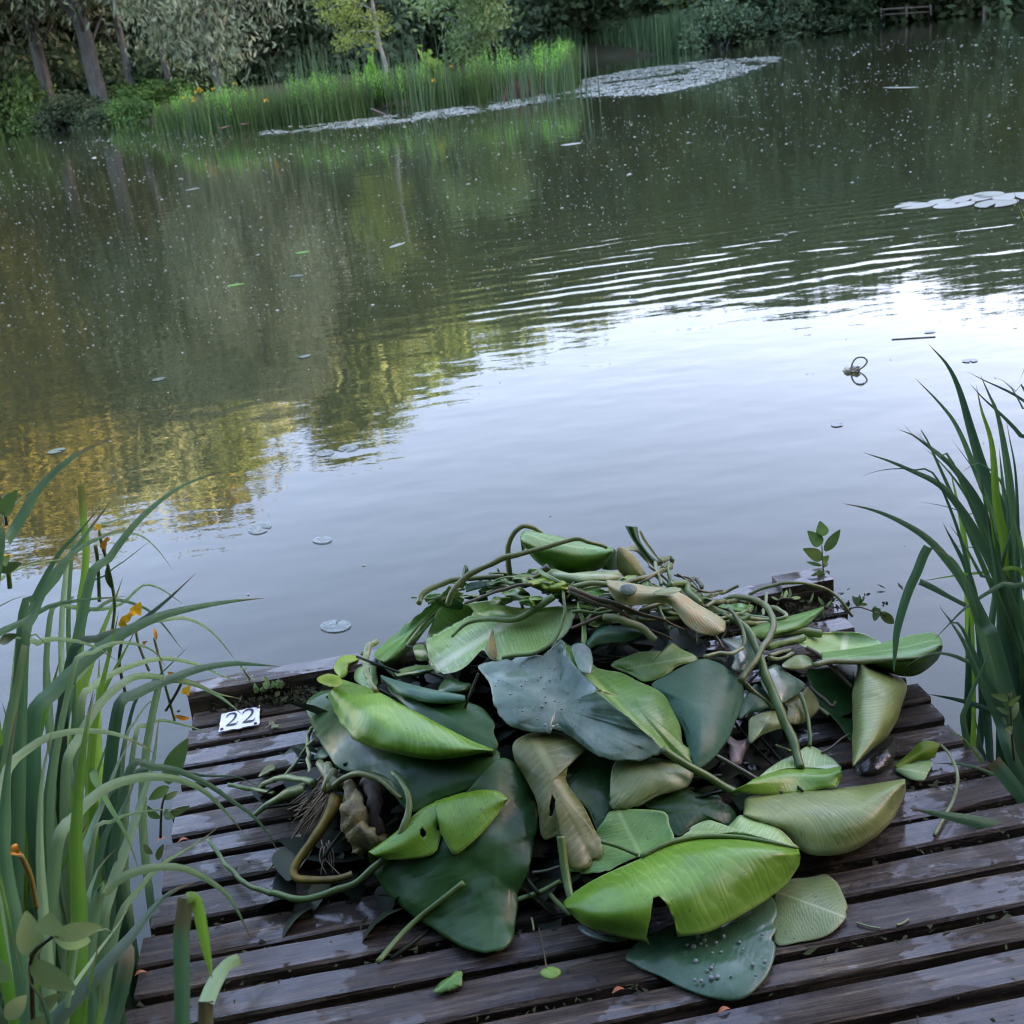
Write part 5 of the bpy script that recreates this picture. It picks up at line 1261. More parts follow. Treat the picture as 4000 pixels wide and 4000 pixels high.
flat(p1_, P_('N', [(440, 970), (620, 920), (735, 1000), (740, 1030), (600, 1075), (520, 1110), (450, 1170), (430, 1080)], .04), ('N', 570, 1010, .055), (('N', 600, 930), ('N', 480, 1150)), n_=60, m_=10, seed=44)
leaf_thing('pale olive leaf fragment left of the long bright stalk', [('blade', p1_, L_pale)])
p1_ = MB()
flat(p1_, P_('N', [(360, 980), (400, 830), (480, 720), (560, 780), (640, 860), (560, 910), (440, 950)], .045), ('N', 500, 840, .05), (('N', 480, 730), ('N', 400, 960)), n_=50, m_=8, seed=45)
leaf_thing('shaded bluish leaf between the bluish-green leaf and the long stalk', [('blade', p1_, L_teal)])
p1_ = MB()
flat(p1_, P_('N', [(235, 380), (330, 375), (430, 380), (480, 470), (440, 600), (370, 625), (300, 600), (330, 520), (290, 440)], .07), ('N', 390, 480, .075), (('N', 250, 380), ('N', 420, 610)), n_=50, m_=8, seed=46)
leaf_thing('grey limp leaf under the coiled stalk at the right', [('blade', p1_, L_grey)])
p1_ = MB()
flat(p1_, P_('N', [(680, 590), (720, 540), (790, 500), (880, 510), (925, 570), (870, 600), (780, 605)], .085), ('N', 800, 555, .09), (('N', 690, 580), ('N', 920, 570)), n_=40, m_=8, seed=47)
leaf_thing('small shiny leaf holding water by the bundle of cut stalks', [('blade', p1_, L_wilt)])
# flap and roll in front right
p1_, p2_ = MB(), MB()
sheet(p1_, [P_('N', [(480, 1432), (680, 1362), (850, 1350), (1000, 1358), (1122, 1340)], .05), P_('N', [(420, 1470), (650, 1420), (850, 1410), (1010, 1410), (1132, 1370)], .075), P_('N', [(360, 1500), (620, 1490), (850, 1470), (1020, 1455), (1138, 1395)], .07), P_('N', [(300, 1530), (600, 1560), (850, 1545), (1000, 1510), (1090, 1500), (1140, 1420)], .06)], 40, 16, back=.02, seed=48)
flat(p2_, P_('N', [(890, 1188, .05), (1030, 1258, .045), (1100, 1310, .045), (1128, 1368, .05), (1000, 1362, .055), (850, 1352, .058), (680, 1366, .055), (510, 1420, .05), (620, 1340, .045), (745, 1268, .045)]), ('N', 880, 1290, .055), (('N', 500, 1420), ('N', 1120, 1340)), n_=70, m_=10, seed=49, vw=330)
leaf_thing('light green leaf folded along its midrib, pierced by the long bright stalk', [('front_roll', p1_, L_bright), ('flap', p2_, L_light)])
p1_ = MB()
sheet(p1_, [P_('D', [(975, 505), (1000, 432), (1200, 404), (1500, 384), (1842, 338)], .045), P_('D', [(972, 520), (1080, 500), (1280, 480), (1540, 460), (1844, 350)], .085), P_('D', [(972, 530), (1100, 570), (1300, 580), (1580, 570), (1845, 365)], .085), P_('D', [(970, 535), (1060, 582), (1180, 645), (1280, 722), (1370, 748), (1540, 732), (1720, 622), (1830, 455), (1847, 375)], .045)], 54, 24, back=.05, seed=50)
leaf_thing('long olive rolled leaf lying on the boards at the right of the heap', [('blade', p1_, L_olive)], stalks=[(P_('D', [(1180, 412, .06), (1060, 345, .06), (940, 275, .06), (815, 205, .06)]), [.0045, .005], M_stem_dark)])
# big bright front leaf
p1_, p2_, p3_, p4_ = MB(), MB(), MB(), MB()
notch = [crop_px('D', [(440, 1230), (470, 1080), (487, 962), (520, 968), (560, 1012), (600, 1100), (628, 1240)])]
sheet(p1_, [P_('D', [(0, 1000, .05), (60, 948, .06), (200, 860, .07), (400, 772, .075), (600, 670, .075), (800, 645, .075), (1000, 655, .075), (1150, 685, .07), (1268, 712, .06)]), P_('D', [(8, 1020, .06), (110, 980, .085), (260, 920, .10), (450, 840, .11), (650, 770, .115), (850, 725, .115), (1040, 715, .11), (1180, 725, .10), (1275, 740, .07)]),
             P_('D', [(15, 1032, .06), (160, 1060, .085), (330, 1050, .10), (540, 980, .11), (750, 910, .11), (950, 840, .105), (1120, 800, .095), (1230, 780, .08), (1278, 755, .06)]), P_('D', [(20, 1040, .045), (130, 1132, .045), (340, 1192, .05), (480, 1210, .055), (620, 1185, .056), (780, 1165, .056), (940, 1082, .056), (1100, 985, .056), (1200, 905, .055), (1272, 800, .052)])], 80, 34, holes=notch, back=.0, seed=51, wav=.002)
flat(p2_, P_('D', [(600, 668, .075), (622, 650, .075), (640, 640, .078), (700, 590, .08), (790, 558, .08), (850, 580, .08), (888, 590, .08), (920, 555, .08), (945, 530, .08), (1000, 545, .08), (1060, 570, .08), (1165, 602, .075), (1240, 680, .07), (1266, 712, .062), (1150, 684, .072), (1000, 654, .077), (800, 643, .077)]), ('D', 950, 615, .095), (('D', 560, 690), ('D', 1266, 712)), n_=90, m_=8, seed=52, vw=200, wav=.002)
flat(p3_, P_('D', [(215, 565, .04), (262, 508, .04), (400, 500, .045), (540, 512, .05), (570, 580, .055), (600, 660, .073), (500, 720, .07), (418, 755, .07), (300, 800, .06), (200, 845, .055), (40, 835, .03), (30, 770, .02), (130, 680, .025)]), ('D', 380, 660, .045), (('D', 420, 752), ('D', 300, 520)), n_=90, m_=12, seed=53, vw=260, wav=.003)
tube(p4_, [on(('D', x, y, o)) for x, y, o in ((420, 752, .083), (520, 700, .088), (620, 664, .092), (760, 643, .095), (950, 648, .095), (1120, 676, .09), (1262, 708, .076))], [.0045, .004, .002], 30, 7)
leaf_thing('biggest bright green leaf rolled at the front of the heap with a wedge torn out', [('front_roll', p1_, L_bright), ('flap', p2_, L_light), ('far_lobe', p3_, L_mid), ('midrib', p4_, M_stem)], stalks=[(P_('D', [(205, 672, .07), (300, 700, .072), (405, 745, .075)]), .004, M_stem)])
p1_ = MB()
flat(p1_, P_('D', [(328, 1302), (380, 1240), (450, 1190), (600, 1120), (800, 1080), (1000, 990), (1100, 955), (1157, 1000), (1152, 1150), (1122, 1330), (1070, 1432), (1000, 1500), (900, 1530), (780, 1512), (640, 1462), (500, 1392), (370, 1330)], .010), ('D', 800, 1280, .022), (('D', 1120, 960), ('D', 400, 1330)), n_=120, m_=16, seed=54, wav=.004)
leaf_thing('wet dark leaf lying flat on the boards in front of the heap', [('blade', p1_, lily_mat('wet_dark_grey_green', (.028, .085, .036), (.065, .135, .068), (.08, .15, .08), .22, .45, .05, 12, .6, .25, .5, (.028, .055, .030), coat=.7))])
p1_ = MB()
flat(p1_, P_('D', [(1140, 940), (1200, 885), (1320, 865), (1425, 848), (1492, 920), (1527, 1040), (1512, 1110), (1402, 1182), (1280, 1217), (1150, 1227), (1120, 1080)], .007), ('D', 1320, 1040, .016), (('D', 1130, 935), ('D', 1520, 1080)), n_=90, m_=12, seed=55, wav=.003, holes=[crop_px('D', [(1180, 1070), (1195, 1065), (1208, 1100), (1190, 1115)])])
leaf_thing('pale grey-green leaf lying flat beside the wet dark front leaf', [('blade', p1_, L_pale)])
p1_ = MB(); flat(p1_, P_('D', [(80, 1125), (110, 1130), (200, 1170), (330, 1195), (345, 1212), (260, 1220), (150, 1190), (90, 1150)], .01), ('D', 210, 1185, .015), (('D', 80, 1130), ('D', 340, 1210)), n_=40, m_=5, seed=56)
leaf_thing('sliver of grey leaf under the left end of the big front leaf', [('blade', p1_, L_grey)])
p1_ = MB(); flat(p1_, P_('C', [(1530, 1245), (1560, 1220), (1600, 1213), (1640, 1228), (1640, 1255), (1600, 1278), (1555, 1272)], .045), ('C', 1590, 1246, .048), (('C', 1565, 1220), ('C', 1590, 1278)), n_=36, m_=5, seed=57, wav=.001)
leaf_thing('tiny round leaf on a thin stalk standing over a puddle', [('blade', p1_, L_bright2)], stalks=[(P_('C', [(1566, 1218, .045), (1552, 1130, .02), (1525, 1000, .012)]), .0012, M_stem_brown)])
p1_ = MB(); flat(p1_, P_('C', [(960, 1348), (985, 1300), (1040, 1262), (1098, 1232), (1105, 1290), (1095, 1318), (1020, 1345)], .006), ('C', 1040, 1300, .012), (('C', 970, 1340), ('C', 1095, 1240)), n_=36, m_=5, seed=58, rag=2)
leaf_thing('torn dull green leaf scrap alone on the front boards', [('blade', p1_, L_mid)])
# far right small leaves
p1_, p2_ = MB(), MB()
sheet(p1_, [P_('E', [(945, 1140, .01), (1080, 1030, .02), (1160, 960, .035), (1240, 957, .035), (1305, 985, .03)]), P_('E', [(960, 1150, .01), (1100, 1080, .02), (1190, 1030, .03), (1290, 1000, .03)]), P_('E', [(980, 1165, .008), (1110, 1110, .01), (1200, 1100, .012), (1260, 1080, .015)])], 30, 10, seed=59, wav=.004)
flat(p2_, P_('E', [(960, 1170), (1020, 1130), (1110, 1115), (1230, 1090), (1240, 1140), (1200, 1200), (1180, 1250), (1090, 1250), (1010, 1210)], .007), ('E', 1110, 1170, .012), (('E', 970, 1160), ('E', 1220, 1200)), n_=50, m_=8, seed=60, wav=.004)
leaf_thing('twisted yellow-green small leaf on the right boards with a bent stalk', [('blade', p1_, L_lime), ('lower_half', p2_, L_light)], stalks=[(P_('E', [(1308, 988, .03), (1365, 1050, .04), (1415, 1150, .045), (1432, 1250, .04), (1400, 1400, .02), (1340, 1510, .012), (1255, 1670, .008)]), [.0028, .004], M_stem_pale)])
M_film = plain_mat('dark_wet_leaf', (.018, .020, .012), .10, (.035, .035, .022), 20, .01, spec=.8)
p1_ = MB(); flat(p1_, P_('E', [(650, 1150), (700, 1080), (800, 1000), (900, 930), (960, 920), (985, 1010), (980, 1060), (900, 1180), (830, 1225), (740, 1240), (660, 1230)], .006), ('E', 830, 1100, .03), (('E', 660, 1200), ('E', 970, 930)), n_=60, m_=12, seed=61, wav=.012)
leaf_thing('glistening dark wet leaf on the boards under the drooping olive leaf', [('blade', p1_, M_film)])

# --- left: rhizome with roots and cut stalks
M_rhiz = plain_mat('rhizome_skin', (.27, .24, .09), .6, (.035, .026, .014), 26, .008)
M_scaly = plain_mat('rhizome_scales', (.035, .026, .018), .7, (.015, .012, .009), 20, .006)
M_root = plain_mat('dry_roots', (.22, .17, .11), .8, (.12, .085, .055), 14)
rz = empty('rhizome', on(('K', 480, 1150, .01)), 'broken water lily rhizome with pale flesh and root fibres in the loop of stalks', 'rhizome')
mb = MB(); tube(mb, [on(('K', x, y, o)) for x, y, o in ((400, 760, .04), (430, 880, .05), (450, 1000, .05), (480, 1120, .035), (500, 1220, .02), (490, 1320, .01))], [.010, .016, .020, .026, .024, .010], 26, 12)
tube(mb, [on(('K', x, y, o)) for x, y, o in ((480, 1150, .04), (560, 1200, .03), (640, 1210, .02), (690, 1190, .015))], [.022, .02, .008], 12, 9)
for i, v in enumerate(mb.v): mb.v[i] = v + Vector((noise.noise(v * 40), noise.noise(v * 40 + Vector((9, 0, 0))), noise.noise(v * 40 + Vector((0, 9, 0))))) * .017
mb.build('flesh', M_rhiz, rz)
mb = MB(); tube(mb, [on(('K', x, y, o)) for x, y, o in ((560, 760, .04), (600, 900, .05), (610, 1050, .04), (640, 1180, .02))], [.012, .018, .010], 18, 9)
for i, v in enumerate(mb.v): mb.v[i] = v + Vector((noise.noise(v * 40), noise.noise(v * 40 + Vector((9, 0, 0))), 0)) * .012
mb.build('scaly_piece', M_scaly, rz)
mb = MB(); rg = random.Random(91)
for k in range(46):
    x0, y0 = 300 + rg.gauss(0, 40), 780 + rg.gauss(0, 40); x1, y1 = rg.uniform(-60, 160), rg.uniform(900, 1230)
    tube(mb, [on(('K', x0, y0, .05)), on(('K', (x0 + x1) / 2 + rg.gauss(0, 18), (y0 + y1) / 2 + rg.gauss(0, 18), .035)), on(('K', x1, y1, .008 + .01 * rg.random()))], [.0022, .0012], 7, 4, rg.random())
for k in range(8):
    x0, y0 = rg.uniform(200, 260), rg.uniform(1200, 1300)
    tube(mb, [on(('K', x0, y0, .01)), on(('K', x0 + rg.gauss(20, 20), y0 + 90, .012)), on(('K', x0 + rg.gauss(30, 40), y0 + rg.uniform(150, 260), .006))], [.0016, .0009], 8, 4, rg.random())
mb.build('roots', M_root, rz)
mb = MB()
for x0, y0, x1, y1 in ((190, 640, 330, 830), (300, 690, 230, 850), (250, 650, 280, 850)):
    tube(mb, [on(('K', x0, y0, .06)), on(('K', (x0 + x1) / 2, (y0 + y1) / 2, .06)), on(('K', x1, y1, .05))], [.009, .012, .010], 8, 8)
mb.build('crown', M_stem_olive, rz)
# flat yellow stalk and the long loops
mb = MB()
yl = [on(('C', x, y, o)) for x, y, o in ((437, 280, .07), (405, 370, .065), (350, 470, .055), (270, 580, .04), (215, 660, .03), (202, 710, .022), (240, 738, .018), (350, 742, .014), (440, 735, .012), (520, 712, .012))]
c = spline(yl, 40); vs = []
for i, p in enumerate(c):
    d = (c[min(39, i + 1)] - c[max(0, i - 1)]).normalized(); sd_ = d.cross((CP - p).normalized()).normalized(); w_ = .0092 * (1.25 - .5 * i / 39) * (1 + .25 * noise.noise(p * 30))
    k_ = (CP - p).normalized() * .004; vs += [p + sd_ * w_, p + k_, p - sd_ * w_, p - k_]
fs = []
for i in range(39):
    for j in range(4): fs.append((4 * i + j, 4 * i + (j + 1) % 4, 4 * i + 4 + (j + 1) % 4, 4 * i + 4 + j))
fs += [(0, 1, 2, 3), (159, 158, 157, 156)]
mb.add(vs, fs); tag(mb.build('lily_stalk', M_yellowstalk), 'flat yellow rotting stalk bent double beside the rhizome', 'stalk')
stalk('long green stalk looping round the rhizome and out over the boards at left', P_('G', [(1310, 776, .03), (1420, 930, .02), (1560, 1050, .014), (1700, 1112, .012)]) + P_('C', [(90, 812, .012), (230, 842, .012), (380, 812, .014), (560, 740, .02), (700, 615, .04), (800, 455, .065), (826, 320, .075), (790, 220, .07), (740, 170, .06)]), [.004, .0055, .0065, .007, .006], M_stem, n_=70)
stalk('yellowish stalk arching over the top of the rhizome', P_('C', [(420, 235, .07), (470, 188, .08), (570, 172, .085), (680, 212, .08), (790, 300, .07)]), [.0065, .006, .004], M_stem_olive)
stalk('cut stalk with a pale end lying left of the rhizome', P_('I', [(940, 1500, .02), (1000, 1440, .045), (1120, 1400, .055), (1300, 1400, .055), (1500, 1430, .05)]), [.006, .007], M_stem)
stalk('thin cut stalk poking out across the boards at left', P_('I', [(620, 1450, .02), (760, 1480, .022), (900, 1510, .022), (1100, 1540, .02)]), .005, M_stem)
stalk('short bright stalk dropping from the heap to the boards at the far left', P_('I', [(1185, 1385, .012), (1280, 1260, .02), (1380, 1120, .03), (1480, 1000, .05)]), [.004, .0035], M_stem_pale)
stalk('upright pale stalk at the left foot of the heap', P_('I', [(1465, 880, .06), (1420, 1000, .04), (1430, 1200, .03), (1440, 1380, .03)]), .0045, M_stem_pale)
stalk('broad green stalk lying flat on the boards by the roots', P_('C', [(-10, 400, .010), (80, 330, .012), (190, 270, .016), (290, 240, .02)]), [.006, .011, .012], M_stem)
# stalks on the crest
stalk('thick pale stalk bent like a hook on the left shoulder of the heap', P_('A', [(432, 815, .12), (385, 850, .125), (368, 920, .12), (378, 1010, .11), (400, 1070, .10), (432, 1125, .085)]), [.009, .008, .006], M_stem_pale)
stalk('long olive stalk arching up from the long roll to the topmost leaf', [('A', 880, 580, 2.42), ('A', 905, 520, 2.42), ('A', 960, 440, 2.43), ('A', 1060, 365, 2.44), ('A', 1250, 288, 2.44), ('A', 1450, 232, 2.44), ('A', 1680, 170, 2.44), ('J', 780, 320, 2.43), ('J', 905, 366, 2.44)], [.0075, .007, .0055, .004], M_stem_olive, n_=60)
stalk('brown stalk looping high above the back left of the heap', [('A', 1290, 455, 2.52), ('A', 1265, 380, 2.52), ('A', 1257, 260, 2.53), ('A', 1285, 155, 2.54), ('A', 1350, 96, 2.54), ('A', 1420, 102, 2.55), ('A', 1470, 135, 2.56)], [.006, .007, .006, .005], M_stem_olive, n_=46)
stalk('olive stalk curving over the back left rim of the heap', [('A', 700, 572, 2.50), ('A', 735, 515, 2.52), ('A', 850, 450, 2.54), ('A', 1000, 418, 2.55), ('A', 1235, 408, 2.56)], [.007, .006], M_stem_olive, n_=40)
stalk('red-brown stalk lying across the crest on the left', P_('J', [(-160, 790, .13), (0, 722, .14), (200, 660, .15), (350, 640, .15)]), .004, M_stem_brown)
stalk('upper red-brown stalk crossing the heap from the lime scraps to the gap', P_('J', [(625, 665, .16), (800, 735, .16), (980, 795, .155), (1250, 890, .13), (1500, 980, .11)]), [.0055, .005, .002], M_stem_brown)
stalk('lower red-brown stalk crossing the heap just under its twin', P_('J', [(630, 680, .155), (800, 760, .155), (980, 830, .15), (1200, 960, .12), (1400, 1070, .10)]), [.005, .004, .002], M_stem_brown)
stalk('thin yellow-green stalk curling round the right edge of the heart-shaped leaf', P_('J', [(578, 680, .13), (592, 830, .125), (575, 930, .12), (530, 1030, .12), (450, 1110, .118), (340, 1165, .112), (120, 1205, .105)]), [.0035, .0045], M_stem, n_=50)
stalk('pale stalk lying level behind the brown stalks', P_('J', [(650, 670, .12), (780, 648, .125), (920, 632, .13)]), .006, M_stem_pale)
stalk('short pale green stub curving over the small bluish-green leaf', P_('J', [(880, 895, .12), (980, 900, .135), (1100, 940, .135), (1200, 1000, .13), (1280, 1060, .12)]), [.007, .0085, .009], M_stem_pale)
stalk('dark stalk leaning behind the grey-olive leaf', P_('J', [(340, 600, .09), (400, 560, .11), (470, 510, .12)]), .009, M_stem_dark)
for i, (pts, r, mt, lb) in enumerate((([(650, 860), (800, 855), (1000, 848)], .004, M_stem, 'level green stalk under the brown stalks'), ([(755, 905), (800, 860), (880, 830), (970, 825)], .004, M_stem_pale, 'bent pale stalk beside the narrow upright blade'), ([(640, 965), (740, 930), (860, 890)], .0035, M_stem_brown, 'thin brown stalk over the narrow upright blade'),
                                     ([(1010, 635), (1120, 605), (1260, 570), (1390, 510)], .006, M_stem_olive, 'olive stalk slanting up over the beige leaf'), ([(1130, 650), (1260, 580), (1400, 500)], .003, M_stem_brown, 'thin brown stalk beneath the olive slanting stalk'), ([(1310, 470), (1370, 450), (1405, 455), (1390, 495), (1330, 520)], .006, M_stem_olive, 'small stalk loop at the top right of the crest'),
                                     ([(1270, 470), (1290, 560), (1310, 650)], .004, M_stem_pale, 'short pale stalk below the stiff dark strip'), ([(1380, 500), (1380, 560), (1400, 620)], .004, M_stem, 'green stalk dropping from the small loop'), ([(1230, 500), (1400, 640), (1560, 800), (1680, 950), (1790, 1130)], .003, M_stem_dark, 'thin dark stalk trailing over the wavy tan leaf'),
                                     ([(1600, 1080), (1595, 980), (1640, 910)], .003, M_stem_olive, 'hooked thin stalk at the orange tip of the tan leaf'), ([(1380, 650), (1500, 640), (1530, 720), (1610, 790)], .009, M_stem, 'thick knotted green stalk right of the wavy tan leaf'), ([(1520, 620), (1580, 600), (1630, 660)], .005, M_stem_dark, 'dark hooked stalk at the right end of the crest'),
                                     ([(1430, 560), (1540, 640), (1640, 700), (1780, 690)], .0025, M_stem_brown, 'thin twig lying over the right end of the crest'), ([(1420, 570), (1540, 600), (1610, 690), (1630, 730)], .002, M_stem_dark, 'hair-thin rootlet at the right end of the crest'), ([(1640, 1190), (1740, 1160), (1850, 1165), (1935, 1120)], .004, M_stem_pale, 'pale stalk end below the tan leaf tip'))):
    off = .15 if i not in (0, 1, 2) else .12
    stalk(lb, P_('J', pts, off), r, mt)
# right side stalks
stalk('long bright green stalk running down to the folded light green leaf', P_('N', [(300, 225, .12), (390, 275, .125), (450, 350, .125), (500, 460, .12), (560, 640, .11), (640, 840, .10), (720, 1040, .085), (770, 1180, .072), (822, 1345, .06)]), [.008, .0095, .010, .0085], M_stem, n_=60)
stalk('thin stalk hanging to the tip of the folded light green leaf', P_('N', [(820, 790, .08), (850, 860, .08), (880, 960, .075), (893, 1100, .065), (890, 1190, .05)]), .0045, M_stem)
stalk('olive coiled stalk crossing in front of the long bright stalk', P_('N', [(250, 75, .12), (380, 58, .14), (500, 85, .15), (580, 150, .155), (622, 240, .15), (580, 380, .135), (480, 540, .12), (365, 695, .10)]), [.006, .0075, .008, .0075], M_stem_olive, n_=60)
stalk('pale thin stalk coiled behind the olive coil', P_('N', [(585, 130, .10), (660, 155, .11), (710, 205, .11), (650, 235, .10), (520, 232, .09), (330, 215, .09)]), [.005, .0055], M_stem_pale, n_=40)
stalk('thin pale stalk ring at the right foot of the tan leaf', P_('N', [(280, 150, .13), (340, 220, .135), (390, 310, .135), (405, 400, .13), (370, 460, .12), (300, 490, .115), (200, 485, .11)]), [.004, .0045], M_stem_olive, n_=40)
stalk('long thin olive stalk arching over the right corner of the platform', P_('B', [(860, 450, .12), (990, 392, 2.62), (1150, 378, 2.62), (1270, 410, 2.62), (1360, 480, 2.60), (1425, 562, 2.58)]), [.004, .005, .004], M_stem_olive, n_=44)
for pts, r, mt, lb in (([(540, 372), (680, 335), (820, 318), (975, 335)], [.008, .010, .011], M_stem, 'thick cut green stalk pointing right, uppermost of the bundle'), ([(570, 440), (680, 415), (780, 390), (850, 368)], [.008, .009], M_stem, 'cut stalk with a yellow end just below the thick one'), ([(590, 500), (680, 480), (750, 460)], [.005, .004], M_stem_pale, 'third cut stalk of the bundle at the right'),
                       ([(590, 530), (690, 520), (760, 490)], [.005, .004], M_stem_pale, 'lowest cut stalk of the bundle at the right'), ([(330, 200), (470, 215), (600, 238)], .008, M_stem, 'upper green stalk lying behind the pointed roll'), ([(340, 245), (480, 262), (600, 258)], .006, M_stem_pale, 'lower pale stalk lying behind the pointed roll'), ([(540, 200), (555, 120), (575, 30)], .004, M_stem_pale, 'short upright stalk by the edge beam'),
                       ([(20, 60), (150, 150), (300, 230)], [.010, .008], M_stem, 'thick green stalk slanting down from the crest at the right'), ([(80, 90), (220, 170), (380, 240)], .006, M_stem_pale, 'pale stalk beside the thick slanting stalk'), ([(385, 700), (470, 770), (560, 850), (620, 910)], [.007, .0065], M_stem_olive, 'dull stalk running under the long bright stalk'), ([(900, 740), (1000, 830), (1060, 890), (1090, 860)], [.005, .004], M_stem_dark, 'dark bent stalk left of the drooping olive leaf'),
                       ([(955, 890), (1000, 920), (1040, 960)], .005, M_stem_olive, 'frayed stalk end below the brownish leaf'), ([(640, 1180), (700, 1205), (750, 1225)], .0025, M_stem_pale, 'thin pale root in the dark gap'), ([(990, 1240), (1080, 1180), (1190, 1105)], .0025, M_stem_brown, 'thin twig over the wet boards at right')):
    stalk(lb, P_('N', pts, .085 if pts[0][1] < 600 else .05), r, mt)
p1_ = MB(); flat(p1_, P_('N', [(250, 1150), (290, 1120), (340, 1150), (400, 1140), (460, 1105), (440, 1180), (390, 1290), (370, 1330), (300, 1300), (280, 1190)], .03), ('N', 360, 1200, .04), (('N', 290, 1130), ('N', 370, 1320)), n_=50, m_=10, seed=70, wav=.012)
leaf_thing('crumpled grey-brown dead leaf in the gap right of the bluish-green leaf', [('blade', p1_, lily_mat('dead_grey_leaf', (.07, .06, .05), (.16, .14, .12), (.2, .18, .15), .5, .4, .05, 10))])
# stalks in front
stalk('short dark green stalk standing at the foot of the limp brown leaf', P_('C', [(1640, 505, .09), (1650, 600, .075), (1675, 740, .06), (1700, 865, .05)]), [.0075, .008], M_stem)
stalk('thin stalk slanting out of the gap at the front of the heap', P_('C', [(1645, 745, .03), (1530, 800, .02), (1415, 850, .014)]), .005, M_stem)
stalk('upper thin stalk in the dark gap at the front', P_('C', [(1640, 665, .035), (1560, 690, .03), (1480, 700, .025)]), .003, M_stem_dark)
stalk('bent stalk under the left tip of the big front leaf', P_('C', [(1580, 815, .015), (1640, 880, .012), (1700, 935, .012)]), .005, M_stem)
for i, (cr_2, a, b_, lb) in enumerate((('C', (1485, 945), (1495, 1010), 'tiny pale straw on the front boards'), ('C', (55, 690), (85, 660), 'tiny white straw on the left boards'), ('D', (1590, 1120), (1710, 1145), 'pale petal-like scrap on the right front boards'), ('D', (1790, 1120), (1855, 1085), 'small straw on the boards at the right front'))):
    stalk(lb, P_(cr_2, [a, ((a[0] + b_[0]) / 2, (a[1] + b_[1]) / 2 + 4), b_], .004), .0022, M_stem_pale, name='straw')
M_chip = plain_mat('orange_chip', (.35, .12, .04), .7, (.22, .08, .03), 9)
for i, (cr_2, x, y) in enumerate((('D', 835, 1598), ('D', 265, 1490), ('G', 985, 785), ('G', 1120, 790), ('G', 755, 1470), ('G', 845, 1630))):
    c = on((cr_2, x, y, .004)); mb = MB(); leaf_shape(mb, c, c + WV * .022 + LV * .004, .009, Vector((0, 0, 1)), .5, 4); o = tag(mb.build('bud_scale', M_chip), ['orange bud scale on the frontmost boards', 'orange bud scale between boards below the wet dark leaf', 'orange bud scale at the left edge of the deck', 'orange bud scale by the tip of the pale iris blade', 'orange bud scale at the lower left edge of the deck', 'orange scale by the cut iris at lower left'][i], 'bud scale')
p1_ = MB(); flat(p1_, P_('I', [(930, 1380), (960, 1330), (1010, 1280), (1060, 1258), (1110, 1270), (1105, 1310), (1060, 1330), (1010, 1370)], .008), ('I', 1020, 1320, .016), (('I', 940, 1370), ('I', 1105, 1270)), n_=36, m_=5, seed=71, wav=.003); leaf_thing('brown dead leaf scrap on the boards left of the heap', [('blade', p1_, L_brown)])
p1_ = MB(); flat(p1_, P_('I', [(990, 885), (1030, 860), (1040, 810), (1110, 800), (1080, 820), (1090, 850), (1165, 855), (1120, 870), (1160, 885), (1080, 885), (1050, 900), (1070, 860), (1045, 835), (1030, 870)], .005), ('I', 1065, 845, .006), (('I', 1000, 880), ('I', 1150, 860)), n_=60, m_=4, seed=72, wav=.001, lin=True); leaf_thing('dark lobed leaf scrap on the boards right of the number plate', [('blade', p1_, L_brown)])
p1_ = MB(); flat(p1_, P_('I', [(1490, 1180), (1530, 1120), (1580, 1100), (1640, 1150), (1600, 1190), (1520, 1200)], .01), ('I', 1560, 1150, .016), (('I', 1490, 1180), ('I', 1640, 1150)), n_=36, m_=5, seed=73); leaf_thing('small bluish leaf peeking out at the left foot of the heap', [('blade', p1_, L_teal)])
# water drops on the grey wet leaf and the flat front leaf
M_drop, t = nt('water_drop'); n = N(t); p = n('BsdfPrincipled', i_Roughness=.02, i_IOR=1.33); p.inputs['Base Color'].default_value = (.16, .21, .19, 1); p.inputs['Specular IOR Level'].default_value = .8; n.out(p.outputs[0])
rg = random.Random(12)
def drops(spots_, par_label):
    mb = MB()
    for cr_2, x, y, off, r in spots_:
        c = on((cr_2, x, y, off)); up_ = (CP - c).normalized() * .5 + Vector((0, 0, .8)); up_.normalize(); a1 = up_.orthogonal().normalized(); a2 = up_.cross(a1)
        vs = []; 
        for ring, (rr, hh) in enumerate(((1, -.15), (.85, .25), (.5, .48), (0.02, .55))):
            for s_ in range(8):
                a = s_ * math.pi / 4; vs.append(c + (a1 * math.cos(a) * rr + a2 * math.sin(a) * rr * .8 + up_ * hh) * r)
        fs = [(rr * 8 + s_, rr * 8 + (s_ + 1) % 8, rr * 8 + 8 + (s_ + 1) % 8, rr * 8 + 8 + s_) for rr in range(3) for s_ in range(8)]
        mb.add(vs, fs)
    tag(mb.build('water_drops', M_drop), par_label, None, None, 'stuff')
sp_ = [('A', rg.uniform(1130, 1750), rg.uniform(960, 1380), .104, rg.uniform(.0015, .0038)) for _ in range(60)]
sp_ = [q for q in sp_ if q[2] - 960 < 1.0 * (q[1] - 1100) + 60 and q[1] - 1640 < (q[2] - 940) * .7]
drops(sp_, 'water drops beaded on the grey wet leaf')
drops([('D', rg.uniform(600, 1100), rg.uniform(1170, 1440), .022, rg.uniform(.002, .006)) for _ in range(26)], 'water drops on the flat wet front leaf')
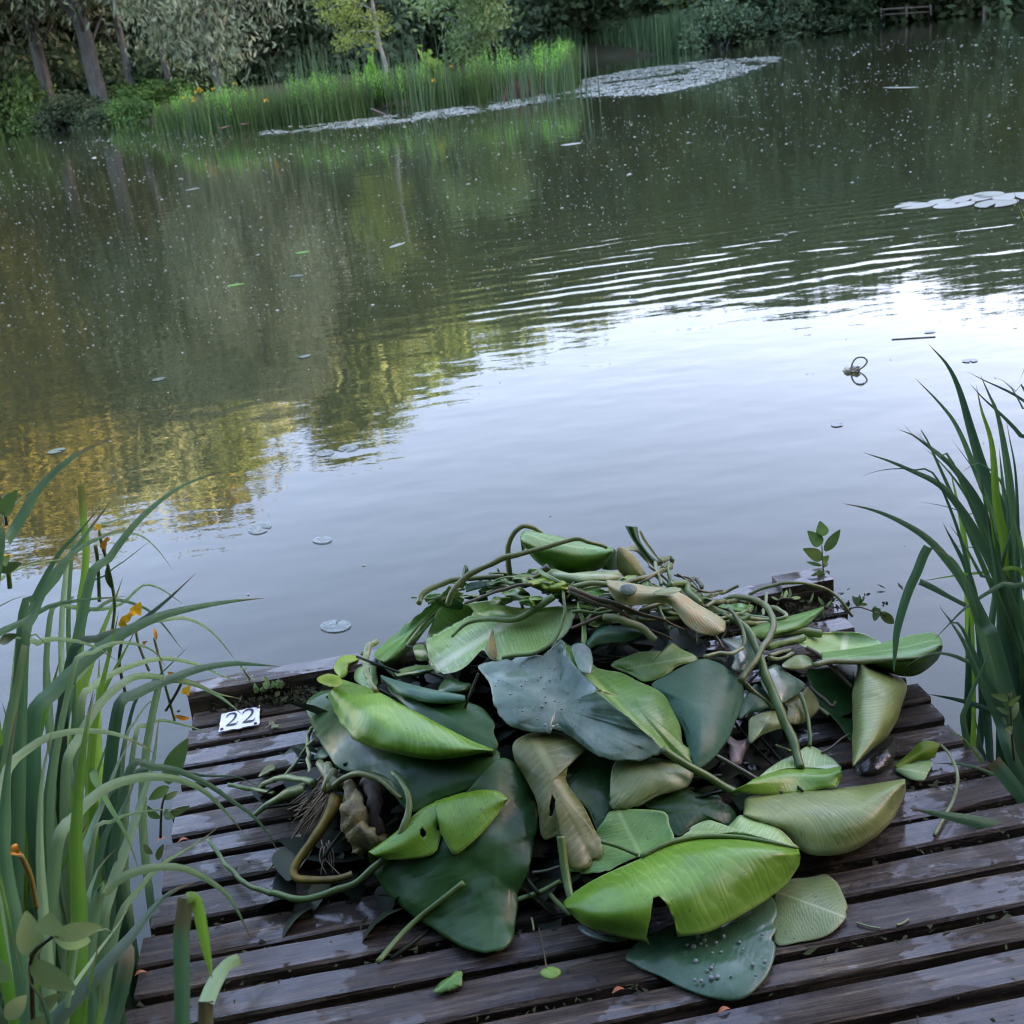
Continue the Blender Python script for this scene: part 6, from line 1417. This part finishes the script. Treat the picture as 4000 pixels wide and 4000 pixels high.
# ================================================================ irises on both sides of the platform
def iris_mat(name, c1, c2, c3, trans=.3):
    m, t = nt(name); n = N(t)
    uv = n('UVMap'); s_ = n('SeparateXYZ'); n.ln(uv.outputs[0], s_.inputs[0]); a = n('Attribute', attribute_name='tone'); geo = n('NewGeometry')
    cmb = n('CombineXYZ'); n.ln(n.math('MULTIPLY', s_.outputs[1], 14), cmb.inputs[0]); n.ln(n.math('MULTIPLY', s_.outputs[0], 2.5), cmb.inputs[1]); n.ln(n.math('MULTIPLY', a.outputs['Fac'], 40), cmb.inputs[2])
    st = n.noise(cmb.outputs[0], 1.6, 4, .6); no = n.noise(geo.outputs['Position'], 6, 3)
    f = n.math('ADD', n.math('MULTIPLY', a.outputs['Fac'], .75), n.math('ADD', n.math('MULTIPLY', st, .25), n.math('MULTIPLY', no, .20)))
    c = n.ramp(n.math('SUBTRACT', f, .18), [(.12, c1), (.5, c2), (.92, c3)])
    tip = n.ramp(n.math('ADD', s_.outputs[0], n.math('MULTIPLY', n.noise(geo.outputs['Position'], 30, 2), .05)), [(.975, 0), (1.03, .7)])
    c = n.mix(tip, c, (.16, .11, .045))
    edge_ = n.ramp(n.math('ABSOLUTE', n.math('SUBTRACT', s_.outputs[1], .5)), [(.40, 0), (.5, .35)])
    c = n.mix(edge_, c, (.13, .20, .08))
    p = n('BsdfPrincipled', i_Roughness=.42); p.inputs['Specular IOR Level'].default_value = .5; n.ln(c, p.inputs['Base Color'])
    n.ln(n.bump(st, .0012), p.inputs['Normal'])
    tr = n('BsdfTranslucent'); n.ln(c, tr.inputs['Color'])
    mx = n('MixShader'); mx.inputs[0].default_value = trans
    n.ln(p.outputs[0], mx.inputs[1]); n.ln(tr.outputs[0], mx.inputs[2]); n.out(mx.outputs[0]); return m
I_blue = iris_mat('bluish_iris_leaf', (0.044, 0.119, 0.056), (0.085, 0.194, 0.085), (0.156, 0.288, 0.119), .28)
I_dark = iris_mat('dark_iris_leaf', (0.033, 0.088, 0.048), (0.062, 0.144, 0.065), (0.106, 0.213, 0.081), .28)
I_lime = iris_mat('yellow_green_iris_leaf', (0.090, 0.217, 0.021), (0.164, 0.318, 0.033), (0.271, 0.435, 0.064), .4)
I_pale = iris_mat('pale_iris_leaf', (0.150, 0.263, 0.112), (0.237, 0.375, 0.169), (0.338, 0.475, 0.237), .3)

def iris_leaf(parent, P3, wid, mat, twist=0.0, tipw=0.0, n_=30, tone=None, basew=.75, lin=False, name='leaf', fold=.22):
    """one sword-shaped leaf along a line of points"""
    c = spline(P3, n_, lin=lin); mb = MB(); vs = []; uvs = []
    for i, p in enumerate(c):
        f = i / (n_ - 1); d = (c[min(n_ - 1, i + 1)] - c[max(0, i - 1)]).normalized()
        v = (CP - p).normalized(); s_ = d.cross(v); s_ = s_.normalized() if s_.length > 1e-4 else d.orthogonal()
        nn = s_.cross(d).normalized(); a = twist * (1 - .6 * f); s2 = s_ * math.cos(a) + nn * math.sin(a); n2 = nn * math.cos(a) - s_ * math.sin(a)
        w_ = wid * .5 * (basew + (1 - basew) * min(1, f * 2.2)) * (max(tipw, (1 - f ** 2.6)) if tipw else (1 - f ** 3.2) ** .95 + .004)
        k_ = n2 * (w_ * fold)
        vs += [p + s2 * w_ - k_, p + s2 * w_ * .45, p + n2 * w_ * .10, p - s2 * w_ * .45, p - s2 * w_ - k_]
        uvs += [(f, 0), (f, .25), (f, .5), (f, .75), (f, 1)]
    fs = [(5 * i + j, 5 * i + j + 1, 5 * i + 6 + j, 5 * i + 5 + j) for i in range(n_ - 1) for j in range(4)]
    mb.add(vs, fs, uvs, rnd.random() if tone is None else tone)
    return mb.build(name, mat, parent)

WS = 1.4
def iris(label, a, l, leaves, z=-.12):
    """leaves: (crop, [(x, y)...], l at the foot, l at the tip, width, material[, twist, tipwidth])"""
    foot = deck_pt(a, l, z)
    root = empty('iris_plant', foot, label, 'plant')
    for lf in leaves:
        crop, pts, l0, l1, w_, mt = lf[:6]; tw = lf[6] if len(lf) > 6 else rnd.uniform(-.5, .5); tpw = lf[7] if len(lf) > 7 else 0
        k = len(pts); P3 = [at_l((crop, *q), l0 + (l1 - l0) * (i / max(1, k - 1))) for i, q in enumerate(pts)]
        rootp = foot + Vector((rnd.gauss(0, .035), rnd.gauss(0, .035), 0))
        first = P3[0]; d = (first - P3[1]).normalized(); d = (d * .8 + (rootp - first).normalized() * .7 + Vector((0, 0, -.5))).normalized()
        if d.z > -.35: d = (d + Vector((0, 0, -.8))).normalized()
        t_ = (first.z - z) / -d.z; end = (first + d * t_).lerp(rootp, .45)
        mid = first.lerp(end, .5) + d * 0 ; mid = mid.lerp(first + d * (t_ * .5), .7)
        db = (first - P3[1]).normalized()
        if db.z > -.55:                                   # arching leaf: curve over and down into the clump
            c1 = first + db * .06 + Vector((0, 0, -.025)); c2 = c1 + db * .05 + Vector((0, 0, -.10)); P3 = [Vector((c2.x, c2.y, z)).lerp(rootp, .4), c2.lerp(rootp, .2) + Vector((0, 0, -.05)), c1] + P3
        else: P3 = [end, mid] + P3
        iris_leaf(root, P3, w_ * WS * (.78 if mt is I_pale else 1), mt, tw * .7, tpw, 12 + 6 * len(P3))
    return root
def fill(root, cnt, ra, hmin, hmax, lean, mats, w0=.017, w1=.030, dirx=None, bias=(0, 0)):
    """more upright leaves of the same plant, fanning from its foot"""
    foot = world_loc(root)
    for k in range(cnt):
        p0 = foot + WV * rnd.uniform(-ra, ra) + LV * rnd.uniform(-ra, ra)
        h = rnd.uniform(hmin, hmax); d = WV * (rnd.gauss(0, lean) + bias[0]) + LV * (rnd.gauss(0, lean) + bias[1]); b_ = rnd.uniform(.15, 1.0)
        P3 = [p0, p0 + d * (h * .22) + Vector((0, 0, h * .36)), p0 + d * (h * .5) + Vector((0, 0, h * .70)), p0 + d * h * (.8 + .3 * b_) + Vector((0, 0, h * (1.0 - .10 * b_)))]
        iris_leaf(root, P3, rnd.uniform(w0, w1) * 1.2, rnd.choice(mats), rnd.uniform(-.7, .7), 0, 26)

# ---- left
A = iris('outer iris clump at left with long leaves reaching over the water', -.90, 2.08, [
    ('F', [(520, 1050), (640, 850), (780, 655), (900, 530), (1050, 412), (1200, 340), (1400, 278)], 2.0, 2.15, .020, I_blue, .3),
    ('F', [(480, 1250), (500, 1000), (520, 800), (505, 600), (490, 380)], 2.1, 2.1, .0115, I_lime, .1, .8),
    ('F', [(130, 1250), (200, 1080), (350, 800), (480, 660), (610, 500)], 2.0, 2.05, .021, I_dark),
    ('F', [(150, 1300), (330, 960), (500, 700), (690, 450)], 2.0, 2.1, .022, I_blue),
    ('F', [(330, 1620), (500, 1450), (700, 1300), (950, 1175), (1200, 1112), (1400, 1080), (1605, 1060)], 1.9, 2.15, .026, I_blue, .2),
    ('F', [(600, 1300), (800, 1230), (1000, 1080), (1185, 908)], 2.0, 2.1, .021, I_dark),
    ('F', [(500, 1500), (640, 1330), (820, 1225), (1000, 1190), (1130, 1185), (1280, 1265), (1430, 1445)], 2.0, 2.2, .017, I_pale, .3),
    ('F', [(560, 1600), (650, 1530), (850, 1450), (1010, 1425), (1200, 1465), (1330, 1525), (1460, 1580)], 2.0, 2.35, .016, I_pale),
    ('F', [(820, 1640), (1000, 1560), (1200, 1488), (1400, 1456), (1550, 1462), (1700, 1475)], 2.05, 2.4, .020, I_blue),
    ('F', [(450, 1120), (600, 1130), (740, 1090), (860, 985), (960, 1000), (1060, 1065), (1110, 1105)], 2.2, 2.4, .014, I_pale),
    ('F', [(640, 920), (760, 830), (915, 708)], 2.3, 2.3, .008, I_dark), ('F', [(560, 720), (700, 660), (800, 670), (880, 700), (970, 790), (1048, 900)], 2.3, 2.4, .014, I_pale),
    ('F', [(600, 1120), (700, 1070), (890, 1130), (1000, 1240), (1060, 1320), (1112, 1385)], 2.2, 2.4, .009, I_dark), ('F', [(900, 1590), (1000, 1490), (1145, 1345)], 2.2, 2.25, .010, I_dark),
    ('F', [(560, 640), (700, 590), (880, 530)], 2.3, 2.4, .010, I_blue),
    ('F', [(820, 1800), (900, 1690), (960, 1690)], 2.1, 2.2, .012, I_pale),
    ('F', [(480, 1900), (600, 1700), (760, 1560), (860, 1530), (1000, 1545), (1200, 1590), (1320, 1640), (1460, 1668)], 1.9, 2.3, .020, I_pale, .3),
    ('F', [(1040, 1560), (1150, 1570), (1300, 1640), (1400, 1710), (1468, 1770)], 2.15, 2.35, .017, I_pale),
    ('F', [(880, 1830), (980, 1800), (1120, 1830), (1280, 1878)], 2.1, 2.3, .013, I_pale),
    ('G', [(760, 420), (850, 345), (1000, 328), (1150, 350), (1300, 372), (1500, 380), (1640, 450)], 2.0, 2.2, .010, I_dark)])
fill(A, 26, .12, .75, 1.15, .18, [I_dark, I_blue, I_lime, I_blue], bias=(.06, 0))
fill(A, 14, .10, .5, .8, .16, [I_dark, I_blue, I_blue], .013, .02, bias=(.10, .05))
B = iris('tall iris clump at the left photo edge with broad upright leaves', -1.02, 1.80, [
    ('F', [(-40, 900), (60, 700), (160, 520), (250, 380), (420, 222), (580, 135), (728, 80)], 1.65, 1.8, .030, I_blue, .2),
    ('F', [(-60, 620), (60, 520), (200, 400), (350, 375)], 1.7, 1.8, .012, I_pale), ('F', [(-40, 1140), (60, 1075), (180, 1040)], 1.7, 1.75, .014, I_pale),
    ('F', [(-60, 1310), (60, 1240), (150, 1200), (300, 1110), (500, 1072), (640, 1060), (770, 1050)], 1.7, 1.9, .018, I_blue),
    ('F', [(150, 1300), (230, 1282), (275, 1330), (270, 1420)], 1.75, 1.75, .018, I_pale), ('F', [(240, 1330), (330, 1308), (480, 1325), (600, 1370), (720, 1450)], 1.75, 1.9, .020, I_pale),
    ('F', [(560, 1390), (700, 1330), (850, 1345), (950, 1400), (1000, 1480)], 1.8, 2.0, .014, I_pale), ('F', [(0, 950), (150, 870), (340, 830), (520, 828)], 1.8, 1.95, .012, I_pale),
    ('F', [(-30, 160), (2, 0), (8, -150)], 1.7, 1.7, .020, I_lime), ('F', [(140, 1500), (200, 1180), (330, 900), (480, 760), (620, 690), (700, 655), (820, 650)], 1.7, 1.9, .018, I_blue)])
fill(B, 44, .16, .75, 1.15, .13, [I_lime, I_blue, I_dark, I_lime], .020, .034, bias=(-.02, .02))
C = iris('middle iris clump at left, arched leaves crossing the deck edge', -.80, 1.52, [
    ('G', [(20, 420), (65, 300), (150, 222), (300, 128), (500, 88), (700, 102), (860, 160), (1000, 250)], 1.40, 1.55, .024, I_pale, .2),
    ('G', [(480, 620), (570, 520), (700, 430), (850, 388), (1000, 378), (1150, 402), (1300, 480), (1430, 610), (1540, 742)], 1.5, 1.75, .022, I_pale, .2),
    ('G', [(600, 1230), (640, 1140), (720, 1040), (850, 975), (1000, 943), (1150, 952), (1300, 1020), (1420, 1112), (1500, 1230), (1582, 1412)], 1.35, 1.45, .021, I_pale, .2),
    ('G', [(600, 400), (650, 490), (700, 580), (800, 755), (880, 985)], 1.75, 1.5, .015, I_lime), ('G', [(880, 1080), (1000, 940), (1150, 850), (1300, 752), (1398, 668)], 1.5, 1.6, .018, I_pale),
    ('G', [(700, 1080), (800, 800), (880, 560), (960, 300), (1002, -10)], 1.65, 1.9, .020, I_blue), ('G', [(620, 900), (740, 640), (830, 450), (860, 280)], 1.6, 1.7, .018, I_blue), ('G', [(560, 760), (640, 560), (740, 300), (840, 120)], 1.6, 1.8, .016, I_dark),
    ('G', [(980, 320), (1080, 330), (1150, 350), (1300, 420), (1450, 522), (1600, 632), (1700, 760), (1762, 890)], 1.75, 1.85, .013, I_dark), ('G', [(700, 660), (830, 610), (1000, 585), (1150, 585)], 1.6, 1.75, .012, I_pale),
    ('G', [(560, 1300), (570, 1100), (620, 950), (740, 820)], 1.4, 1.5, .016, I_blue)])
fill(C, 40, .14, .65, 1.0, .10, [I_lime, I_lime, I_dark, I_blue], .022, .036, bias=(-.10, .05))
D = iris('nearest iris clump at the bottom left corner beside the deck', -.80, 1.24, [
    ('G', [(280, 2000), (500, 1745), (700, 1520), (850, 1350), (950, 1220), (1080, 1100), (1250, 1030)], 1.12, 1.35, .026, I_dark, .2),
    ('G', [(660, 2050), (700, 1932), (770, 1680), (800, 1500), (760, 1420)], 1.2, 1.28, .028, I_dark, .1, .5), ('G', [(620, 2000), (650, 1800), (640, 1690), (600, 1640)], 1.15, 1.15, .018, I_lime),
    ('G', [(520, 1980), (560, 1700), (610, 1480), (600, 1360)], 1.15, 1.2, .015, I_lime), ('G', [(560, 1560), (660, 1420), (760, 1280), (840, 1150)], 1.2, 1.3, .013, I_pale), ('G', [(600, 1350), (680, 1335), (750, 1390)], 1.2, 1.25, .012, I_pale),
    ('G', [(300, 1600), (270, 1200), (250, 800), (265, 400), (330, 60)], 1.25, 1.35, .024, I_pale, .2), ('G', [(130, 1500), (60, 1100), (20, 700), (60, 250), (110, -60)], 1.2, 1.3, .026, I_blue), ('G', [(330, 2000), (200, 1700), (170, 1560)], 1.1, 1.1, .018, I_blue),
    ('G', [(-40, 900), (30, 1150), (90, 1450), (140, 1640)], 1.2, 1.1, .014, I_lime), ('G', [(480, 1900), (500, 1300), (480, 700), (540, 100), (600, -160)], 1.25, 1.5, .026, I_lime)])
fill(D, 40, .14, .55, .92, .12, [I_lime, I_dark, I_blue, I_lime], .022, .034, bias=(-.12, .06))
Ec = iris('cut iris with a snapped leaf folded down in front of the deck', -.70, .98, [
    ('G', [(1150, 2200), (1145, 1932), (1145, 1640), (1140, 1400), (1168, 1142)], .98, 1.0, .0125, I_blue, .1, .9), ('G', [(1295, 2200), (1292, 1932), (1294, 1792)], .99, 1.0, .0115, I_blue, .1, .95)], z=.05)
iris_leaf(Ec, [at_l(('G', x, y), 1.0) for x, y in ((1172, 1140), (1215, 1136), (1248, 1200), (1290, 1420), (1335, 1650))], .012, I_lime, .3, 0, 30, .6, basew=1)
iris_leaf(Ec, [at_l(('G', x, y), 1.0 + .03 * i) for i, (x, y) in enumerate(((1296, 1795), (1340, 1690), (1400, 1590), (1450, 1545), (1512, 1522)))], .017, I_pale, .2, .8, 22, .5, basew=1)
for pl, c_, b_, hm in ((A, 34, (.04, .02), 1.0), (B, 60, (.05, .0), 1.05), (C, 46, (.0, .04), .92), (D, 40, (-.04, .02), .85)):
    fill(pl, c_, .16, hm * .6, hm, .11, [I_blue, I_lime, I_blue, I_lime, I_pale, I_dark], .009, .017, bias=b_)
# flowers and buds of the outer clump
M_bud = plain_mat('orange_bud', (.62, .26, .02), .6, (.42, .18, .02), 24, trans=.15)
def petals(parent, crop, l, blobs, mat, name='flower'):
    mb = MB()
    for x, y, tx, ty, w_ in blobs:
        b_, e = at_l((crop, x, y), l), at_l((crop, tx, ty), l + rnd.uniform(-.02, .02)); leaf_shape(mb, b_, e, (e - b_).length * w_, Vector((rnd.gauss(0, .3), -1, .5)).normalized(), .5, 8, rnd.random(), .3)
    return mb.build(name, mat, parent)
petals(A, 'F', 2.2, [(760, 1230, 740, 1170, .6), (745, 1200, 800, 1150, .6), (770, 1160, 830, 1150, .5), (820, 1150, 850, 1085, .7), (750, 1240, 735, 1190, .7), (830, 1240, 870, 1170, .4), (690, 1290, 672, 1235, .5), (800, 1270, 850, 1245, .5)], M_yellow)
petals(A, 'F', 2.2, [(600, 650, 590, 612, 1.0), (592, 645, 612, 620, .8)], M_yellow); petals(A, 'F', 2.2, [(640, 770, 650, 690, .35), (650, 720, 665, 690, .5)], M_bud)
petals(A, 'F', 2.25, [(1120, 1640, 1150, 1590, .8), (1125, 1610, 1130, 1640, .9)], M_yellow); petals(A, 'F', 2.2, [(1060, 1770, 1145, 1785, .35), (1060, 1790, 1075, 1765, .6)], M_bud)
petals(A, 'F', 2.2, [(945, 1310, 925, 1240, .3)], M_bud, 'bud'); petals(A, 'F', 2.2, [(1020, 1520, 1048, 1510, .5)], M_bud, 'bud'); petals(A, 'F', 2.2, [(870, 1345, 890, 1320, .5)], M_bud, 'bud')
petals(B, 'F', 1.75, [(40, 838, 45, 800, .9)], M_yellow); petals(D, 'G', 1.2, [(80, 850, 105, 798, .8), (65, 860, 100, 830, .6), (120, 860, 110, 800, .5)], M_bud)
for pr, crop, l, pts, r, mt in ((A, 'F', 2.2, [(640, 1500), (690, 1150), (680, 1000), (640, 820), (610, 720), (600, 650)], .0035, M_stem), (A, 'F', 2.2, [(600, 1080), (590, 850), (575, 740)], .004, M_stem), (A, 'F', 2.2, [(760, 1650), (720, 1450), (740, 1300), (760, 1230)], .0035, M_stem_dark),
                                (A, 'F', 2.2, [(900, 1500), (840, 1350), (820, 1260)], .003, M_stem_pale), (A, 'F', 2.2, [(990, 1560), (955, 1400), (930, 1300)], .003, M_stem_pale), (A, 'F', 2.22, [(1055, 1800), (1000, 1600), (1000, 1580)], .003, M_stem), (A, 'F', 2.22, [(1000, 1740), (1060, 1640), (1110, 1540)], .0035, M_stem_dark),
                                (D, 'G', 1.2, [(230, 1200), (190, 1000), (130, 870)], .0032, M_yellowstalk), (B, 'F', 1.75, [(60, 1000), (50, 900), (40, 830)], .004, M_stem)):
    mb = MB(); tube(mb, [at_l((crop, *q), l) for q in pts], r, 20, 6); mb.build('flower_stalk', mt, pr)
mb = MB(); leaf_shape(mb, at_l(('F', 650, 870), 2.2), at_l(('F', 680, 1010), 2.2), .014, Vector((0, -1, .3)), .1, 8, .5, .8); mb.build('seed_pod', M_stem, A)
# broad-leaved plants in the left clump
seedling('broadleaf_plant', [(210, 1980), (200, 1700), (200, 1500), (330, 1380)], [(345, 1375, 320, 1232, .75), (350, 1372, 640, 1318, .42), (345, 1385, 568, 1412, .42), (210, 1520, 165, 1222, .55), (190, 1530, 478, 1712, .45), (40, 1900, 165, 1752, .7), (60, 1660, -60, 1500, .6), (250, 1850, 380, 1740, .5), (200, 1980, 330, 1880, .6)],
         'pale broad-leaved plant with toothed leaves at the bottom left corner', 'G', 1.13, M_weed_pale, .004)
seedling('broadleaf_plant', [(1010, 760), (1020, 560), (1060, 440)], [(1050, 420, 1182, 138, .42), (1060, 440, 935, 522, .5), (1030, 520, 1120, 470, .4), (1040, 640, 1195, 560, .3), (1030, 600, 1100, 640, .35), (1000, 640, 930, 560, .4), (990, 900, 1030, 800, .4), (960, 860, 900, 800, .4)],
         'yellow-green oval leaf plant at the left edge of the deck', 'G', 1.95, M_lime_leaf if 'M_lime_leaf' in globals() else M_weed, .003)
seedling('broadleaf_plant', [(40, 620), (20, 480), (30, 440)], [(20, 560, 105, 408, .4), (20, 500, 60, 440, .5), (0, 900, 130, 850, .5), (0, 1330, 110, 1280, .4), (20, 860, 60, 800, .4)], 'bright leaves among the irises at the left photo edge', 'F', 1.72, M_weed, .003)

# ---- right
WS = 1.15
Rr = iris('tall iris clump at the right photo edge, leaves fanned against the water', 1.40, 2.28, [
    ('H', [(1370, 1560), (1350, 1200), (1250, 950), (1180, 720), (1110, 480), (1040, 335), (930, 213)], 2.25, 2.3, .032, I_dark, .2), ('H', [(1350, 1480), (1330, 1250), (1210, 960), (1100, 700), (1000, 562), (850, 408)], 2.25, 2.35, .021, I_blue, .2),
    ('H', [(1370, 1640), (1340, 1480), (1230, 1160), (1100, 960), (1000, 862), (900, 785), (840, 742), (752, 708)], 2.2, 2.3, .028, I_dark, .1), ('H', [(1100, 965), (1000, 868), (930, 800), (860, 725)], 2.22, 2.3, .017, I_dark, .1), ('H', [(950, 828), (880, 765), (830, 730), (787, 678)], 2.24, 2.3, .013, I_dark, .1), ('H', [(1360, 1700), (1330, 1560), (1200, 1300), (1080, 1120), (980, 1020), (830, 948), (700, 892), (550, 843)], 2.15, 2.25, .026, I_dark, .2),
    ('H', [(830, 945), (770, 938), (700, 940), (600, 960), (535, 993)], 2.22, 2.25, .009, I_dark), ('H', [(1310, 1930), (1270, 1860), (1150, 1620), (1050, 1480), (920, 1340), (760, 1240), (600, 1175), (430, 1138)], 2.05, 2.2, .027, I_dark, .2),
    ('H', [(1440, 1600), (1420, 1300), (1400, 1000), (1340, 650), (1280, 500), (1230, 388)], 2.3, 2.35, .026, I_dark), ('H', [(1520, 860), (1470, 750), (1350, 620), (1250, 530), (1168, 438)], 2.35, 2.4, .020, I_dark), ('H', [(1560, 640), (1486, 545), (1380, 482), (1270, 432), (1155, 374)], 2.35, 2.45, .018, I_dark),
    ('H', [(1540, 720), (1486, 600), (1400, 452), (1308, 404)], 2.3, 2.4, .014, I_dark), ('H', [(1390, 1500), (1330, 1150), (1300, 800), (1240, 600), (1208, 448)], 2.2, 2.25, .026, I_lime),
    ('H', [(1400, 1680), (1340, 1500), (1280, 1320), (1120, 1050), (1000, 900), (905, 815)], 2.2, 2.3, .014, I_dark), ('H', [(1330, 1530), (1250, 1540), (1100, 1556), (880, 1592)], 2.2, 2.25, .014, I_lime), ('H', [(1320, 1640), (1240, 1560), (1140, 1380), (1050, 1260)], 2.15, 2.2, .016, I_dark),
    ('H', [(1520, 1680), (1420, 1620), (1370, 1605), (1280, 1655), (1150, 1742), (1060, 1830), (960, 1935)], 2.1, 2.1, .017, I_blue), ('H', [(1400, 1300), (1360, 1030), (1240, 910), (1180, 920), (1125, 960)], 2.2, 2.3, .012, I_blue), ('H', [(1240, 1030), (1220, 980), (1150, 880), (1065, 765)], 2.25, 2.3, .010, I_dark),
    ('H', [(1330, 1500), (1290, 1200), (1220, 1030), (1195, 945)], 2.2, 2.25, .014, I_lime), ('H', [(1450, 1500), (1440, 1000), (1400, 750), (1380, 640)], 2.25, 2.3, .012, I_dark), ('H', [(1240, 1900), (1100, 1500), (950, 1400), (930, 1390)], 2.08, 2.1, .022, I_blue),
    ('H', [(1150, 1910), (1080, 1840), (1010, 1760), (995, 1720)], 2.05, 2.1, .017, I_dark), ('H', [(1200, 1400), (1120, 1390), (1040, 1372)], 2.25, 2.3, .008, I_dark), ('H', [(1240, 1300), (1150, 1200), (1000, 1150), (870, 1130)], 2.2, 2.3, .007, I_dark), ('H', [(1520, 560), (1450, 500), (1392, 440)], 2.3, 2.3, .022, I_dark)])
iris_leaf(Rr, [at_l(('H', x, y), 2.1) for x, y in ((932, 1392), (905, 1440), (870, 1530), (820, 1640), (780, 1760), (750, 1880), (738, 2000), (733, 2070), (732, 2130))], .020, I_blue, .3, 0, 40, .45, basew=1)
iris_leaf(Rr, [at_l(('H', x, y), 2.2) for x, y in ((880, 1592), (960, 1630), (1050, 1680), (1150, 1732))], .014, I_dark, .2, .7, 20, .3, basew=1)
fill(Rr, 30, .13, .5, .95, .12, [I_dark, I_dark, I_blue, I_lime], .015, .026, bias=(.0, 0))
iris('iris mostly beyond the right photo edge, one leaf tip leaning in', 1.62, 1.98, [('S', [(2150, 1700), (2040, 1300), (1945, 1070), (1875, 880)], 1.98, 2.0, .014, I_lime), ('H', [(1640, 640), (1580, 360), (1520, 300), (1456, 442)], 2.0, 2.0, .012, I_dark)])
Rs = iris('low iris clump on the right whose broad leaves lie over the deck', 1.36, 1.80, [
    ('E', [(2150, 1760), (1932, 1680), (1600, 1575), (1300, 1510), (1060, 1462)], 1.72, 1.78, .040, I_blue, .15), ('E', [(1900, 1330), (1730, 1225), (1500, 1140), (1250, 1122)], 1.9, 1.95, .016, I_blue), ('E', [(2080, 1620), (1932, 1400), (1800, 1230), (1700, 1108)], 1.8, 1.85, .030, I_blue, .1, .85),
    ('E', [(1940, 1320), (1810, 1000), (1750, 800), (1600, 480), (1480, 210), (1330, -10)], 1.95, 2.15, .028, I_dark), ('E', [(1480, 850), (1500, 700), (1550, 560), (1690, 250)], 2.0, 2.0, .017, I_dark), ('E', [(1640, 480), (1480, 345), (1300, 292), (1150, 325), (1030, 402)], 2.1, 2.1, .016, I_blue), ('E', [(1540, 1010), (1400, 900), (1300, 822)], 1.95, 2.0, .010, I_lime),
    ('E', [(1640, 1080), (1590, 900), (1545, 705)], 1.95, 2.0, .012, I_dark), ('E', [(1932, 1590), (1850, 1545), (1760, 1510)], 1.75, 1.8, .014, I_blue), ('E', [(1650, 720), (1450, 650), (1200, 600)], 2.15, 2.2, .022, I_blue)])
fill(Rs, 16, .12, .5, .95, .16, [I_dark, I_blue, I_dark], .020, .034, bias=(.10, .05))
seedling('willowherb', [(1860, 1100), (1840, 900), (1830, 700), (1815, 600)], [(1815, 640, 1680, 605, .3), (1815, 690, 1905, 612, .3), (1820, 640, 1840, 575, .3), (1830, 760, 1720, 700, .35), (1835, 800, 1890, 660, .3), (1840, 880, 1790, 860, .4)], 'small leafy weed in front of the right irises', 'E', 1.95, M_weed, .003)
